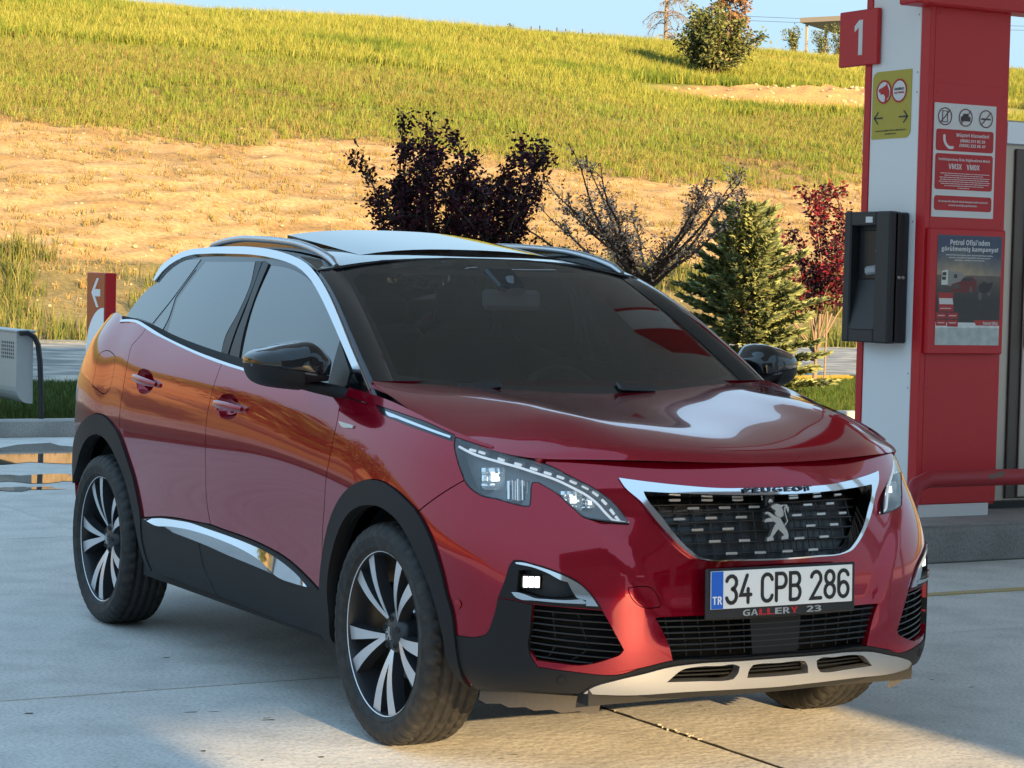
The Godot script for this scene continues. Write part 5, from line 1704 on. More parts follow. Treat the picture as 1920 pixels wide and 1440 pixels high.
func front_grille(body: Net, root: Node3D, grille: PackedVector2Array, gin: PackedVector2Array, lgrille: PackedVector2Array, h1: PackedVector2Array, h2: PackedVector2Array) -> void:
	var C := CENTRE
	var mb := MB.new()
	panel(mb, body, inset(grille, 0.001), [gin], 0.010, 0.05, 0.2)
	var g := put(mb, "grille_surround", M.chrome, root)
	var sink := func(_u: float, w: float) -> float: return -0.016 - 0.044 * clampf((w - 5.7) / 2.9, 0, 1)
	mb = MB.new(); panel(mb, body, gin, [], -0.026, 0.0, 0.3, sink)
	put(mb, "grille_backing", M.grille_black, g)
	var at := func(u: float, w: float, o: float) -> Vector3: return body.at(u, w, sink.call(u, w) + o)
	# bars: seven rows and slanting uprights
	var vs := []
	for r in 7: vs.append(lerpf(6.02, 8.42, r / 6.0))
	var span := func(w: float) -> float:
		var m := C
		for k in 200:
			var u := C - k * 0.02
			if not Geometry2D.is_point_in_polygon(Vector2(u, w), gin): break
			m = u
		return m
	for r in 7:
		var u0: float = span.call(vs[r])
		var ps := []
		for k in 31: ps.append(at.call(lerpf(u0, 2 * C - u0, k / 30.0), vs[r], -0.008))
		mb = MB.new(); mb.tube(ps, [0.0032], 4, false)
		put(mb, "grille_bar", M.grille_black, g)
	var du := 0.27
	for k in range(-10, 11):
		var ps := []
		for q in 13:
			var w := lerpf(5.88, 8.6, q / 12.0)
			var u := C + k * du * (1.0 + 0.03 * (w - 6.0))
			if Geometry2D.is_point_in_polygon(Vector2(u, w), gin): ps.append(at.call(u, w, -0.012))
		if ps.size() > 1:
			mb = MB.new(); mb.tube(ps, [0.003], 4, false)
			put(mb, "grille_upright", M.grille_black, g)
	# bright dashes, staggered from row to row
	for r in 6:
		var w: float = lerpf(8.27, 6.02, r / 5.0)
		var u0: float = span.call(w) + 0.12
		for k in range(-10, 11):
			if (k + r) % 2 != 0: continue
			var uc := C + k * du * (1.0 + 0.03 * (w - 6.0))
			if uc - 0.11 < u0 or uc + 0.11 > 2 * C - u0: continue
			if absf(uc - C) < 0.28 and r > 0 and r < 5: continue
			mb = MB.new()
			var a: Vector3 = at.call(uc - 0.105, w, 0.002); var b: Vector3 = at.call(uc + 0.105, w, 0.002)
			var e: Array = body.ev(uc, w)
			var bs := Basis((b - a).normalized(), e[1].cross((b - a).normalized()).normalized(), e[1])
			mb.box((a + b) * 0.5, Vector3(a.distance_to(b), 0.0085, 0.008), bs, 0.002)
			put(mb, "grille_dash", M.silver, g)
	# lettering on the bright bar
	var e: Array = body.ev(C, 8.60)
	lettering(g, "PEUGEOT", Transform3D(basis_to(e[1]), e[0] + e[1] * 0.0125), 0.015, 0.25, M.rim_dark, 0.003)
	# camera and emblem
	mb = MB.new()
	var q: Vector3 = at.call(C, 8.13, 0.004)
	mb.box(q, Vector3(0.03, 0.034, 0.034), Basis(), 0.004)
	put(mb, "front_camera", M.satin_black, g)
	mb = MB.new(); mb.lathe([Vector2(0.0001, 0.004), Vector2(0.005, 0.003), Vector2(0.008, 0.0)], 16, Transform3D(basis_to(Vector3(1, 0, 0)), q + Vector3(0.016, 0, 0)))
	put(mb, "camera_lens", M.rail, g)
	emblem(g, Transform3D(basis_to(body.ev(C, 7.2)[1]), at.call(C, 7.15, 0.03)), 0.112)
	# lower grille: slats, uprights, the flat sensor cover in the middle
	var low := thingless("lower_grille", root)
	for r in 6:
		var w := lerpf(2.92, 3.86, r / 5.0)
		var u0 := C
		for k in 200:
			if not Geometry2D.is_point_in_polygon(Vector2(C - k * 0.02, w), lgrille): break
			u0 = C - k * 0.02
		var rows := [[], []]
		for k in 33:
			var u := lerpf(u0, 2 * C - u0, k / 32.0)
			rows[0].append(body.at(u, w + 0.03, -0.014)); rows[1].append(body.at(u, w - 0.02, -0.05))
		mb = MB.new(); mb.grid(rows)
		var top := []
		for k in 33: top.append(rows[0][k])
		mb.tube(top, [0.0035], 5, false)
		put(mb, "grille_slat", M.grille_black, low)
	for k in range(-7, 8):
		if absi(k) < 2: continue
		var ps := []
		for r in 8:
			var w := lerpf(2.75, 3.98, r / 7.0)
			var u := C + k * 0.27 * (1.0 + 0.05 * (w - 3.0))
			if Geometry2D.is_point_in_polygon(Vector2(u, w), lgrille): ps.append(body.at(u, w, -0.03))
		if ps.size() > 1:
			mb = MB.new(); mb.tube(ps, [0.0028], 4, false)
			put(mb, "grille_upright", M.grille_black, low)
	mb = MB.new()
	panel(mb, body, smooth([Vector2(C - 0.44, 2.72), Vector2(C + 0.44, 2.72), Vector2(C + 0.5, 4.0), Vector2(C - 0.5, 4.0)]), [], -0.012, 0.06, 0.2)
	put(mb, "sensor_cover", clad_mat(), low)
	for h in [h1, mirrored(h1), h2]:
		var c := Vector2.ZERO; var lo := Vector2(99, 99); var hi := -lo
		for p in h:
			c += p / h.size(); lo = lo.min(p); hi = hi.max(p)
		for r in 3:
			var w := lerpf(lo.y, hi.y, 0.25 + 0.25 * r)
			var ps := []
			for k in 9: ps.append(body.at(lerpf(lo.x - 0.1, hi.x + 0.1, k / 8.0), w, -0.03))
			mb = MB.new(); mb.tube(ps, [0.004], 4, false)
			put(mb, "grille_slat", M.grille_black, low)

func clad_mat() -> Material: return M.cladding

func thingless(called: String, parent: Node) -> Node3D:
	var o := Node3D.new(); o.name = called; parent.add_child(o, true); return o

func fog_pod(body: Net, root: Node3D, pod: PackedVector2Array, fogg: PackedVector2Array, sgn: int) -> void:
	var mm := func(l: PackedVector2Array) -> PackedVector2Array: return l if sgn == 0 else mirrored(l)
	var pm := func(p: Vector2) -> Vector2: return p if sgn == 0 else Vector2(2.0 * CENTRE - p.x, p.y)
	var hole := smooth(line("pod_hole"))
	var mb := MB.new()
	panel(mb, body, mm.call(inset(pod, 0.0015)), [mm.call(hole)], 0.002, 0.035, 0.15)
	var o := put(mb, "fog_lamp_bezel", M.cladding, root)
	mb = MB.new(); panel(mb, body, mm.call(hole), [], -0.045, 0.0, 0.15); put(mb, "lamp_recess", M.satin_black, o)
	for k in ["pod_ch_up", "pod_ch_lo"]:
		mb = MB.new(); panel(mb, body, mm.call(smooth(line(k), true, 25.0)), [], 0.008, 0.012, 0.12)
		put(mb, "chrome_trim", M.chrome, o)
	var fl := line("fog_lamp")
	var c := Vector2.ZERO
	for p in fl: c += p * 0.25
	c = pm.call(c)
	var e: Array = body.ev(c.x, c.y)
	var dir: Vector3 = (e[1] + Vector3(0.6, 0, 0)).normalized()
	mb = MB.new(); mb.box(e[0] - e[1] * 0.028, Vector3(0.062, 0.046, 0.03), basis_to(dir), 0.006)
	put(mb, "fog_lamp", M.reflector, o)
	mb = MB.new()
	for q in 3:
		mb.box(e[0] - e[1] * 0.028 + basis_to(dir) * Vector3(-0.017 + 0.017 * q, 0.0, 0.0155), Vector3(0.0145, 0.032, 0.004), basis_to(dir), 0.0015)
	put(mb, "lit_diode", M.lit_lamp, o)
	# grille below
	var g := thingless("side_intake", root)
	var a := line("fog_slat_L"); var b := line("fog_slat_R")
	for r in 9:
		var rows := [[], []]
		for k in 13:
			var p: Vector2 = pm.call(a[r].lerp(b[r], k / 12.0))
			rows[0].append(body.at(p.x, p.y, -0.016)); rows[1].append(body.at(p.x, p.y - 0.04, -0.05))
		mb = MB.new(); mb.grid(rows); mb.tube(rows[0], [0.003], 5, false)
		put(mb, "grille_slat", M.grille_black, g)
	for t in [0.28, 0.62]:
		var ps := []
		for r in 8:
			var p: Vector2 = pm.call(a[r].lerp(b[r], t))
			ps.append(body.at(p.x, p.y, -0.03))
		mb = MB.new(); mb.tube(ps, [0.003], 4, false)
		put(mb, "grille_upright", M.grille_black, g)

func headlamp(body: Net, root: Node3D, hl: PackedVector2Array, sgn: int) -> void:
	var mm := func(l: PackedVector2Array) -> PackedVector2Array: return l if sgn == 0 else mirrored(l)
	var pm := func(p: Vector2) -> Vector2: return p if sgn == 0 else Vector2(2.0 * CENTRE - p.x, p.y)
	var o := thingless("headlamp", root)
	var mb := MB.new()
	panel(mb, body, mm.call(inset(hl, 0.002)), [mm.call(inset(hl, 0.006))], -0.002, 0.06, 0.15)
	put(mb, "lamp_rim", M.satin_black, o)
	mb = MB.new(); panel(mb, body, mm.call(inset(hl, 0.003)), [], -0.055, 0.0, 0.2)
	put(mb, "lamp_housing", M.lamp_dark, o)
	mb = MB.new(); panel(mb, body, mm.call(inset(hl, 0.003)), [], -0.002, 0.0, 0.15)
	put(mb, "lamp_lens", M.clear_glass, o)
	# light guide line
	var ln := []
	for p in resample(line("hl_line"), 40):
		var q: Vector2 = pm.call(p); ln.append(body.at(q.x, q.y, -0.016))
	mb = MB.new(); mb.tube(ln, [0.004], 6)
	put(mb, "light_guide", M.guide_white, o)
	# running-light blocks
	var d := line("hl_drl")
	for k in d.size():
		var p: Vector2 = pm.call(d[k])
		var nx: Vector2 = pm.call(d[min(k + 1, d.size() - 1)]); var pv: Vector2 = pm.call(d[max(k - 1, 0)])
		var e: Array = body.ev(p.x, p.y)
		var dir: Vector3 = (body.at(nx.x, nx.y) - body.at(pv.x, pv.y)).normalized()
		var up: Vector3 = e[1].cross(dir).normalized()
		mb = MB.new(); mb.box(e[0] - e[1] * 0.022, Vector3(0.028 - 0.0006 * k, 0.0085, 0.006), Basis(dir, up, e[1]), 0.002)
		put(mb, "running_light", M.guide_white, o)
		mb = MB.new(); mb.box(e[0] - e[1] * 0.032 + up * 0.004, Vector3(0.036, 0.024, 0.008), Basis(dir, up, e[1]), 0.002)
		put(mb, "light_frame", M.lamp_grey, o)
	# reflectors and bulbs
	var pr := line("hl_proj")
	var rad := [0.040, 0.032, 0.035, 0.018]
	for k in 4:
		var p: Vector2 = pm.call(pr[k])
		var e: Array = body.ev(p.x, p.y)
		var dir: Vector3 = (e[1] * 0.5 + Vector3(1, 0, 0) * 0.9).normalized()
		var xf := Transform3D(basis_to(dir), e[0] - e[1] * 0.038)
		var R: float = rad[k]
		mb = MB.new()
		if k == 1:
			for q in 5:
				mb.box(xf * Vector3(-0.028 + 0.014 * q, 0.0, -0.004 * absf(q - 2)), Vector3(0.0125, 0.07 - 0.006 * absf(q - 2), 0.012), xf.basis * Basis(Vector3.UP, (q - 2) * 0.25), 0.003)
			put(mb, "lamp_reflector", M.reflector, o)
		else:
			for gx in 3:
				for gy in 3:
					var tilt := Basis(Vector3.UP, (gx - 1) * 0.35) * Basis(Vector3.RIGHT, -(gy - 1) * 0.35)
					mb.box(xf * Vector3((gx - 1) * R * 0.62, (gy - 1) * R * 0.62, -0.006 - 0.004 * (absf(gx - 1) + absf(gy - 1))), Vector3(R * 0.58, R * 0.58, 0.014), xf.basis * tilt, R * 0.13)
			put(mb, "lamp_reflector", M.reflector, o)
			mb = MB.new(); mb.box(xf * Vector3(0, 0, 0.010), Vector3(R * 1.75, R * 1.7, 0.012), xf.basis, R * 0.3)
			put(mb, "projector_lens", M.lens_glass, o)
			mb = MB.new(); mb.box(xf * Vector3(R * 0.12, R * 0.1, 0.003), Vector3(R * 0.55, R * 0.6, 0.003), xf.basis, 0.001)
			put(mb, "lit_diode", M.lit_soft, o)

func number_plate(body: Net, root: Node3D) -> void:
	var nrm := Vector3(1, 0.03, 0).normalized()
	var xf := Transform3D(basis_to(nrm), Vector3(0.918, 0.5825, 0.0))
	# local: x across (viewer's left is -x ... +z of the car), y up, z out
	var mb := MB.new()
	mb.box(xf * Vector3(0, -0.012, -0.010), Vector3(0.548, 0.150, 0.012), xf.basis, 0.004)
	var holder := put(mb, "plate_holder", M.satin_black, root)
	mb = MB.new(); mb.box(xf * Vector3(0, 0.0, -0.002), Vector3(0.520, 0.112, 0.003), xf.basis, 0.001)
	var pl := put(mb, "number_plate", M.plate_white, holder)
	mb = MB.new(); mb.box(xf * Vector3(-0.238, 0.0, -0.0002), Vector3(0.042, 0.110, 0.002), xf.basis)
	put(mb, "blue_band", M.plate_blue, holder)
	lettering(holder, "TR", Transform3D(xf.basis, xf * Vector3(-0.238, -0.030, 0.0012)), 0.024, 0.034, M.plate_white, 0.0006)
	var x := -0.205
	for ch in "34 CPB 286":
		if ch == " ":
			x += 0.026
			continue
		mb = MB.new()
		var lift := 0.0008
		for s in GLYPH[ch]:
			var pts := []
			for q in s: pts.append(Vector2(x + q.x * 0.036, -0.040 + q.y * 0.080))
			stroke(mb, pts, 0.0112, 0.001, Transform3D(xf.basis, xf * Vector3(0, 0, lift)))
			lift += 0.0002
		put(mb, "plate_character", M.plate_black, holder)
		x += 0.0515
	var cols := [M.silver, M.silver, M.red_letter, M.red_letter, M.silver, M.silver, M.red_letter, null, M.silver, M.silver]
	var txt := "GALLERY 23"
	for k in txt.length():
		if txt[k] == " ": continue
		lettering(holder, txt[k], Transform3D(xf.basis, xf * Vector3(-0.130 + 0.0292 * k, -0.0715, -0.0035)), 0.0185, 0.0255, cols[k], 0.001)

# strokes of the plate's lettering in a unit box
static func arc(cx: float, cy: float, rx: float, ry: float, a0: float, a1: float, n := 9) -> Array:
	var o := []
	for k in n:
		var a := deg_to_rad(lerpf(a0, a1, float(k) / (n - 1)))
		o.append(Vector2(cx + rx * cos(a), cy + ry * sin(a)))
	return o

var GLYPH := {
	"3": [arc(.5, .76, .5, .24, 165, -80) + arc(.5, .26, .5, .26, 80, -165)],
	"4": [[Vector2(.62, 1), Vector2(0, .28), Vector2(1, .28)], [Vector2(.72, .5), Vector2(.72, 0)]],
	"C": [arc(.5, .76, .5, .24, 10, 180) + arc(.5, .24, .5, .24, 180, 350)],
	"P": [[Vector2(0, 0), Vector2(0, 1)] + arc(.55, .74, .45, .26, 90, -90) + [Vector2(.1, .48)]],
	"B": [[Vector2(0, 0), Vector2(0, 1)] + arc(.55, .765, .40, .235, 90, -90) + arc(.55, .265, .45, .265, 85, -90) + [Vector2(.12, 0)], [Vector2(.1, .53), Vector2(.5, .53)]],
	"2": [arc(.5, .74, .5, .26, 165, -20) + [Vector2(0, 0), Vector2(1, 0)]],
	"8": [arc(.5, .76, .44, .24, 90, 450, 15), arc(.5, .26, .5, .26, 90, 450, 15)],
	"6": [arc(.5, .76, .5, .24, 15, 172), arc(.5, .28, .5, .28, 180, 540, 17), [Vector2(0, .8), Vector2(0, .3)]],
}

func lettering(parent: Node, text: String, xf: Transform3D, height: float, width: float, m: Material, depth := 0.002) -> MeshInstance3D:
	var t := TextMesh.new()
	var f := SystemFont.new()
	f.font_names = PackedStringArray(["Droid Sans"])
	f.font_weight = 700
	t.font = f
	t.text = text
	t.font_size = 64
	t.pixel_size = 0.01
	t.depth = 0.02
	t.curve_step = 2.0
	var o := MeshInstance3D.new()
	o.name = "lettering"
	o.mesh = t
	o.material_override = m
	var bb := t.get_aabb()
	var sx := width / maxf(bb.size.x, 0.01); var sy := height / maxf(bb.size.y, 0.01)
	var c := bb.get_center()
	o.transform = xf * Transform3D(Basis().scaled(Vector3(sx, sy, depth / 0.02)), Vector3(-c.x * sx, -c.y * sy, 0))
	parent.add_child(o, true)
	return o

func emblem(parent: Node, xf: Transform3D, h: float) -> void:
	# rearing animal figure, traced as flat bevelled pieces
	var polys := [
		[Vector2(-0.152, 0.413), Vector2(-0.087, 0.467), Vector2(0.011, 0.500), Vector2(0.109, 0.478), Vector2(0.185, 0.391), Vector2(0.239, 0.283), Vector2(0.239, 0.174), Vector2(0.152, 0.120), Vector2(0.065, 0.141), Vector2(0.000, 0.185), Vector2(-0.043, 0.239), Vector2(-0.011, 0.304), Vector2(-0.043, 0.337), Vector2(-0.109, 0.370)],
		[Vector2(-0.359, 0.272), Vector2(-0.304, 0.293), Vector2(-0.217, 0.283), Vector2(-0.087, 0.196), Vector2(0.043, 0.141), Vector2(0.130, 0.109), Vector2(0.239, -0.065), Vector2(0.348, -0.239), Vector2(0.391, -0.348), Vector2(0.380, -0.457), Vector2(0.163, -0.467), Vector2(0.163, -0.391), Vector2(0.250, -0.359), Vector2(0.217, -0.315), Vector2(0.065, -0.185), Vector2(-0.043, -0.304), Vector2(-0.109, -0.370), Vector2(-0.076, -0.478), Vector2(-0.304, -0.500), Vector2(-0.293, -0.402), Vector2(-0.196, -0.370), Vector2(-0.130, -0.217), Vector2(-0.043, -0.065), Vector2(0.000, -0.033), Vector2(-0.109, 0.043), Vector2(-0.196, 0.174), Vector2(-0.283, 0.239), Vector2(-0.337, 0.217)],
		[Vector2(-0.387, 0.043), Vector2(-0.348, 0.098), Vector2(-0.217, 0.130), Vector2(-0.109, 0.087), Vector2(-0.087, 0.033), Vector2(-0.152, 0.022), Vector2(-0.304, 0.022), Vector2(-0.370, 0.011)],
		[Vector2(0.239, -0.065), Vector2(0.326, 0.022), Vector2(0.283, 0.152), Vector2(0.239, 0.304), Vector2(0.235, 0.391), Vector2(0.283, 0.435), Vector2(0.370, 0.413), Vector2(0.387, 0.304), Vector2(0.359, 0.239), Vector2(0.326, 0.304), Vector2(0.304, 0.370), Vector2(0.272, 0.359), Vector2(0.278, 0.261), Vector2(0.326, 0.109), Vector2(0.359, 0.022), Vector2(0.272, -0.098)],
	]
	var mb := MB.new()
	var z := 0.0
	for p in polys:
		var s := PackedVector2Array()
		for q in p: s.append(Vector2(q.x * h * 1.04, q.y * h))
		mb.extrude(s, 0.012, xf * Transform3D(Basis(), Vector3(0, 0, z)), 0.0)
		z += 0.0012
	put(mb, "emblem", M.silver, parent)

func make_wheel() -> Node3D:
	var o := Node3D.new()
	var mb := MB.new()
	# tyre: profile with grooves, shoulder blocks cut by slots
	var half := 0.104
	var prof := [Vector2(0.2590, 0.086), Vector2(0.2675, 0.096), Vector2(0.2731, 0.0985), Vector2(0.2745, 0.1015), Vector2(0.2766, 0.1018), Vector2(0.2780, 0.1000), Vector2(0.2900, 0.1045), Vector2(0.3040, 0.1052), Vector2(0.3060, 0.1068), Vector2(0.3090, 0.1068), Vector2(0.3110, 0.1053), Vector2(0.3150, 0.1055), Vector2(0.3320, 0.100), Vector2(0.3430, 0.092), Vector2(0.3490, 0.080), Vector2(0.3515, 0.066), Vector2(0.3525, 0.0575), Vector2(0.3430, 0.0555), Vector2(0.3430, 0.0465), Vector2(0.3533, 0.0445), Vector2(0.3538, 0.0235), Vector2(0.3440, 0.022), Vector2(0.3440, 0.012), Vector2(0.3540, 0.0105), Vector2(0.3540, -0.0105), Vector2(0.3440, -0.012), Vector2(0.3440, -0.022), Vector2(0.3538, -0.0235), Vector2(0.3533, -0.0445), Vector2(0.3430, -0.0465), Vector2(0.3430, -0.0555), Vector2(0.3525, -0.0575), Vector2(0.3515, -0.066), Vector2(0.3490, -0.080), Vector2(0.3430, -0.092), Vector2(0.3320, -0.100), Vector2(0.3150, -0.1055), Vector2(0.2900, -0.1045), Vector2(0.2590, -0.086)]
	var K := 288
	var rows := []
	for j in prof.size():
		var row := []
		for q in K + 1:
			var p: Vector2 = prof[j]
			var ang := TAU * q / K
			var r := p.x
			var sh := absf(p.y)
			if sh > 0.056 and sh < 0.101:                    # shoulder slots
				var ph := fposmod(q + (2 if sh > 0.075 else 0) * signf(p.y), 6.0)
				if ph < 2.0 and p.x > 0.33: r -= 0.0045
			elif sh > 0.023 and sh < 0.045:                  # fine sipes in the ribs
				if fposmod(q + 3.0, 8.0) < 1.0: r -= 0.003
			row.append(Vector3(r * cos(ang), r * sin(ang), p.y))
		rows.append(row)
	mb.grid(rows, [], true)
	var ty := put(mb, "tyre", M.tyre, o)
	ty.set_meta("turns", 1)
	# rim: lip, barrel, machined edge
	mb = MB.new()
	mb.lathe([Vector2(0.2605, 0.088), Vector2(0.2662, 0.0905), Vector2(0.2688, 0.089), Vector2(0.2688, 0.083)], 96, Transform3D())
	mb.lathe([Vector2(0.2605, 0.088), Vector2(0.2580, 0.0865)], 96, Transform3D())
	var lip := put(mb, "rim_lip", M.machined, o); lip.set_meta("turns", 1)
	mb = MB.new()
	mb.lathe([Vector2(0.2580, 0.0865), Vector2(0.2530, 0.070), Vector2(0.2440, 0.03), Vector2(0.2400, -0.03), Vector2(0.248, -0.09)], 96, Transform3D())
	var rim := put(mb, "rim", M.rim_dark, o); rim.set_meta("turns", 1)
	# spokes in pairs: machined face, dark flanks
	for k in 5:
		for sgn in [-1.0, 1.0]:
			var a0 = TAU * k / 5.0 + sgn * deg_to_rad(12.5) + PI / 2
			var dirr := Vector3(cos(a0), sin(a0), 0); var tang := Vector3(-sin(a0), cos(a0), 0)
			var face_rows := []
			var L := []; var R := []; var L2 := []; var R2 := []
			for q in 9:
				var t := q / 8.0
				var r := lerpf(0.050, 0.2600, t)
				var zz := lerpf(0.052, 0.080, t) + 0.012 * sin(PI * t)
				var wdt := lerpf(0.0065, 0.0235, t)
				var shift = -sgn * 0.010 * (1.0 - t)
				var c = dirr * r + tang * shift
				L.append(c - tang * wdt + Vector3(0, 0, zz)); R.append(c + tang * wdt + Vector3(0, 0, zz - 0.003))
				L2.append(c - tang * (wdt + 0.005) + Vector3(0, 0, zz - 0.040)); R2.append(c + tang * (wdt + 0.005) + Vector3(0, 0, zz - 0.043))
			mb = MB.new(); mb.grid([L, R])
			mb.grid([L, L.map(func(p): return p - Vector3(0, 0, 0.002))])
			var sf := put(mb, "spoke", M.machined, o); sf.set_meta("turns", 1)
			mb = MB.new(); mb.grid([L2, L.map(func(p): return p - Vector3(0, 0, 0.0012))]); mb.grid([R.map(func(p): return p - Vector3(0, 0, 0.0012)), R2]); mb.grid([L2, R2])
			put(mb, "spoke_flank", M.rim_dark, o).set_meta("turns", 1)
	mb = MB.new()
	mb.lathe([Vector2(0.0001, 0.061), Vector2(0.026, 0.060), Vector2(0.030, 0.056), Vector2(0.034, 0.057), Vector2(0.062, 0.050), Vector2(0.075, 0.03), Vector2(0.078, 0.0)], 40, Transform3D())
	var hub := put(mb, "hub", M.rim_dark, o); hub.set_meta("turns", 1)
	for k in 5:
		var a := TAU * (k + 0.5) / 5.0 + PI / 2
		mb = MB.new(); mb.lathe([Vector2(0.0001, 0.045), Vector2(0.009, 0.045), Vector2(0.011, 0.055), Vector2(0.012, 0.045)], 6, Transform3D(Basis(), Vector3(cos(a) * 0.047, sin(a) * 0.047, 0.004)))
		put(mb, "wheel_bolt", M.satin_black, o).set_meta("turns", 1)
	emblem(o, Transform3D(Basis(), Vector3(0, 0, 0.066)), 0.042)
	# brake
	mb = MB.new(); mb.lathe([Vector2(0.08, 0.0), Vector2(0.085, -0.005), Vector2(0.15, -0.005), Vector2(0.15, -0.025)], 48, Transform3D())
	put(mb, "brake_disc", M.rail, o)
	mb = MB.new(); mb.box(Vector3(-0.10, 0.08, -0.01), Vector3(0.06, 0.14, 0.06), Basis(Vector3(0, 0, 1), 0.7), 0.012)
	put(mb, "brake_caliper", M.satin_black, o)
	return o

var MIRROR_CAP := [[1.102, 1.182], [1.097, 1.209], [1.084, 1.221], [1.042, 1.237], [0.971, 1.254], [0.916, 1.259], [0.899, 1.251], [0.870, 1.221], [0.852, 1.196], [0.854, 1.165], [0.861, 1.126], [0.896, 1.123], [0.942, 1.116], [0.951, 1.095], [1.011, 1.101], [1.054, 1.109], [1.080, 1.123], [1.096, 1.150]]

func door_mirror(root: Node3D, sg: float) -> void:
	# outline in the (z, y) plane, puffed forwards
	var o := thingless("door_mirror", root)
	var outl := smooth(MIRROR_CAP.map(func(p): return Vector2(p[0], p[1])), true, 50.0, 5, Vector2.ONE)
	var c := Vector2(0.975, 1.18)
	var x0 := -0.54
	var top := MB.new(); var low := MB.new()
	var mk := func(cut_top: bool) -> Array:
		var rows := []
		for r in [[0.93, -0.075], [0.98, -0.05], [1.0, -0.01], [0.985, 0.03], [0.93, 0.062], [0.80, 0.088], [0.6, 0.104], [0.35, 0.112], [0.02, 0.115]]:
			var row := []
			for k in outl.size() + 1:
				var q = c + (outl[k % outl.size()] - c) * r[0]
				var edge = 1.152 + (q.x - 0.897) * 0.146
				if cut_top: q.y = maxf(q.y, edge)
				else: q.y = minf(q.y, edge - 0.001)
				row.append(Vector3(x0 + r[1] - (q.x - 0.93) * 0.28, q.y, q.x * sg))
			rows.append(row)
		return rows
	top.grid(mk.call(true), [], true); low.grid(mk.call(false), [], true)
	put(top, "mirror_cap", M.gloss_black, o)
	put(low, "mirror_base", M.cladding, o)
	# indicator strip
	var ps := []
	for k in 11:
		var zz := lerpf(0.885, 1.098, k / 10.0)
		ps.append(Vector3(x0 + 0.106 - 0.10 * pow(absf(zz - 0.975) / 0.127, 3.5) - (zz - 0.93) * 0.28, 1.148 + (zz - 0.897) * 0.146, zz * sg))
	var mb := MB.new(); mb.tube(ps, [0.007], 6, true, 0.8)
	put(mb, "indicator_strip", M.lamp_grey, o)
	# glass on the back
	mb = MB.new()
	var gp := []
	for p in outl:
		var q := c + (p - c) * 0.9
		gp.append(Vector3(x0 - 0.078 - (q.x - 0.93) * 0.28, q.y, q.x * sg))
	var gc := Vector3(x0 - 0.078 - (c.x - 0.93) * 0.28, c.y, c.x * sg)
	for k in gp.size(): mb.face([gc, gp[k], gp[(k + 1) % gp.size()]])
	put(mb, "mirror_glass", M.chrome, o)
	# arm
	mb = MB.new()
	mb.tube([Vector3(-0.40, 1.075, 0.775 * sg), Vector3(-0.45, 1.082, 0.80 * sg), Vector3(-0.475, 1.095, 0.84 * sg), Vector3(-0.50, 1.108, 0.90 * sg), Vector3(-0.53, 1.122, 0.96 * sg)], [0.034, 0.032, 0.030, 0.028, 0.024], 10, true, 0.75)
	put(mb, "mirror_arm", M.cladding, o)

func interior(root: Node3D) -> void:
	var o := thingless("cabin", root)
	var mb := MB.new()
	mb.box(Vector3(-0.62, 0.98, 0), Vector3(0.42, 0.16, 1.36), Basis(Vector3(0, 0, 1), 0.12), 0.04)
	mb.box(Vector3(-0.70, 1.055, -0.36), Vector3(0.16, 0.06, 0.34), Basis(), 0.02)
	put(mb, "dashboard", M.cabin_dark, o)
	for zz in [0.36, -0.36]:
		mb = MB.new()
		mb.box(Vector3(-1.45, 0.62, zz), Vector3(0.5, 0.16, 0.5), Basis(), 0.05)
		mb.box(Vector3(-1.68, 0.95, zz), Vector3(0.15, 0.66, 0.48), Basis(Vector3(0, 0, 1), 0.28), 0.06)
		mb.box(Vector3(-1.80, 1.36, zz), Vector3(0.11, 0.20, 0.27), Basis(Vector3(0, 0, 1), 0.18), 0.05)
		mb.tube([Vector3(-1.76, 1.2, zz - 0.05), Vector3(-1.79, 1.32, zz - 0.05)], [0.008]); mb.tube([Vector3(-1.76, 1.2, zz + 0.05), Vector3(-1.79, 1.32, zz + 0.05)], [0.008])
		put(mb, "front_seat", M.seat, o)
	mb = MB.new(); mb.box(Vector3(-2.55, 0.95, 0), Vector3(0.15, 0.66, 1.2), Basis(Vector3(0, 0, 1), 0.3), 0.06)
	for zz in [-0.4, 0.0, 0.4]: mb.box(Vector3(-2.67, 1.33, zz), Vector3(0.1, 0.14, 0.26), Basis(Vector3(0, 0, 1), 0.2), 0.04)
	put(mb, "rear_seat", M.seat, o)
	mb = MB.new()
	var ps := []
	var cb := Basis(Vector3(0, 0, 1), 0.45)
	for k in 25: ps.append(Vector3(-0.98, 1.0, -0.36) + cb * Vector3(0, cos(TAU * k / 24.0) * 0.16, sin(TAU * k / 24.0) * 0.175))
	mb.tube(ps, [0.015], 8, false)
	mb.box(Vector3(-0.96, 0.99, -0.36), Vector3(0.05, 0.10, 0.3), cb, 0.02)
	put(mb, "steering_wheel", M.cabin_dark, o)
	mb = MB.new(); mb.box(Vector3(-0.78, 1.405, 0), Vector3(0.03, 0.075, 0.24), Basis(Vector3(0, 0, 1), 0.15), 0.014)
	mb.tube([Vector3(-0.78, 1.40, 0), Vector3(-0.80, 1.49, 0)], [0.015])
	put(mb, "rear_view_mirror", M.mirror_back, o)
	mb = MB.new(); mb.box(Vector3(-0.83, 1.475, 0), Vector3(0.14, 0.03, 0.12), Basis(Vector3(0, 0, 1), -0.5), 0.01)
	put(mb, "camera_pod", M.satin_black, o)
	mb = MB.new(); mb.box(Vector3(-1.8, 1.5, 0), Vector3(1.5, 0.02, 0.98), Basis())
	put(mb, "headliner", M.cabin_grey, o)
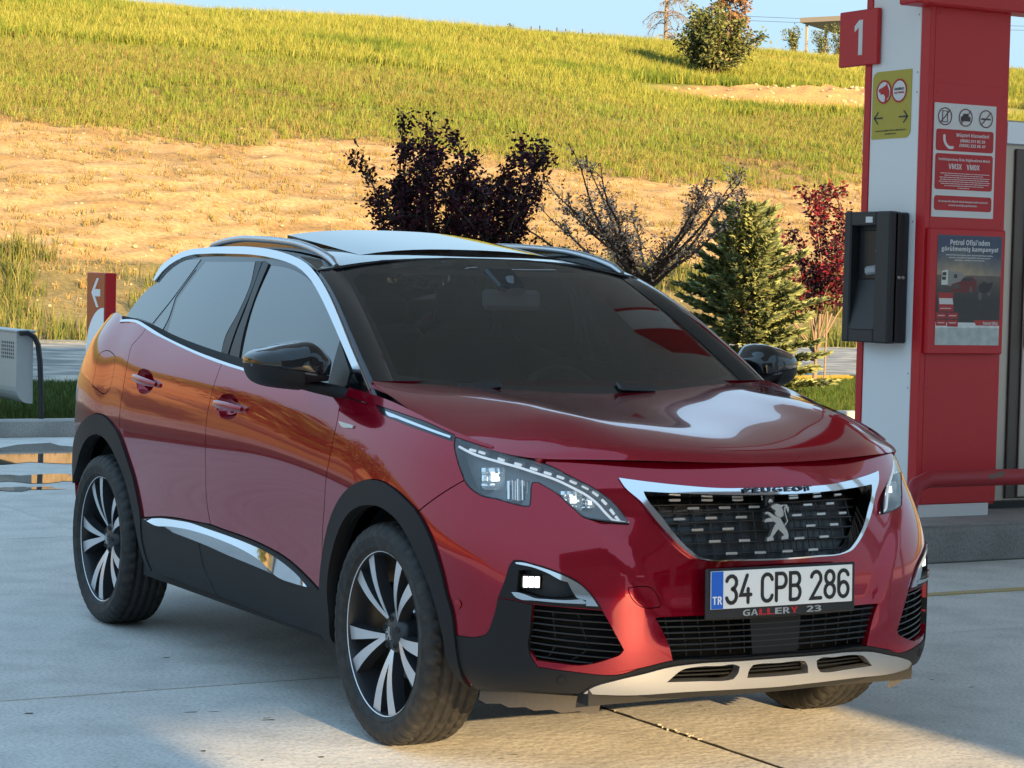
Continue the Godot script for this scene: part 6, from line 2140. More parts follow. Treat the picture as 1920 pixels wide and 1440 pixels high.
# control points of the smooth body surfaces (x, y, z triples) and, below, outlines of the panels on them
const NETS = {
	"body": {"n": 61, "m": 11, "s": 1, "half": 1, "c": [-3.3767,.2609,-.181,-3.4317,.2988,-.1843,-3.4867,.3367,-.1877,-3.5121,.4018,-.1892,-3.5356,.5107,-.1907,-3.5333,.6207,-.1904,-3.5223,.7332,-.1899,-3.5015,.8347,-.1888,-3.4717,.9271,-.1867,-3.4408,1.0156,-.1849,-3.4138,1.0781,-.1833,-3.3693,1.147,-.1807,-3.3248,1.216,-.1782,-3.375,.262,0,-3.43,.3,0,-3.485,.338,0,-3.5101,.4032,0,-3.5348,.5123,0,-3.5309,.6226,0,-3.5217,.7354,0,-3.5022,.837,0,-3.4696,.9297,0,-3.4394,1.0184,0,-3.4126,1.0809,0,-3.37,1.15,0,-3.3274,1.2191,0,-3.3733,.2632,.181,-3.4283,.3012,.1843,-3.4833,.3392,.1877,-3.508,.4046,.1892,-3.5339,.514,.1907,-3.5285,.6245,.1904,-3.5212,.7375,.1899,-3.5029,.8393,.1888,-3.4675,.9322,.1867,-3.4381,1.0211,.1849,-3.4115,1.0838,.1833,-3.3707,1.153,.1807,-3.33,1.2222,.1782,-3.3542,.2623,.3517,-3.4089,.3007,.3601,-3.4636,.3391,.3685,-3.4875,.4051,.3722,-3.5158,.5156,.3764,-3.5076,.6272,.3754,-3.5022,.7413,.3744,-3.4844,.8442,.3717,-3.4438,.938,.3659,-3.4158,1.0277,.3614,-3.3898,1.091,.3574,-3.3533,1.161,.3515,-3.3167,1.2309,.3455,-3.3242,.2531,.5073,-3.376,.2924,.5287,-3.4279,.3317,.5501,-3.4506,.3993,.5592,-3.4771,.5124,.5706,-3.4692,.6267,.5669,-3.4659,.7435,.5653,-3.4511,.8489,.5586,-3.4131,.9449,.5419,-3.3866,1.0368,.5313,-3.3618,1.1016,.5212,-3.3265,1.1732,.5077,-3.2912,1.2448,.4941,-3.2477,.2446,.6158,-3.2881,.2857,.6551,-3.3284,.3268,.6943,-3.3484,.3974,.7131,-3.3619,.5156,.7283,-3.3625,.635,.727,-3.362,.7571,.7259,-3.3566,.8671,.719,-3.3418,.9674,.7005,-3.3171,1.0635,.6776,-3.2963,1.1312,.6578,-3.2559,1.206,.622,-3.2155,1.2808,.5863,-3.151,.2327,.6898,-3.1713,.276,.7414,-3.1917,.3193,.7929,-3.2024,.3937,.8201,-3.2059,.5183,.8309,-3.2088,.6441,.8373,-3.2093,.7728,.8382,-3.2092,.8888,.8366,-3.2082,.9946,.8307,-3.1947,1.0958,.7964,-3.1836,1.1672,.7686,-3.1583,1.246,.7063,-3.1329,1.3249,.644,-2.9899,.2138,.7142,-2.998,.26,.7701,-3.0061,.3061,.826,-3.0099,.3853,.8532,-3.0111,.518,.8616,-3.0116,.652,.8671,-3.0118,.789,.8683,-3.0117,.9125,.8682,-3.0108,1.0251,.8639,-3.0066,1.1329,.8323,-3.0022,1.209,.8017,-2.9932,1.2929,.7367,-2.9843,1.3769,.6716,-2.8189,.2028,.7389,-2.8226,.2496,.7978,-2.8262,.2965,.8568,-2.8278,.3771,.882,-2.8282,.5118,.8896,-2.8283,.648,.8912,-2.8283,.7873,.8919,-2.8283,.9128,.8914,-2.8278,1.0272,.8838,-2.8263,1.1368,.8585,-2.8243,1.214,.8265,-2.8207,1.2993,.7659,-2.817,1.3847,.7053,-2.6342,.1936,.7379,-2.6352,.2405,.7992,-2.6362,.2874,.8605,-2.6366,.3679,.8839,-2.6367,.5027,.8909,-2.6367,.6389,.889,-2.6367,.7782,.8894,-2.6366,.9037,.8883,-2.6364,1.0182,.8775,-2.6362,1.1278,.858,-2.6356,1.205,.8255,-2.6348,1.2903,.7698,-2.6339,1.3757,.714,-2.4458,.1895,.7463,-2.447,.2361,.8083,-2.4482,.2826,.8704,-2.4487,.3626,.8935,-2.4488,.4964,.8989,-2.4487,.6316,.8963,-2.4488,.7698,.8973,-2.4488,.8945,.8973,-2.4486,1.0081,.8882,-2.4483,1.1168,.8709,-2.4476,1.1935,.8395,-2.4466,1.2782,.7848,-2.4455,1.3629,.7301,-2.2597,.1901,.7459,-2.2597,.2355,.8082,-2.2597,.2809,.8706,-2.2597,.359,.8935,-2.2597,.4895,.8984,-2.2597,.6214,.8948,-2.2597,.7563,.8967,-2.2597,.8779,.897,-2.2597,.9888,.8887,-2.2597,1.0949,.8735,-2.2597,1.1697,.8448,-2.2598,1.2524,.7929,-2.2598,1.335,.741,-2.0708,.1903,.7464,-2.0709,.2348,.8086,-2.071,.2793,.8707,-2.071,.3558,.8939,-2.071,.4838,.8986,-2.071,.6131,.8943,-2.071,.7453,.8973,-2.071,.8645,.8978,-2.071,.9731,.8908,-2.071,1.0772,.8768,-2.0709,1.1505,.8515,-2.0709,1.2315,.8025,-2.0708,1.3125,.7534,-1.8827,.1906,.7461,-1.8825,.2344,.8079,-1.8823,.2782,.8697,-1.8822,.3534,.8932,-1.8822,.4793,.8979,-1.8822,.6065,.893,-1.8822,.7366,.8972,-1.8822,.8539,.8978,-1.8822,.9608,.8918,-1.8823,1.0631,.8786,-1.8824,1.1353,.857,-1.8825,1.215,.8108,-1.8827,1.2947,.7646,-1.6943,.1917,.7448,-1.694,.2348,.8061,-1.6936,.2779,.8674,-1.6935,.3519,.8913,-1.6935,.4757,.896,-1.6935,.6008,.8908,-1.6935,.7288,.8959,-1.6935,.8441,.8967,-1.6935,.9493,.8916,-1.6936,1.0499,.8787,-1.6937,1.1209,.8605,-1.6939,1.1993,.8167,-1.6941,1.2777,.7729,-1.5054,.1926,.7438,-1.5051,.2351,.805,-1.5048,.2775,.8661,-1.5047,.3504,.8903,-1.5047,.4723,.8947,-1.5047,.5955,.8892,-1.5047,.7215,.8948,-1.5047,.8351,.896,-1.5047,.9387,.8914,-1.5048,1.0378,.8787,-1.5048,1.1077,.8626,-1.505,1.1849,.8204,-1.5052,1.2621,.7782,-1.3167,.1931,.743,-1.3164,.235,.8042,-1.3161,.2769,.8654,-1.3159,.3489,.8895,-1.3159,.4693,.8932,-1.316,.5911,.8875,-1.3159,.7155,.8934,-1.3159,.8277,.8954,-1.3159,.93,.8911,-1.316,1.0279,.8781,-1.3161,1.097,.8631,-1.3163,1.1732,.8214,-1.3165,1.2495,.7797,-1.1278,.1935,.7418,-1.1275,.235,.803,-1.1273,.2765,.8642,-1.1272,.3477,.8882,-1.1272,.467,.8909,-1.1272,.5875,.8849,-1.1272,.7107,.8912,-1.1272,.8217,.8945,-1.1272,.923,.8906,-1.1272,1.0199,.8765,-1.1273,1.0883,.8627,-1.1274,1.1637,.8206,-1.1276,1.2392,.7786,-.9381,.194,.7414,-.9382,.235,.8027,-.9383,.276,.8639,-.9384,.3465,.8877,-.9384,.4643,.8895,-.9384,.5834,.8833,-.9384,.7053,.8898,-.9384,.815,.8945,-.9384,.9151,.8907,-.9384,1.011,.8751,-.9383,1.0785,.8619,-.9383,1.1531,.8192,-.9382,1.2278,.7764,-.7486,.1946,.7424,-.749,.235,.8036,-.7494,.2754,.8648,-.7496,.3448,.8887,-.7496,.4608,.8897,-.7496,.5781,.8837,-.7496,.6981,.89,-.7496,.8062,.8956,-.7496,.9048,.8916,-.7495,.9991,.8745,-.7494,1.0657,.8611,-.7491,1.1392,.8177,-.7488,1.2127,.7742,-.559,.1953,.744,-.5598,.235,.8052,-.5605,.2747,.8663,-.5608,.3429,.8907,-.5608,.4571,.8913,-.5608,.5725,.8861,-.5608,.6904,.8915,-.5609,.7968,.8971,-.5608,.8937,.8924,-.5606,.9865,.8741,-.5605,1.0519,.8596,-.5599,1.1242,.8157,-.5594,1.1965,.7719,-.3684,.196,.7473,-.3699,.235,.8082,-.3714,.274,.8691,-.372,.341,.8946,-.372,.4532,.8955,-.3719,.5665,.8917,-.372,.6823,.8955,-.3722,.7868,.8997,-.372,.882,.8937,-.3715,.9731,.8748,-.3711,1.0374,.858,-.3701,1.1084,.8145,-.369,1.1794,.7711,-.18,.1965,.754,-.1814,.235,.8145,-.1828,.2735,.875,-.1834,.3396,.9026,-.1835,.4502,.9046,-.1835,.562,.9039,-.1835,.6763,.904,-.1835,.7794,.9057,-.1833,.8733,.8978,-.1829,.9632,.8793,-.1824,1.0266,.8572,-.1814,1.0967,.8147,-.1804,1.1667,.7722,.006,.1978,.7568,.0058,.2351,.817,.0055,.2724,.8773,.0055,.3365,.9055,.0055,.4438,.9079,.0055,.5522,.9077,.0055,.6631,.9075,.0055,.763,.9069,.0056,.8542,.897,.0056,.9414,.8769,.0057,1.0029,.8547,.0058,1.0708,.8124,.0059,1.1387,.77,.1853,.1989,.7545,.1889,.2347,.8155,.1926,.2705,.8764,.1941,.3319,.904,.1941,.4348,.9059,.1941,.5388,.9051,.194,.6451,.9059,.194,.7409,.9029,.1935,.8282,.8917,.1924,.9118,.8688,.1911,.9708,.8493,.1888,1.0359,.8071,.1864,1.1011,.7649,.3557,.202,.7395,.3662,.2362,.7972,.3766,.2704,.8548,.3819,.3291,.8829,.3828,.4274,.8865,.3825,.5267,.8849,.3832,.6283,.8878,.382,.7198,.8827,.3789,.8033,.8612,.3739,.8832,.834,.3706,.9395,.8154,.3628,1.0017,.777,.355,1.0639,.7385,.4985,.1993,.689,.527,.2321,.7504,.5555,.2649,.8119,.5672,.3214,.8363,.5668,.4158,.8348,.5668,.5112,.8356,.566,.6087,.8335,.5651,.6967,.8292,.5518,.7768,.8006,.5391,.8536,.7715,.5295,.9077,.7506,.5164,.9674,.7236,.5032,1.0272,.6965,.6158,.1976,.624,.6616,.23,.6663,.7074,.2623,.7086,.7252,.318,.7248,.7249,.411,.7251,.726,.5051,.7254,.7257,.6012,.7255,.7127,.6879,.7118,.6933,.767,.6933,.665,.8426,.6664,.6493,.8959,.6517,.6272,.9549,.631,.6051,1.0138,.6102,.6991,.1948,.5091,.7527,.2272,.5311,.8062,.2596,.5531,.8253,.3152,.5609,.8271,.4082,.5618,.823,.5023,.5597,.8217,.5984,.5589,.8065,.6851,.553,.7768,.7641,.5404,.7475,.8397,.5292,.7281,.8931,.5212,.7023,.952,.5101,.6766,1.0109,.499,.7626,.1929,.3567,.809,.2253,.3651,.8554,.2578,.3735,.8722,.3135,.3763,.8751,.4068,.377,.8704,.501,.3761,.867,.5974,.3755,.8538,.6842,.373,.834,.7634,.3704,.8159,.8392,.3677,.7997,.8927,.3648,.7657,.9517,.358,.7317,1.0108,.3511,.792,.1924,.1815,.8382,.2248,.1848,.8844,.2572,.1881,.8929,.3128,.1887,.8986,.4059,.1891,.8914,.4999,.1886,.8886,.5961,.1883,.8775,.6828,.1877,.8753,.7618,.1877,.8695,.8375,.1875,.852,.8908,.1862,.8151,.9497,.1835,.7781,1.0086,.1808,.8124,.1929,0,.8484,.2251,0,.8844,.2573,0,.8998,.3128,0,.9032,.4054,0,.898,.4991,0,.8924,.5949,0,.8898,.6813,0,.8854,.76,0,.8826,.8353,0,.8658,.8884,0,.83,.9471,0,.7942,1.0058,0]},
	"hood": {"n": 25, "m": 13, "s": -1, "half": 1, "c": [.5839,.9507,-.7044,.5496,.9502,-.728,.5153,.9497,-.7516,.4723,.9489,-.7812,.3924,.9558,-.8179,.3256,.9648,-.8405,.2151,.9857,-.8613,.119,1.0083,-.8698,.0298,1.0332,-.8759,-.046,1.0616,-.8797,-.1195,1.0859,-.8799,-.1817,1.1048,-.8777,-.2539,1.1259,-.8703,-.3329,1.148,-.858,-.4119,1.1701,-.8457,.6311,.9493,-.6502,.6,.952,-.672,.5689,.9547,-.6938,.5301,.9582,-.7211,.4542,.9683,-.7549,.3893,.9794,-.7758,.2778,1.0028,-.795,.1769,1.0238,-.8029,.0818,1.046,-.8086,-.002,1.0699,-.812,-.0827,1.0905,-.8122,-.1542,1.1066,-.8102,-.2306,1.1241,-.8033,-.31,1.142,-.792,-.3894,1.16,-.7807,.6782,.9478,-.596,.6504,.9538,-.616,.6226,.9598,-.636,.5878,.9675,-.661,.516,.9807,-.692,.4529,.994,-.7112,.3405,1.02,-.7288,.2347,1.0393,-.736,.1337,1.0588,-.7412,.042,1.0782,-.7444,-.0459,1.0952,-.7445,-.1266,1.1085,-.7427,-.2074,1.1224,-.7364,-.2871,1.1361,-.726,-.3668,1.1498,-.7156,.7175,.9462,-.5418,.6923,.9552,-.56,.6672,.9642,-.5782,.6357,.9757,-.6009,.5674,.9922,-.6291,.5058,1.008,-.6465,.3926,1.0378,-.6625,.2828,1.0554,-.6691,.1769,1.0726,-.6738,.0786,1.0878,-.6767,-.0153,1.1013,-.6768,-.1037,1.1119,-.6752,-.1881,1.1224,-.6694,-.268,1.1322,-.66,-.348,1.142,-.6506,.7513,.9439,-.4877,.7285,.956,-.504,.7056,.968,-.5203,.6771,.9835,-.5408,.6117,1.0043,-.5662,.5515,1.0234,-.5819,.4375,1.0588,-.5963,.3242,1.0743,-.6022,.2141,1.0894,-.6064,.1102,1.1001,-.609,.011,1.11,-.6091,-.084,1.1175,-.6077,-.1714,1.1243,-.6025,-.2516,1.1301,-.594,-.3318,1.1358,-.5855,.7795,.9418,-.4335,.7586,.9561,-.448,.7377,.9704,-.4625,.7116,.9888,-.4807,.6486,1.0125,-.5033,.5895,1.034,-.5172,.475,1.0729,-.53,.3588,1.0869,-.5352,.2452,1.1004,-.539,.1365,1.108,-.5413,.033,1.1154,-.5415,-.0675,1.1208,-.5401,-.1575,1.1251,-.5356,-.2379,1.128,-.528,-.3184,1.1309,-.5204,.8025,.9408,-.3793,.7833,.9556,-.392,.764,.9704,-.4047,.7398,.9894,-.4207,.6789,1.0123,-.4404,.6207,1.0329,-.4526,.5057,1.069,-.4638,.3871,1.0829,-.4683,.2706,1.0959,-.4717,.158,1.1034,-.4737,.051,1.1108,-.4738,-.0541,1.1166,-.4726,-.1461,1.1209,-.4686,-.2267,1.1236,-.462,-.3073,1.1264,-.4554,.8209,.9403,-.3251,.8029,.9546,-.336,.7848,.9689,-.3469,.7623,.9873,-.3606,.7029,1.0077,-.3775,.6454,1.0259,-.3879,.5301,1.0564,-.3975,.4095,1.0708,-.4014,.2908,1.0838,-.4043,.1751,1.0929,-.406,.0653,1.1015,-.4061,-.0434,1.109,-.4051,-.1371,1.1147,-.4017,-.2178,1.1186,-.396,-.2985,1.1225,-.3903,.8349,.9392,-.2709,.8178,.9532,-.28,.8008,.9671,-.2891,.7794,.9852,-.3005,.7213,1.0039,-.3146,.6643,1.0207,-.3233,.5487,1.0472,-.3313,.4267,1.0618,-.3345,.3062,1.0749,-.3369,.1882,1.0851,-.3383,.0762,1.0947,-.3384,-.0352,1.1034,-.3376,-.1301,1.1101,-.3347,-.211,1.1149,-.33,-.2918,1.1197,-.3253,.8451,.9376,-.2167,.8287,.9515,-.224,.8123,.9654,-.2313,.7919,.9833,-.2404,.7346,1.0011,-.2516,.678,1.017,-.2586,.5622,1.0412,-.265,.4392,1.0556,-.2676,.3174,1.0689,-.2695,.1977,1.0798,-.2707,.0842,1.09,-.2707,-.0292,1.0995,-.2701,-.1251,1.1068,-.2678,-.206,1.1122,-.264,-.287,1.1176,-.2602,.8518,.9362,-.1626,.8359,.9498,-.168,.82,.9635,-.1734,.8001,.9812,-.1803,.7435,.9982,-.1887,.6872,1.0134,-.194,.5712,1.0355,-.1988,.4475,1.0498,-.2007,.3249,1.0633,-.2021,.204,1.0749,-.203,.0894,1.0857,-.203,-.0253,1.0959,-.2026,-.1218,1.1039,-.2008,-.2028,1.1099,-.198,-.2837,1.1158,-.1952,.8558,.935,-.1084,.8401,.9484,-.112,.8245,.9618,-.1156,.8049,.9791,-.1202,.7486,.9953,-.1258,.6924,1.0098,-.1293,.5764,1.0301,-.1325,.4523,1.0442,-.1338,.3292,1.058,-.1348,.2077,1.0703,-.1353,.0925,1.0817,-.1354,-.023,1.0926,-.135,-.1199,1.1012,-.1339,-.2009,1.1078,-.132,-.2818,1.1144,-.1301,.8574,.9342,-.0542,.8419,.9473,-.056,.8264,.9605,-.0578,.807,.9775,-.0601,.7508,.993,-.0629,.6947,1.007,-.0647,.5786,1.026,-.0663,.4543,1.04,-.0669,.331,1.054,-.0674,.2092,1.0669,-.0677,.0938,1.0788,-.0677,-.022,1.0902,-.0675,-.119,1.0993,-.0669,-.2,1.1064,-.066,-.281,1.1135,-.0651,.8576,.9338,0,.8421,.9468,0,.8265,.9598,0,.8071,.9767,0,.751,.9919,0,.6949,1.0056,0,.5788,1.024,0,.4545,1.0379,0,.3312,1.0521,0,.2094,1.0653,0,.0939,1.0774,0,-.0219,1.0891,0,-.119,1.0985,0,-.2,1.1058,0,-.281,1.1131,0]},
	"wind": {"n": 17, "m": 7, "s": -1, "half": 1, "c": [-.2084,1.0159,-.8874,-.3221,1.0905,-.8606,-.4357,1.165,-.8338,-.5494,1.2372,-.807,-.6631,1.3053,-.7802,-.7768,1.3686,-.7534,-.8904,1.4278,-.7266,-1.0041,1.4847,-.6998,-1.1178,1.5415,-.6729,-.1483,1.0064,-.7888,-.27,1.085,-.765,-.3917,1.1636,-.7412,-.5133,1.2397,-.7173,-.635,1.3113,-.6935,-.7567,1.378,-.6697,-.8783,1.4403,-.6458,-1,1.5,-.622,-1.1217,1.5597,-.5982,-.0883,.9969,-.6902,-.2179,1.0795,-.6694,-.3476,1.1622,-.6485,-.4773,1.2421,-.6277,-.6069,1.3174,-.6068,-.7366,1.3874,-.586,-.8662,1.4527,-.5651,-.9959,1.5153,-.5443,-1.1255,1.578,-.5234,-.0408,.9894,-.5916,-.1768,1.0752,-.5737,-.3128,1.161,-.5559,-.4487,1.244,-.538,-.5847,1.3222,-.5201,-.7207,1.3948,-.5022,-.8567,1.4625,-.4844,-.9926,1.5275,-.4665,-1.1286,1.5924,-.4486,-.002,.9832,-.493,-.1431,1.0716,-.4781,-.2843,1.1601,-.4632,-.4254,1.2456,-.4483,-.5666,1.3262,-.4334,-.7077,1.4009,-.4185,-.8488,1.4706,-.4036,-.99,1.5374,-.3888,-1.1311,1.6042,-.3739,.0277,.9785,-.3944,-.1174,1.0689,-.3825,-.2625,1.1594,-.3706,-.4076,1.2468,-.3587,-.5527,1.3292,-.3467,-.6978,1.4055,-.3348,-.8429,1.4767,-.3229,-.988,1.545,-.311,-1.133,1.6132,-.2991,.0491,.9751,-.2958,-.0988,1.067,-.2869,-.2467,1.1589,-.2779,-.3947,1.2477,-.269,-.5426,1.3313,-.2601,-.6906,1.4089,-.2511,-.8385,1.4812,-.2422,-.9865,1.5505,-.2333,-1.1344,1.6197,-.2243,.0629,.9729,-.1972,-.0869,1.0657,-.1912,-.2366,1.1585,-.1853,-.3864,1.2483,-.1793,-.5362,1.3327,-.1734,-.686,1.411,-.1674,-.8358,1.484,-.1615,-.9855,1.554,-.1555,-1.1353,1.6239,-.1495,.0699,.9718,-.0986,-.0808,1.0651,-.0956,-.2315,1.1584,-.0926,-.3822,1.2486,-.0897,-.5329,1.3334,-.0867,-.6836,1.4121,-.0837,-.8343,1.4855,-.0807,-.9851,1.5558,-.0778,-1.1358,1.6261,-.0748,.0713,.9716,0,-.0796,1.065,0,-.2305,1.1583,0,-.3814,1.2486,0,-.5323,1.3336,0,-.6832,1.4123,0,-.8341,1.4858,0,-.985,1.5561,0,-1.1359,1.6265,0]},
	"roof": {"n": 17, "m": 12, "s": -1, "half": 1, "c": [-.8439,1.4486,-.777,-.9874,1.4758,-.764,-1.1309,1.503,-.751,-1.2743,1.5202,-.7424,-1.4178,1.5356,-.7354,-1.5613,1.5452,-.7308,-1.7047,1.5531,-.7276,-1.8482,1.5595,-.7245,-1.9916,1.5615,-.7224,-2.1351,1.5545,-.7234,-2.2786,1.56,-.7189,-2.422,1.5383,-.7258,-2.5655,1.4235,-.7646,-2.7089,1.3088,-.8033,-.8341,1.469,-.6907,-.985,1.4948,-.6791,-1.1359,1.5207,-.6675,-1.2868,1.5372,-.6599,-1.4377,1.5506,-.6537,-1.5886,1.5592,-.6496,-1.7395,1.5654,-.6468,-1.8905,1.5698,-.644,-2.0414,1.5702,-.6421,-2.1923,1.563,-.643,-2.3432,1.5636,-.639,-2.4941,1.5423,-.6452,-2.645,1.451,-.6796,-2.7959,1.3598,-.7141,-.8242,1.4894,-.6043,-.9826,1.5139,-.5942,-1.1409,1.5383,-.5841,-1.2993,1.5541,-.5774,-1.4577,1.5656,-.572,-1.616,1.5731,-.5684,-1.7744,1.5777,-.5659,-1.9327,1.5801,-.5635,-2.0911,1.579,-.5619,-2.2495,1.5715,-.5626,-2.4078,1.5673,-.5591,-2.5662,1.5463,-.5645,-2.7245,1.4785,-.5947,-2.8829,1.4108,-.6248,-.816,1.5041,-.518,-.9806,1.5276,-.5093,-1.1452,1.551,-.5007,-1.3097,1.5663,-.4949,-1.4743,1.5764,-.4903,-1.6389,1.5832,-.4872,-1.8035,1.5866,-.4851,-1.9681,1.5875,-.483,-2.1326,1.5853,-.4816,-2.2972,1.5775,-.4823,-2.4618,1.5699,-.4792,-2.6264,1.5491,-.4839,-2.791,1.4983,-.5097,-2.9556,1.4474,-.5356,-.8089,1.5152,-.4317,-.9789,1.5379,-.4244,-1.1488,1.5607,-.4172,-1.3187,1.5756,-.4125,-1.4886,1.5846,-.4085,-1.6585,1.5908,-.406,-1.8284,1.5933,-.4042,-1.9983,1.5931,-.4025,-2.1682,1.59,-.4013,-2.3381,1.5822,-.4019,-2.508,1.5719,-.3994,-2.6779,1.5513,-.4032,-2.8478,1.5133,-.4248,-3.0178,1.4752,-.4463,-.8032,1.5229,-.3453,-.9774,1.5451,-.3395,-1.1517,1.5673,-.3338,-1.326,1.582,-.33,-1.5002,1.5903,-.3268,-1.6745,1.596,-.3248,-1.8487,1.5979,-.3234,-2.023,1.597,-.322,-2.1972,1.5933,-.3211,-2.3715,1.5853,-.3215,-2.5457,1.5733,-.3195,-2.72,1.5528,-.3226,-2.8942,1.5236,-.3398,-3.0685,1.4944,-.357,-.7987,1.5277,-.259,-.9764,1.5496,-.2547,-1.154,1.5715,-.2503,-1.3316,1.586,-.2475,-1.5093,1.5938,-.2451,-1.6869,1.5994,-.2436,-1.8645,1.6008,-.2425,-2.0422,1.5994,-.2415,-2.2198,1.5954,-.2408,-2.3974,1.5874,-.2411,-2.575,1.5741,-.2396,-2.7527,1.5537,-.2419,-2.9303,1.5301,-.2549,-3.1079,1.5065,-.2678,-.7955,1.5303,-.1727,-.9756,1.5521,-.1698,-1.1556,1.5738,-.1669,-1.3357,1.5882,-.165,-1.5157,1.5958,-.1634,-1.6958,1.6011,-.1624,-1.8758,1.6024,-.1617,-2.0559,1.6008,-.161,-2.2359,1.5965,-.1605,-2.416,1.5885,-.1608,-2.596,1.5746,-.1597,-2.776,1.5542,-.1613,-2.9561,1.5336,-.1699,-3.1361,1.5131,-.1785,-.7936,1.5313,-.0863,-.9751,1.553,-.0849,-1.1566,1.5746,-.0834,-1.3381,1.589,-.0825,-1.5196,1.5965,-.0817,-1.7011,1.6018,-.0812,-1.8826,1.603,-.0808,-2.0641,1.6013,-.0805,-2.2456,1.597,-.0803,-2.4271,1.5889,-.0804,-2.6086,1.5748,-.0799,-2.7901,1.5544,-.0806,-2.9716,1.535,-.085,-3.1531,1.5155,-.0893,-.793,1.5314,0,-.9749,1.553,0,-1.1569,1.5747,0,-1.3389,1.589,0,-1.5209,1.5965,0,-1.7029,1.6019,0,-1.8848,1.603,0,-2.0668,1.6013,0,-2.2488,1.597,0,-2.4308,1.5889,0,-2.6128,1.5748,0,-2.7947,1.5544,0,-2.9767,1.535,0,-3.1587,1.5156,0]},
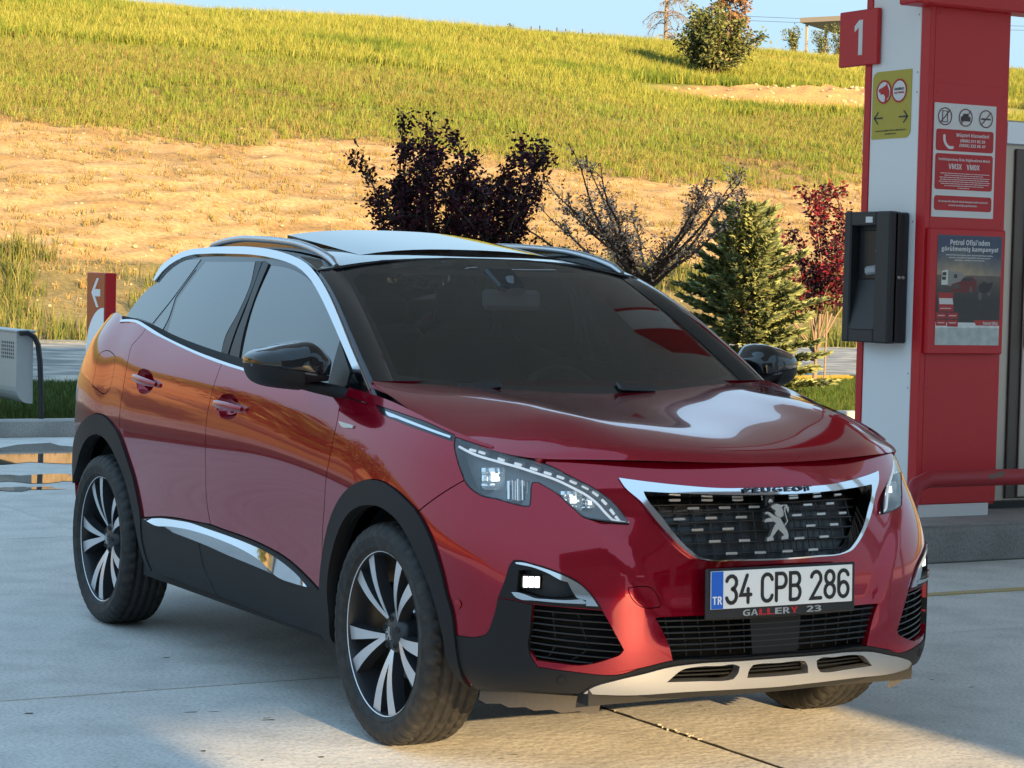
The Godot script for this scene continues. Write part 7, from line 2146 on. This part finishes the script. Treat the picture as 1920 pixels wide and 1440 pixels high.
	"side": {"n": 20, "m": 8, "s": -1, "half": 0, "c": [.3447,.9343,.8056,.3447,1.02,.7828,.3447,1.1057,.76,.3447,1.1914,.7353,.3447,1.2771,.707,.3447,1.3629,.6756,.3447,1.4486,.6409,.3447,1.5343,.6031,.3447,1.62,.5613,.3447,1.7057,.5195,.15,.9343,.8214,.15,1.02,.7986,.15,1.1057,.7758,.15,1.1914,.7511,.15,1.2771,.7228,.15,1.3629,.6914,.15,1.4486,.6567,.15,1.5343,.6189,.15,1.62,.5771,.15,1.7057,.5353,-.0447,.9343,.8372,-.0447,1.02,.8144,-.0447,1.1057,.7916,-.0447,1.1914,.7669,-.0447,1.2771,.7386,-.0447,1.3629,.7072,-.0447,1.4486,.6725,-.0447,1.5343,.6347,-.0447,1.62,.5929,-.0447,1.7057,.5511,-.2395,.9343,.8491,-.2395,1.02,.8263,-.2395,1.1057,.8034,-.2395,1.1914,.7787,-.2395,1.2771,.7505,-.2395,1.3629,.7191,-.2395,1.4486,.6843,-.2395,1.5343,.6466,-.2395,1.62,.6048,-.2395,1.7057,.563,-.4342,.9343,.8581,-.4342,1.02,.8353,-.4342,1.1057,.8124,-.4342,1.1914,.7877,-.4342,1.2771,.7595,-.4342,1.3629,.7281,-.4342,1.4486,.6933,-.4342,1.5343,.6556,-.4342,1.62,.6138,-.4342,1.7057,.572,-.6289,.9343,.864,-.6289,1.02,.8411,-.6289,1.1057,.8183,-.6289,1.1914,.7936,-.6289,1.2771,.7653,-.6289,1.3629,.7339,-.6289,1.4486,.6992,-.6289,1.5343,.6614,-.6289,1.62,.6196,-.6289,1.7057,.5778,-.8237,.9343,.8667,-.8237,1.02,.8439,-.8237,1.1057,.821,-.8237,1.1914,.7964,-.8237,1.2771,.7681,-.8237,1.3629,.7367,-.8237,1.4486,.7019,-.8237,1.5343,.6642,-.8237,1.62,.6224,-.8237,1.7057,.5806,-1.0184,.9343,.8664,-1.0184,1.02,.8435,-1.0184,1.1057,.8207,-1.0184,1.1914,.796,-1.0184,1.2771,.7677,-1.0184,1.3629,.7363,-1.0184,1.4486,.7016,-1.0184,1.5343,.6639,-1.0184,1.62,.622,-1.0184,1.7057,.5802,-1.2132,.9343,.8665,-1.2132,1.02,.8436,-1.2132,1.1057,.8208,-1.2132,1.1914,.7961,-1.2132,1.2771,.7678,-1.2132,1.3629,.7364,-1.2132,1.4486,.7017,-1.2132,1.5343,.664,-1.2132,1.62,.6221,-1.2132,1.7057,.5803,-1.4079,.9343,.8664,-1.4079,1.02,.8436,-1.4079,1.1057,.8208,-1.4079,1.1914,.7961,-1.4079,1.2771,.7678,-1.4079,1.3629,.7364,-1.4079,1.4486,.7017,-1.4079,1.5343,.6639,-1.4079,1.62,.6221,-1.4079,1.7057,.5803,-1.6026,.9343,.8664,-1.6026,1.02,.8436,-1.6026,1.1057,.8207,-1.6026,1.1914,.7961,-1.6026,1.2771,.7678,-1.6026,1.3629,.7364,-1.6026,1.4486,.7016,-1.6026,1.5343,.6639,-1.6026,1.62,.6221,-1.6026,1.7057,.5803,-1.7974,.9343,.8665,-1.7974,1.02,.8437,-1.7974,1.1057,.8208,-1.7974,1.1914,.7962,-1.7974,1.2771,.7679,-1.7974,1.3629,.7365,-1.7974,1.4486,.7017,-1.7974,1.5343,.664,-1.7974,1.62,.6222,-1.7974,1.7057,.5804,-1.9921,.9343,.8649,-1.9921,1.02,.8421,-1.9921,1.1057,.8192,-1.9921,1.1914,.7946,-1.9921,1.2771,.7663,-1.9921,1.3629,.7349,-1.9921,1.4486,.7001,-1.9921,1.5343,.6624,-1.9921,1.62,.6206,-1.9921,1.7057,.5788,-2.1868,.9343,.8618,-2.1868,1.02,.839,-2.1868,1.1057,.8161,-2.1868,1.1914,.7914,-2.1868,1.2771,.7631,-2.1868,1.3629,.7317,-2.1868,1.4486,.697,-2.1868,1.5343,.6593,-2.1868,1.62,.6175,-2.1868,1.7057,.5756,-2.3816,.9343,.8571,-2.3816,1.02,.8342,-2.3816,1.1057,.8114,-2.3816,1.1914,.7867,-2.3816,1.2771,.7584,-2.3816,1.3629,.727,-2.3816,1.4486,.6923,-2.3816,1.5343,.6546,-2.3816,1.62,.6128,-2.3816,1.7057,.5709,-2.5763,.9343,.8508,-2.5763,1.02,.828,-2.5763,1.1057,.8051,-2.5763,1.1914,.7804,-2.5763,1.2771,.7521,-2.5763,1.3629,.7207,-2.5763,1.4486,.686,-2.5763,1.5343,.6483,-2.5763,1.62,.6065,-2.5763,1.7057,.5646,-2.7711,.9343,.8429,-2.7711,1.02,.8201,-2.7711,1.1057,.7973,-2.7711,1.1914,.7726,-2.7711,1.2771,.7443,-2.7711,1.3629,.7129,-2.7711,1.4486,.6782,-2.7711,1.5343,.6404,-2.7711,1.62,.5986,-2.7711,1.7057,.5568,-2.9658,.9343,.8335,-2.9658,1.02,.8107,-2.9658,1.1057,.7878,-2.9658,1.1914,.7632,-2.9658,1.2771,.7349,-2.9658,1.3629,.7035,-2.9658,1.4486,.6687,-2.9658,1.5343,.631,-2.9658,1.62,.5892,-2.9658,1.7057,.5474,-3.1605,.9343,.8225,-3.1605,1.02,.7997,-3.1605,1.1057,.7768,-3.1605,1.1914,.7521,-3.1605,1.2771,.7239,-3.1605,1.3629,.6924,-3.1605,1.4486,.6577,-3.1605,1.5343,.62,-3.1605,1.62,.5782,-3.1605,1.7057,.5364,-3.3553,.9343,.81,-3.3553,1.02,.7872,-3.3553,1.1057,.7643,-3.3553,1.1914,.7397,-3.3553,1.2771,.7114,-3.3553,1.3629,.68,-3.3553,1.4486,.6452,-3.3553,1.5343,.6075,-3.3553,1.62,.5657,-3.3553,1.7057,.5239,-3.55,.9343,.7956,-3.55,1.02,.7727,-3.55,1.1057,.7499,-3.55,1.1914,.7252,-3.55,1.2771,.6969,-3.55,1.3629,.6655,-3.55,1.4486,.6308,-3.55,1.5343,.5931,-3.55,1.62,.5512,-3.55,1.7057,.5094,-3.7447,.9343,.7811,-3.7447,1.02,.7583,-3.7447,1.1057,.7354,-3.7447,1.1914,.7107,-3.7447,1.2771,.6824,-3.7447,1.3629,.651,-3.7447,1.4486,.6163,-3.7447,1.5343,.5786,-3.7447,1.62,.5368,-3.7447,1.7057,.4949]},
}
const CENTRE = 30.0
const OUT = {
	"seam_B": [14.194,9.555,14.214,9.43,14.215,8.274,14.161,7.643,14.107,6.959,14.123,6.075,14.161,5.255,14.175,4.489,14.247,4.076,14.424,3.619],
	"seam_F": [19.777,9.635,19.766,9.507,19.894,8.567,19.923,7.651,19.898,6.809,19.838,6.302,19.779,5.362,19.682,4.591,19.653,3.812,19.668,2.8],
	"seam_R": [9.344,9.773,9.339,9.422,9.084,8.753,9.207,7.895,9.221,7.065,9.159,6.341,9.154,5.727,9.208,5.357],
	"door_bot": [10.668,3.105,11.904,3.367,12.688,3.475,13.452,3.536,14.424,3.619,15.098,3.601,16.136,3.584,17.149,3.516,18.146,3.374,18.808,3.164,19.668,2.8],
	"arch_r_out": [5.167,3.543,5.495,4.458,6.14,5.079,6.862,5.478,7.518,5.739,8.122,5.77,8.707,5.607,9.208,5.357,9.732,4.767,10.125,4.253,10.419,3.72,10.668,3.105,10.723,2.573,10.9,1.848,11.031,1.278],
	"arch_r_in": [5.054,3.154,5.93,3.793,6.367,4.297,7.041,4.835,7.614,5.067,8.162,5.077,8.673,4.888,9.169,4.546,9.637,4.102,9.993,3.581,10.293,2.988,10.542,2.299,10.741,1.645,10.902,1.121],
	"arch_f_out": [19.445,.832,19.66,2.003,19.692,2.762,19.702,3.306,19.806,4.055,19.965,4.633,20.171,5.132,20.485,5.682,20.845,6.144,21.245,6.511,21.6,6.724,21.983,6.85,22.339,6.846,22.692,6.746,23.002,6.597,23.3,6.396,23.6,6.015,23.83,5.583,23.991,5.135,24.114,4.688,24.232,4.141,24.377,3.587,24.445,2.96,24.529,2.024,24.592,.752],
	"arch_f_in": [19.855,.814,20.125,2.149,20.057,3.082,20.109,3.614,20.233,4.081,20.369,4.447,20.646,4.983,20.987,5.428,21.38,5.746,21.721,5.91,22.086,6.007,22.478,5.964,22.812,5.814,23.108,5.506,23.346,5.153,23.593,4.703,23.823,4.176,24.079,3.302,24.206,2.633,24.278,1.991,24.371,1.56,24.528,1.042],
	"sill_bot": [11.002,1.215,11.385,1.147,12.309,1.181,13.329,1.095,14.552,1.116,16.028,1.055,17.652,.939,19.298,1.022,19.818,.969,20.019,.909],
	"sill_front": [19.668,2.8,19.66,2.214,19.695,1.679,19.818,.969],
	"sill_seam": [13.907,2.987,14.125,2.299,14.466,1.616,14.552,1.116],
	"chrome_up": [11.091,3.155,11.906,3.33,12.691,3.426,13.549,3.501,14.295,3.497,15.456,3.485,16.569,3.445,17.575,3.348,18.323,3.179,18.818,3.009,19.188,2.811],
	"chrome_lo": [11.145,3.144,11.614,3.071,12.615,3.025,13.577,3.008,14.416,2.981,15.402,2.912,16.605,2.859,17.443,2.817,18.184,2.751,18.749,2.766,19.197,2.803],
	"chrome_mid": [11.123,3.151,11.817,3.089,12.509,3.201,13.325,3.295,14.213,3.341,15.292,3.329,16.415,3.239,17.18,3.075,17.773,2.813,18.668,2.772,19.197,2.808],
	"belt_lo": [7.529,9.574,8.01,9.685,8.636,9.745,9.277,9.707,9.884,9.658,10.865,9.639,11.828,9.579,12.941,9.508,14.206,9.445,15.763,9.391,17.342,9.31,18.877,9.356,19.783,9.471,20.719,9.532],
	"belt_up": [7.529,9.707,8.021,9.81,8.641,9.876,9.22,9.837,9.757,9.804,10.536,9.751,11.512,9.705,12.65,9.642,14.083,9.586,15.707,9.506,17.283,9.437,18.827,9.465,19.821,9.543,20.699,9.575],
	"fuel": [7.343,8.088,8.123,8.107,8.294,8.028,8.372,7.702,8.399,7.156,8.33,6.815,8.183,6.62,7.34,6.615,7.129,6.651,7.116,6.815,7.185,7.092,7.129,7.569,7.134,7.906],
	"handle_r": [10.166,7.994,10.487,8.052,10.803,7.947,10.978,7.769,11.019,7.459,10.825,7.225,10.522,7.094,10.246,7.081,10.083,7.188,9.977,7.396,9.958,7.67,10.029,7.894],
	"handle_f": [15.01,8.188,15.372,8.154,15.591,7.932,15.652,7.62,15.482,7.346,15.066,7.175,14.791,7.203,14.577,7.391,14.511,7.652,14.611,7.932],
	"handle_r_bar": [9.884,7.581,11.272,7.614],
	"handle_f_bar": [14.511,7.659,15.883,7.709],
	"badge_side": [20.002,8.436,20.622,8.448,20.604,8.308,20.112,8.287],
	"strip": [21.004,9.622,21.322,9.644,22.075,9.736,22.774,9.851,23.647,9.846,23.67,9.531,23.034,9.463,21.989,9.332,21.345,9.365],
	"strip_chrome": [21.433,9.518,21.899,9.545,22.741,9.637,23.553,9.728,23.562,9.633,22.78,9.537,21.944,9.439,21.49,9.448],
	"hl": [23.651,9.774,24.106,9.82,24.676,9.874,25.221,9.859,25.614,9.779,25.997,9.563,26.318,9.222,26.595,8.909,26.813,8.624,27.082,8.135,27.276,7.64,27.413,7.133,27.109,7.174,26.812,7.248,26.622,7.32,26.465,7.581,26.289,7.889,26.173,8.127,26.009,8.371,25.818,8.585,25.697,8.686,25.634,8.649,25.621,8.497,25.644,8.058,25.659,7.645,25.622,7.566,25.535,7.557,25.332,7.586,24.978,7.646,24.711,7.628,24.464,7.743,24.307,7.896,24.103,8.347,23.855,9.043,23.711,9.453],
	"hl_drl": [24.076,9.568,24.304,9.614,24.782,9.579,25.18,9.556,25.542,9.467,25.855,9.338,26.132,9.199,26.4,8.999,26.639,8.756,26.831,8.446,26.99,8.067,27.132,7.654,27.22,7.383],
	"hl_line": [23.767,9.481,24.196,9.397,24.756,9.425,25.239,9.388,25.633,9.244,26.01,9.049,26.373,8.694,26.668,8.321,26.861,7.963,27.005,7.587,27.143,7.278,27.403,7.217],
	"hl_proj": [24.669,8.603,25.279,8.345,26.382,8.133,26.721,8.033],
	"seam_bump": [24.211,8.008,23.916,7.459,23.314,6.387],
	"pod": [25.503,5.639,25.596,5.662,25.821,5.6,26.077,5.498,26.345,5.317,26.521,5.156,26.697,4.888,26.856,4.518,26.945,4.249,26.618,4.292,26.275,4.307,25.861,4.333,25.594,4.388,25.266,4.39,25.338,4.736,25.405,5.175,25.443,5.457],
	"pod_hole": [25.609,5.335,25.829,5.382,26.083,5.282,26.332,5.101,26.457,4.834,26.512,4.598,26.272,4.538,25.921,4.538,25.739,4.607,25.59,4.643,25.591,5.009],
	"pod_ch_up": [25.553,5.57,25.637,5.59,25.897,5.519,26.168,5.384,26.434,5.183,26.61,4.986,26.733,4.752,26.875,4.365,26.686,4.372,26.684,4.542,26.546,4.601,26.475,4.801,26.401,5.073,26.332,5.101,26.081,5.325,25.863,5.461,25.564,5.525],
	"pod_ch_lo": [25.515,4.619,25.627,4.635,25.776,4.58,25.885,4.522,26.098,4.515,26.444,4.53,26.615,4.572,26.693,4.475,26.668,4.425,26.273,4.429,25.851,4.44,25.668,4.431,25.574,4.503],
	"fog_lamp": [25.596,5.182,25.939,5.223,25.957,4.816,25.606,4.726],
	"fog_grille": [25.862,4.306,26.275,4.293,26.945,4.232,27.053,3.878,27.18,3.435,27.298,3.02,27.256,2.898,27.083,2.737,26.861,2.586,26.639,2.497,26.296,2.527,25.946,2.571,25.882,2.721,25.826,2.852,25.806,3.057,25.828,3.408,25.842,3.755],
	"fog_slat_L": [25.813,4.12,25.803,3.918,25.794,3.72,25.787,3.51,25.779,3.311,25.774,3.108,25.771,2.898,25.793,2.694,25.882,2.534],
	"fog_slat_R": [27.017,4.076,27.101,3.84,27.158,3.618,27.234,3.376,27.282,3.148,27.331,2.916,27.15,2.722,26.879,2.536,26.278,2.481],
	"corner": [25.266,4.373,25.595,4.371,25.861,4.313,25.842,3.755,25.828,3.408,25.806,3.057,25.826,2.852,25.892,2.579,25.965,2.369,26.124,2.34,26.47,2.29,26.814,2.22,27.057,2.191,27.249,2.223,27.512,2.401,27.018,2.219,27.314,2.338,27.615,2.462,28.096,2.671,28.902,2.669,29.493,2.669,29.963,2.681],
	"corner_left": [25.266,4.373,25.231,4.023,25.175,3.665,25.127,3.41,25.057,3.199,24.951,3.097,24.447,2.96],
	"corner_bot": [24.555,1.779,24.63,1.363,24.692,.699,25.537,1.15,26.114,1.246,26.616,1.292],
	"skid_top": [26.616,1.292,26.821,1.731,27.17,2.028,27.619,2.272,27.989,2.458,28.437,2.554,29.249,2.571,29.966,2.579],
	"skid_bot": [26.675,1.42,27.341,1.349,28.281,1.442,29.297,1.425,30.024,1.395],
	"skid_h1": [27.987,1.93,28.246,2.376,28.44,2.445,28.908,2.447,29.183,2.449,29.255,2.375,29.228,2.135,29.15,1.917,29.064,1.889,28.589,1.911],
	"skid_h2": [29.405,1.934,29.435,2.25,29.5,2.411,29.607,2.431,29.971,2.415,29.992,1.916],
	"lgrille": [27.799,4.012,28.228,4.024,28.689,4.027,29.448,4.022,29.954,4.022,29.963,2.681,29.493,2.669,28.902,2.669,28.096,2.671,28.042,3.064,27.911,3.63],
	"red_bot": [27.799,4.012,27.911,3.63,28.042,3.064,28.096,2.671],
	"grille": [27.237,9.146,27.778,8.968,28.316,8.818,28.953,8.699,29.496,8.695,30.002,8.688,29.958,5.743,29.243,5.76,28.631,5.809,28.467,5.894,28.307,6.13,28.092,6.574,27.825,7.271,27.62,7.947,27.343,8.655],
	"grille_in": [27.659,8.481,28.142,8.427,28.776,8.379,29.477,8.347,29.981,8.348,29.958,5.81,29.243,5.826,28.632,5.874,28.534,5.944,28.39,6.162,28.158,6.677,27.924,7.417,27.748,7.951,27.677,8.296],
	"plate": [28.686,5.411,31.394,5.358,31.38,4.269,28.681,4.307],
	"tow": [27.341,4.952,27.685,4.979,27.779,4.888,27.913,4.385,27.876,4.3,27.564,4.336,27.471,4.453,27.363,4.745],
	"sensor": [24.474,3.919,26.334,1.931],
	"ridge": [26.622,7.32,26.773,6.955,27.003,6.466,27.207,5.866,27.467,5.1,27.394,5.378,27.48,5.063,27.751,4.129],
	"dlo_top": [14.025,4.851,13.771,5.335,13.249,5.819,12.629,6.082,11.535,6.19,10.266,6.197,9.151,6.164,8.127,6.039,7.279,5.855,6.587,5.6,5.913,5.166,5.016,4.317,4.243,3.426,3.517,2.494,2.858,1.588,2.175,.526],
	"chr_top": [14.162,4.882,14.125,5.494,13.679,5.962,12.985,6.311,11.806,6.483,10.452,6.54,9.333,6.516,8.214,6.383,7.259,6.155,6.362,5.807,5.675,5.336,4.786,4.487,3.996,3.528,3.26,2.531,2.611,1.629,1.905,.549],
	"dlo_bot": [15.425,2.871,14.78,2.929,14.146,2.908,13.587,2.746,13.041,2.571,12.258,2.317,11.302,2.063,10.198,1.794,8.789,1.509,7.164,1.24,5.563,.99,3.994,.771,3.009,.668,2.175,.526],
	"gl_q": [15.281,2.951,14.947,3.738,14.471,4.461,13.927,4.888,13.566,5.383,13.122,5.795,11.882,6.003,12.143,5.216,12.625,4.061,13.3,2.834,13.798,2.939,14.319,3.01],
	"gl_tri": [11.745,5.87,12.038,5.219,12.451,4.153,12.405,3.145,12.538,2.531,13.179,2.774,12.596,4.003,12.09,5.218],
	"gl_rear": [11.571,5.889,8.938,5.92,8.698,4.866,8.769,3.606,8.988,2.572,8.916,1.668,10.235,1.896,11.328,2.127,12.181,2.34,12.224,2.989,12.304,4.075,11.929,5.012],
	"pl_b1": [8.868,5.92,8.563,5.908,8.472,4.56,8.508,3.621,8.55,2.606,8.551,1.657,8.879,1.719,8.917,2.577,8.699,3.61,8.629,4.868],
	"pl_b2": [8.517,5.956,8.2,5.803,8.185,4.105,8.093,2.564,7.933,1.563,8.459,1.65,8.464,2.613,8.42,3.665],
	"gl_front": [8.099,5.773,7.371,5.7,6.615,5.486,5.991,5.164,5.258,4.54,4.489,3.71,3.867,2.9,3.799,1.217,3.783,.77,5.57,1.011,7.171,1.262,7.84,1.412,8.008,2.571,8.142,4.107],
	"sail": [3.813,2.82,3.083,1.646,3.063,1.13,3.212,.939,3.762,1.081],
	"gl_tri_f": [3.026,1.583,2.393,.904,2.687,.936,3.051,1.083],
	"ws_black": [15.434,6,15.305,.595,12.773,.451,10.81,.493],
}
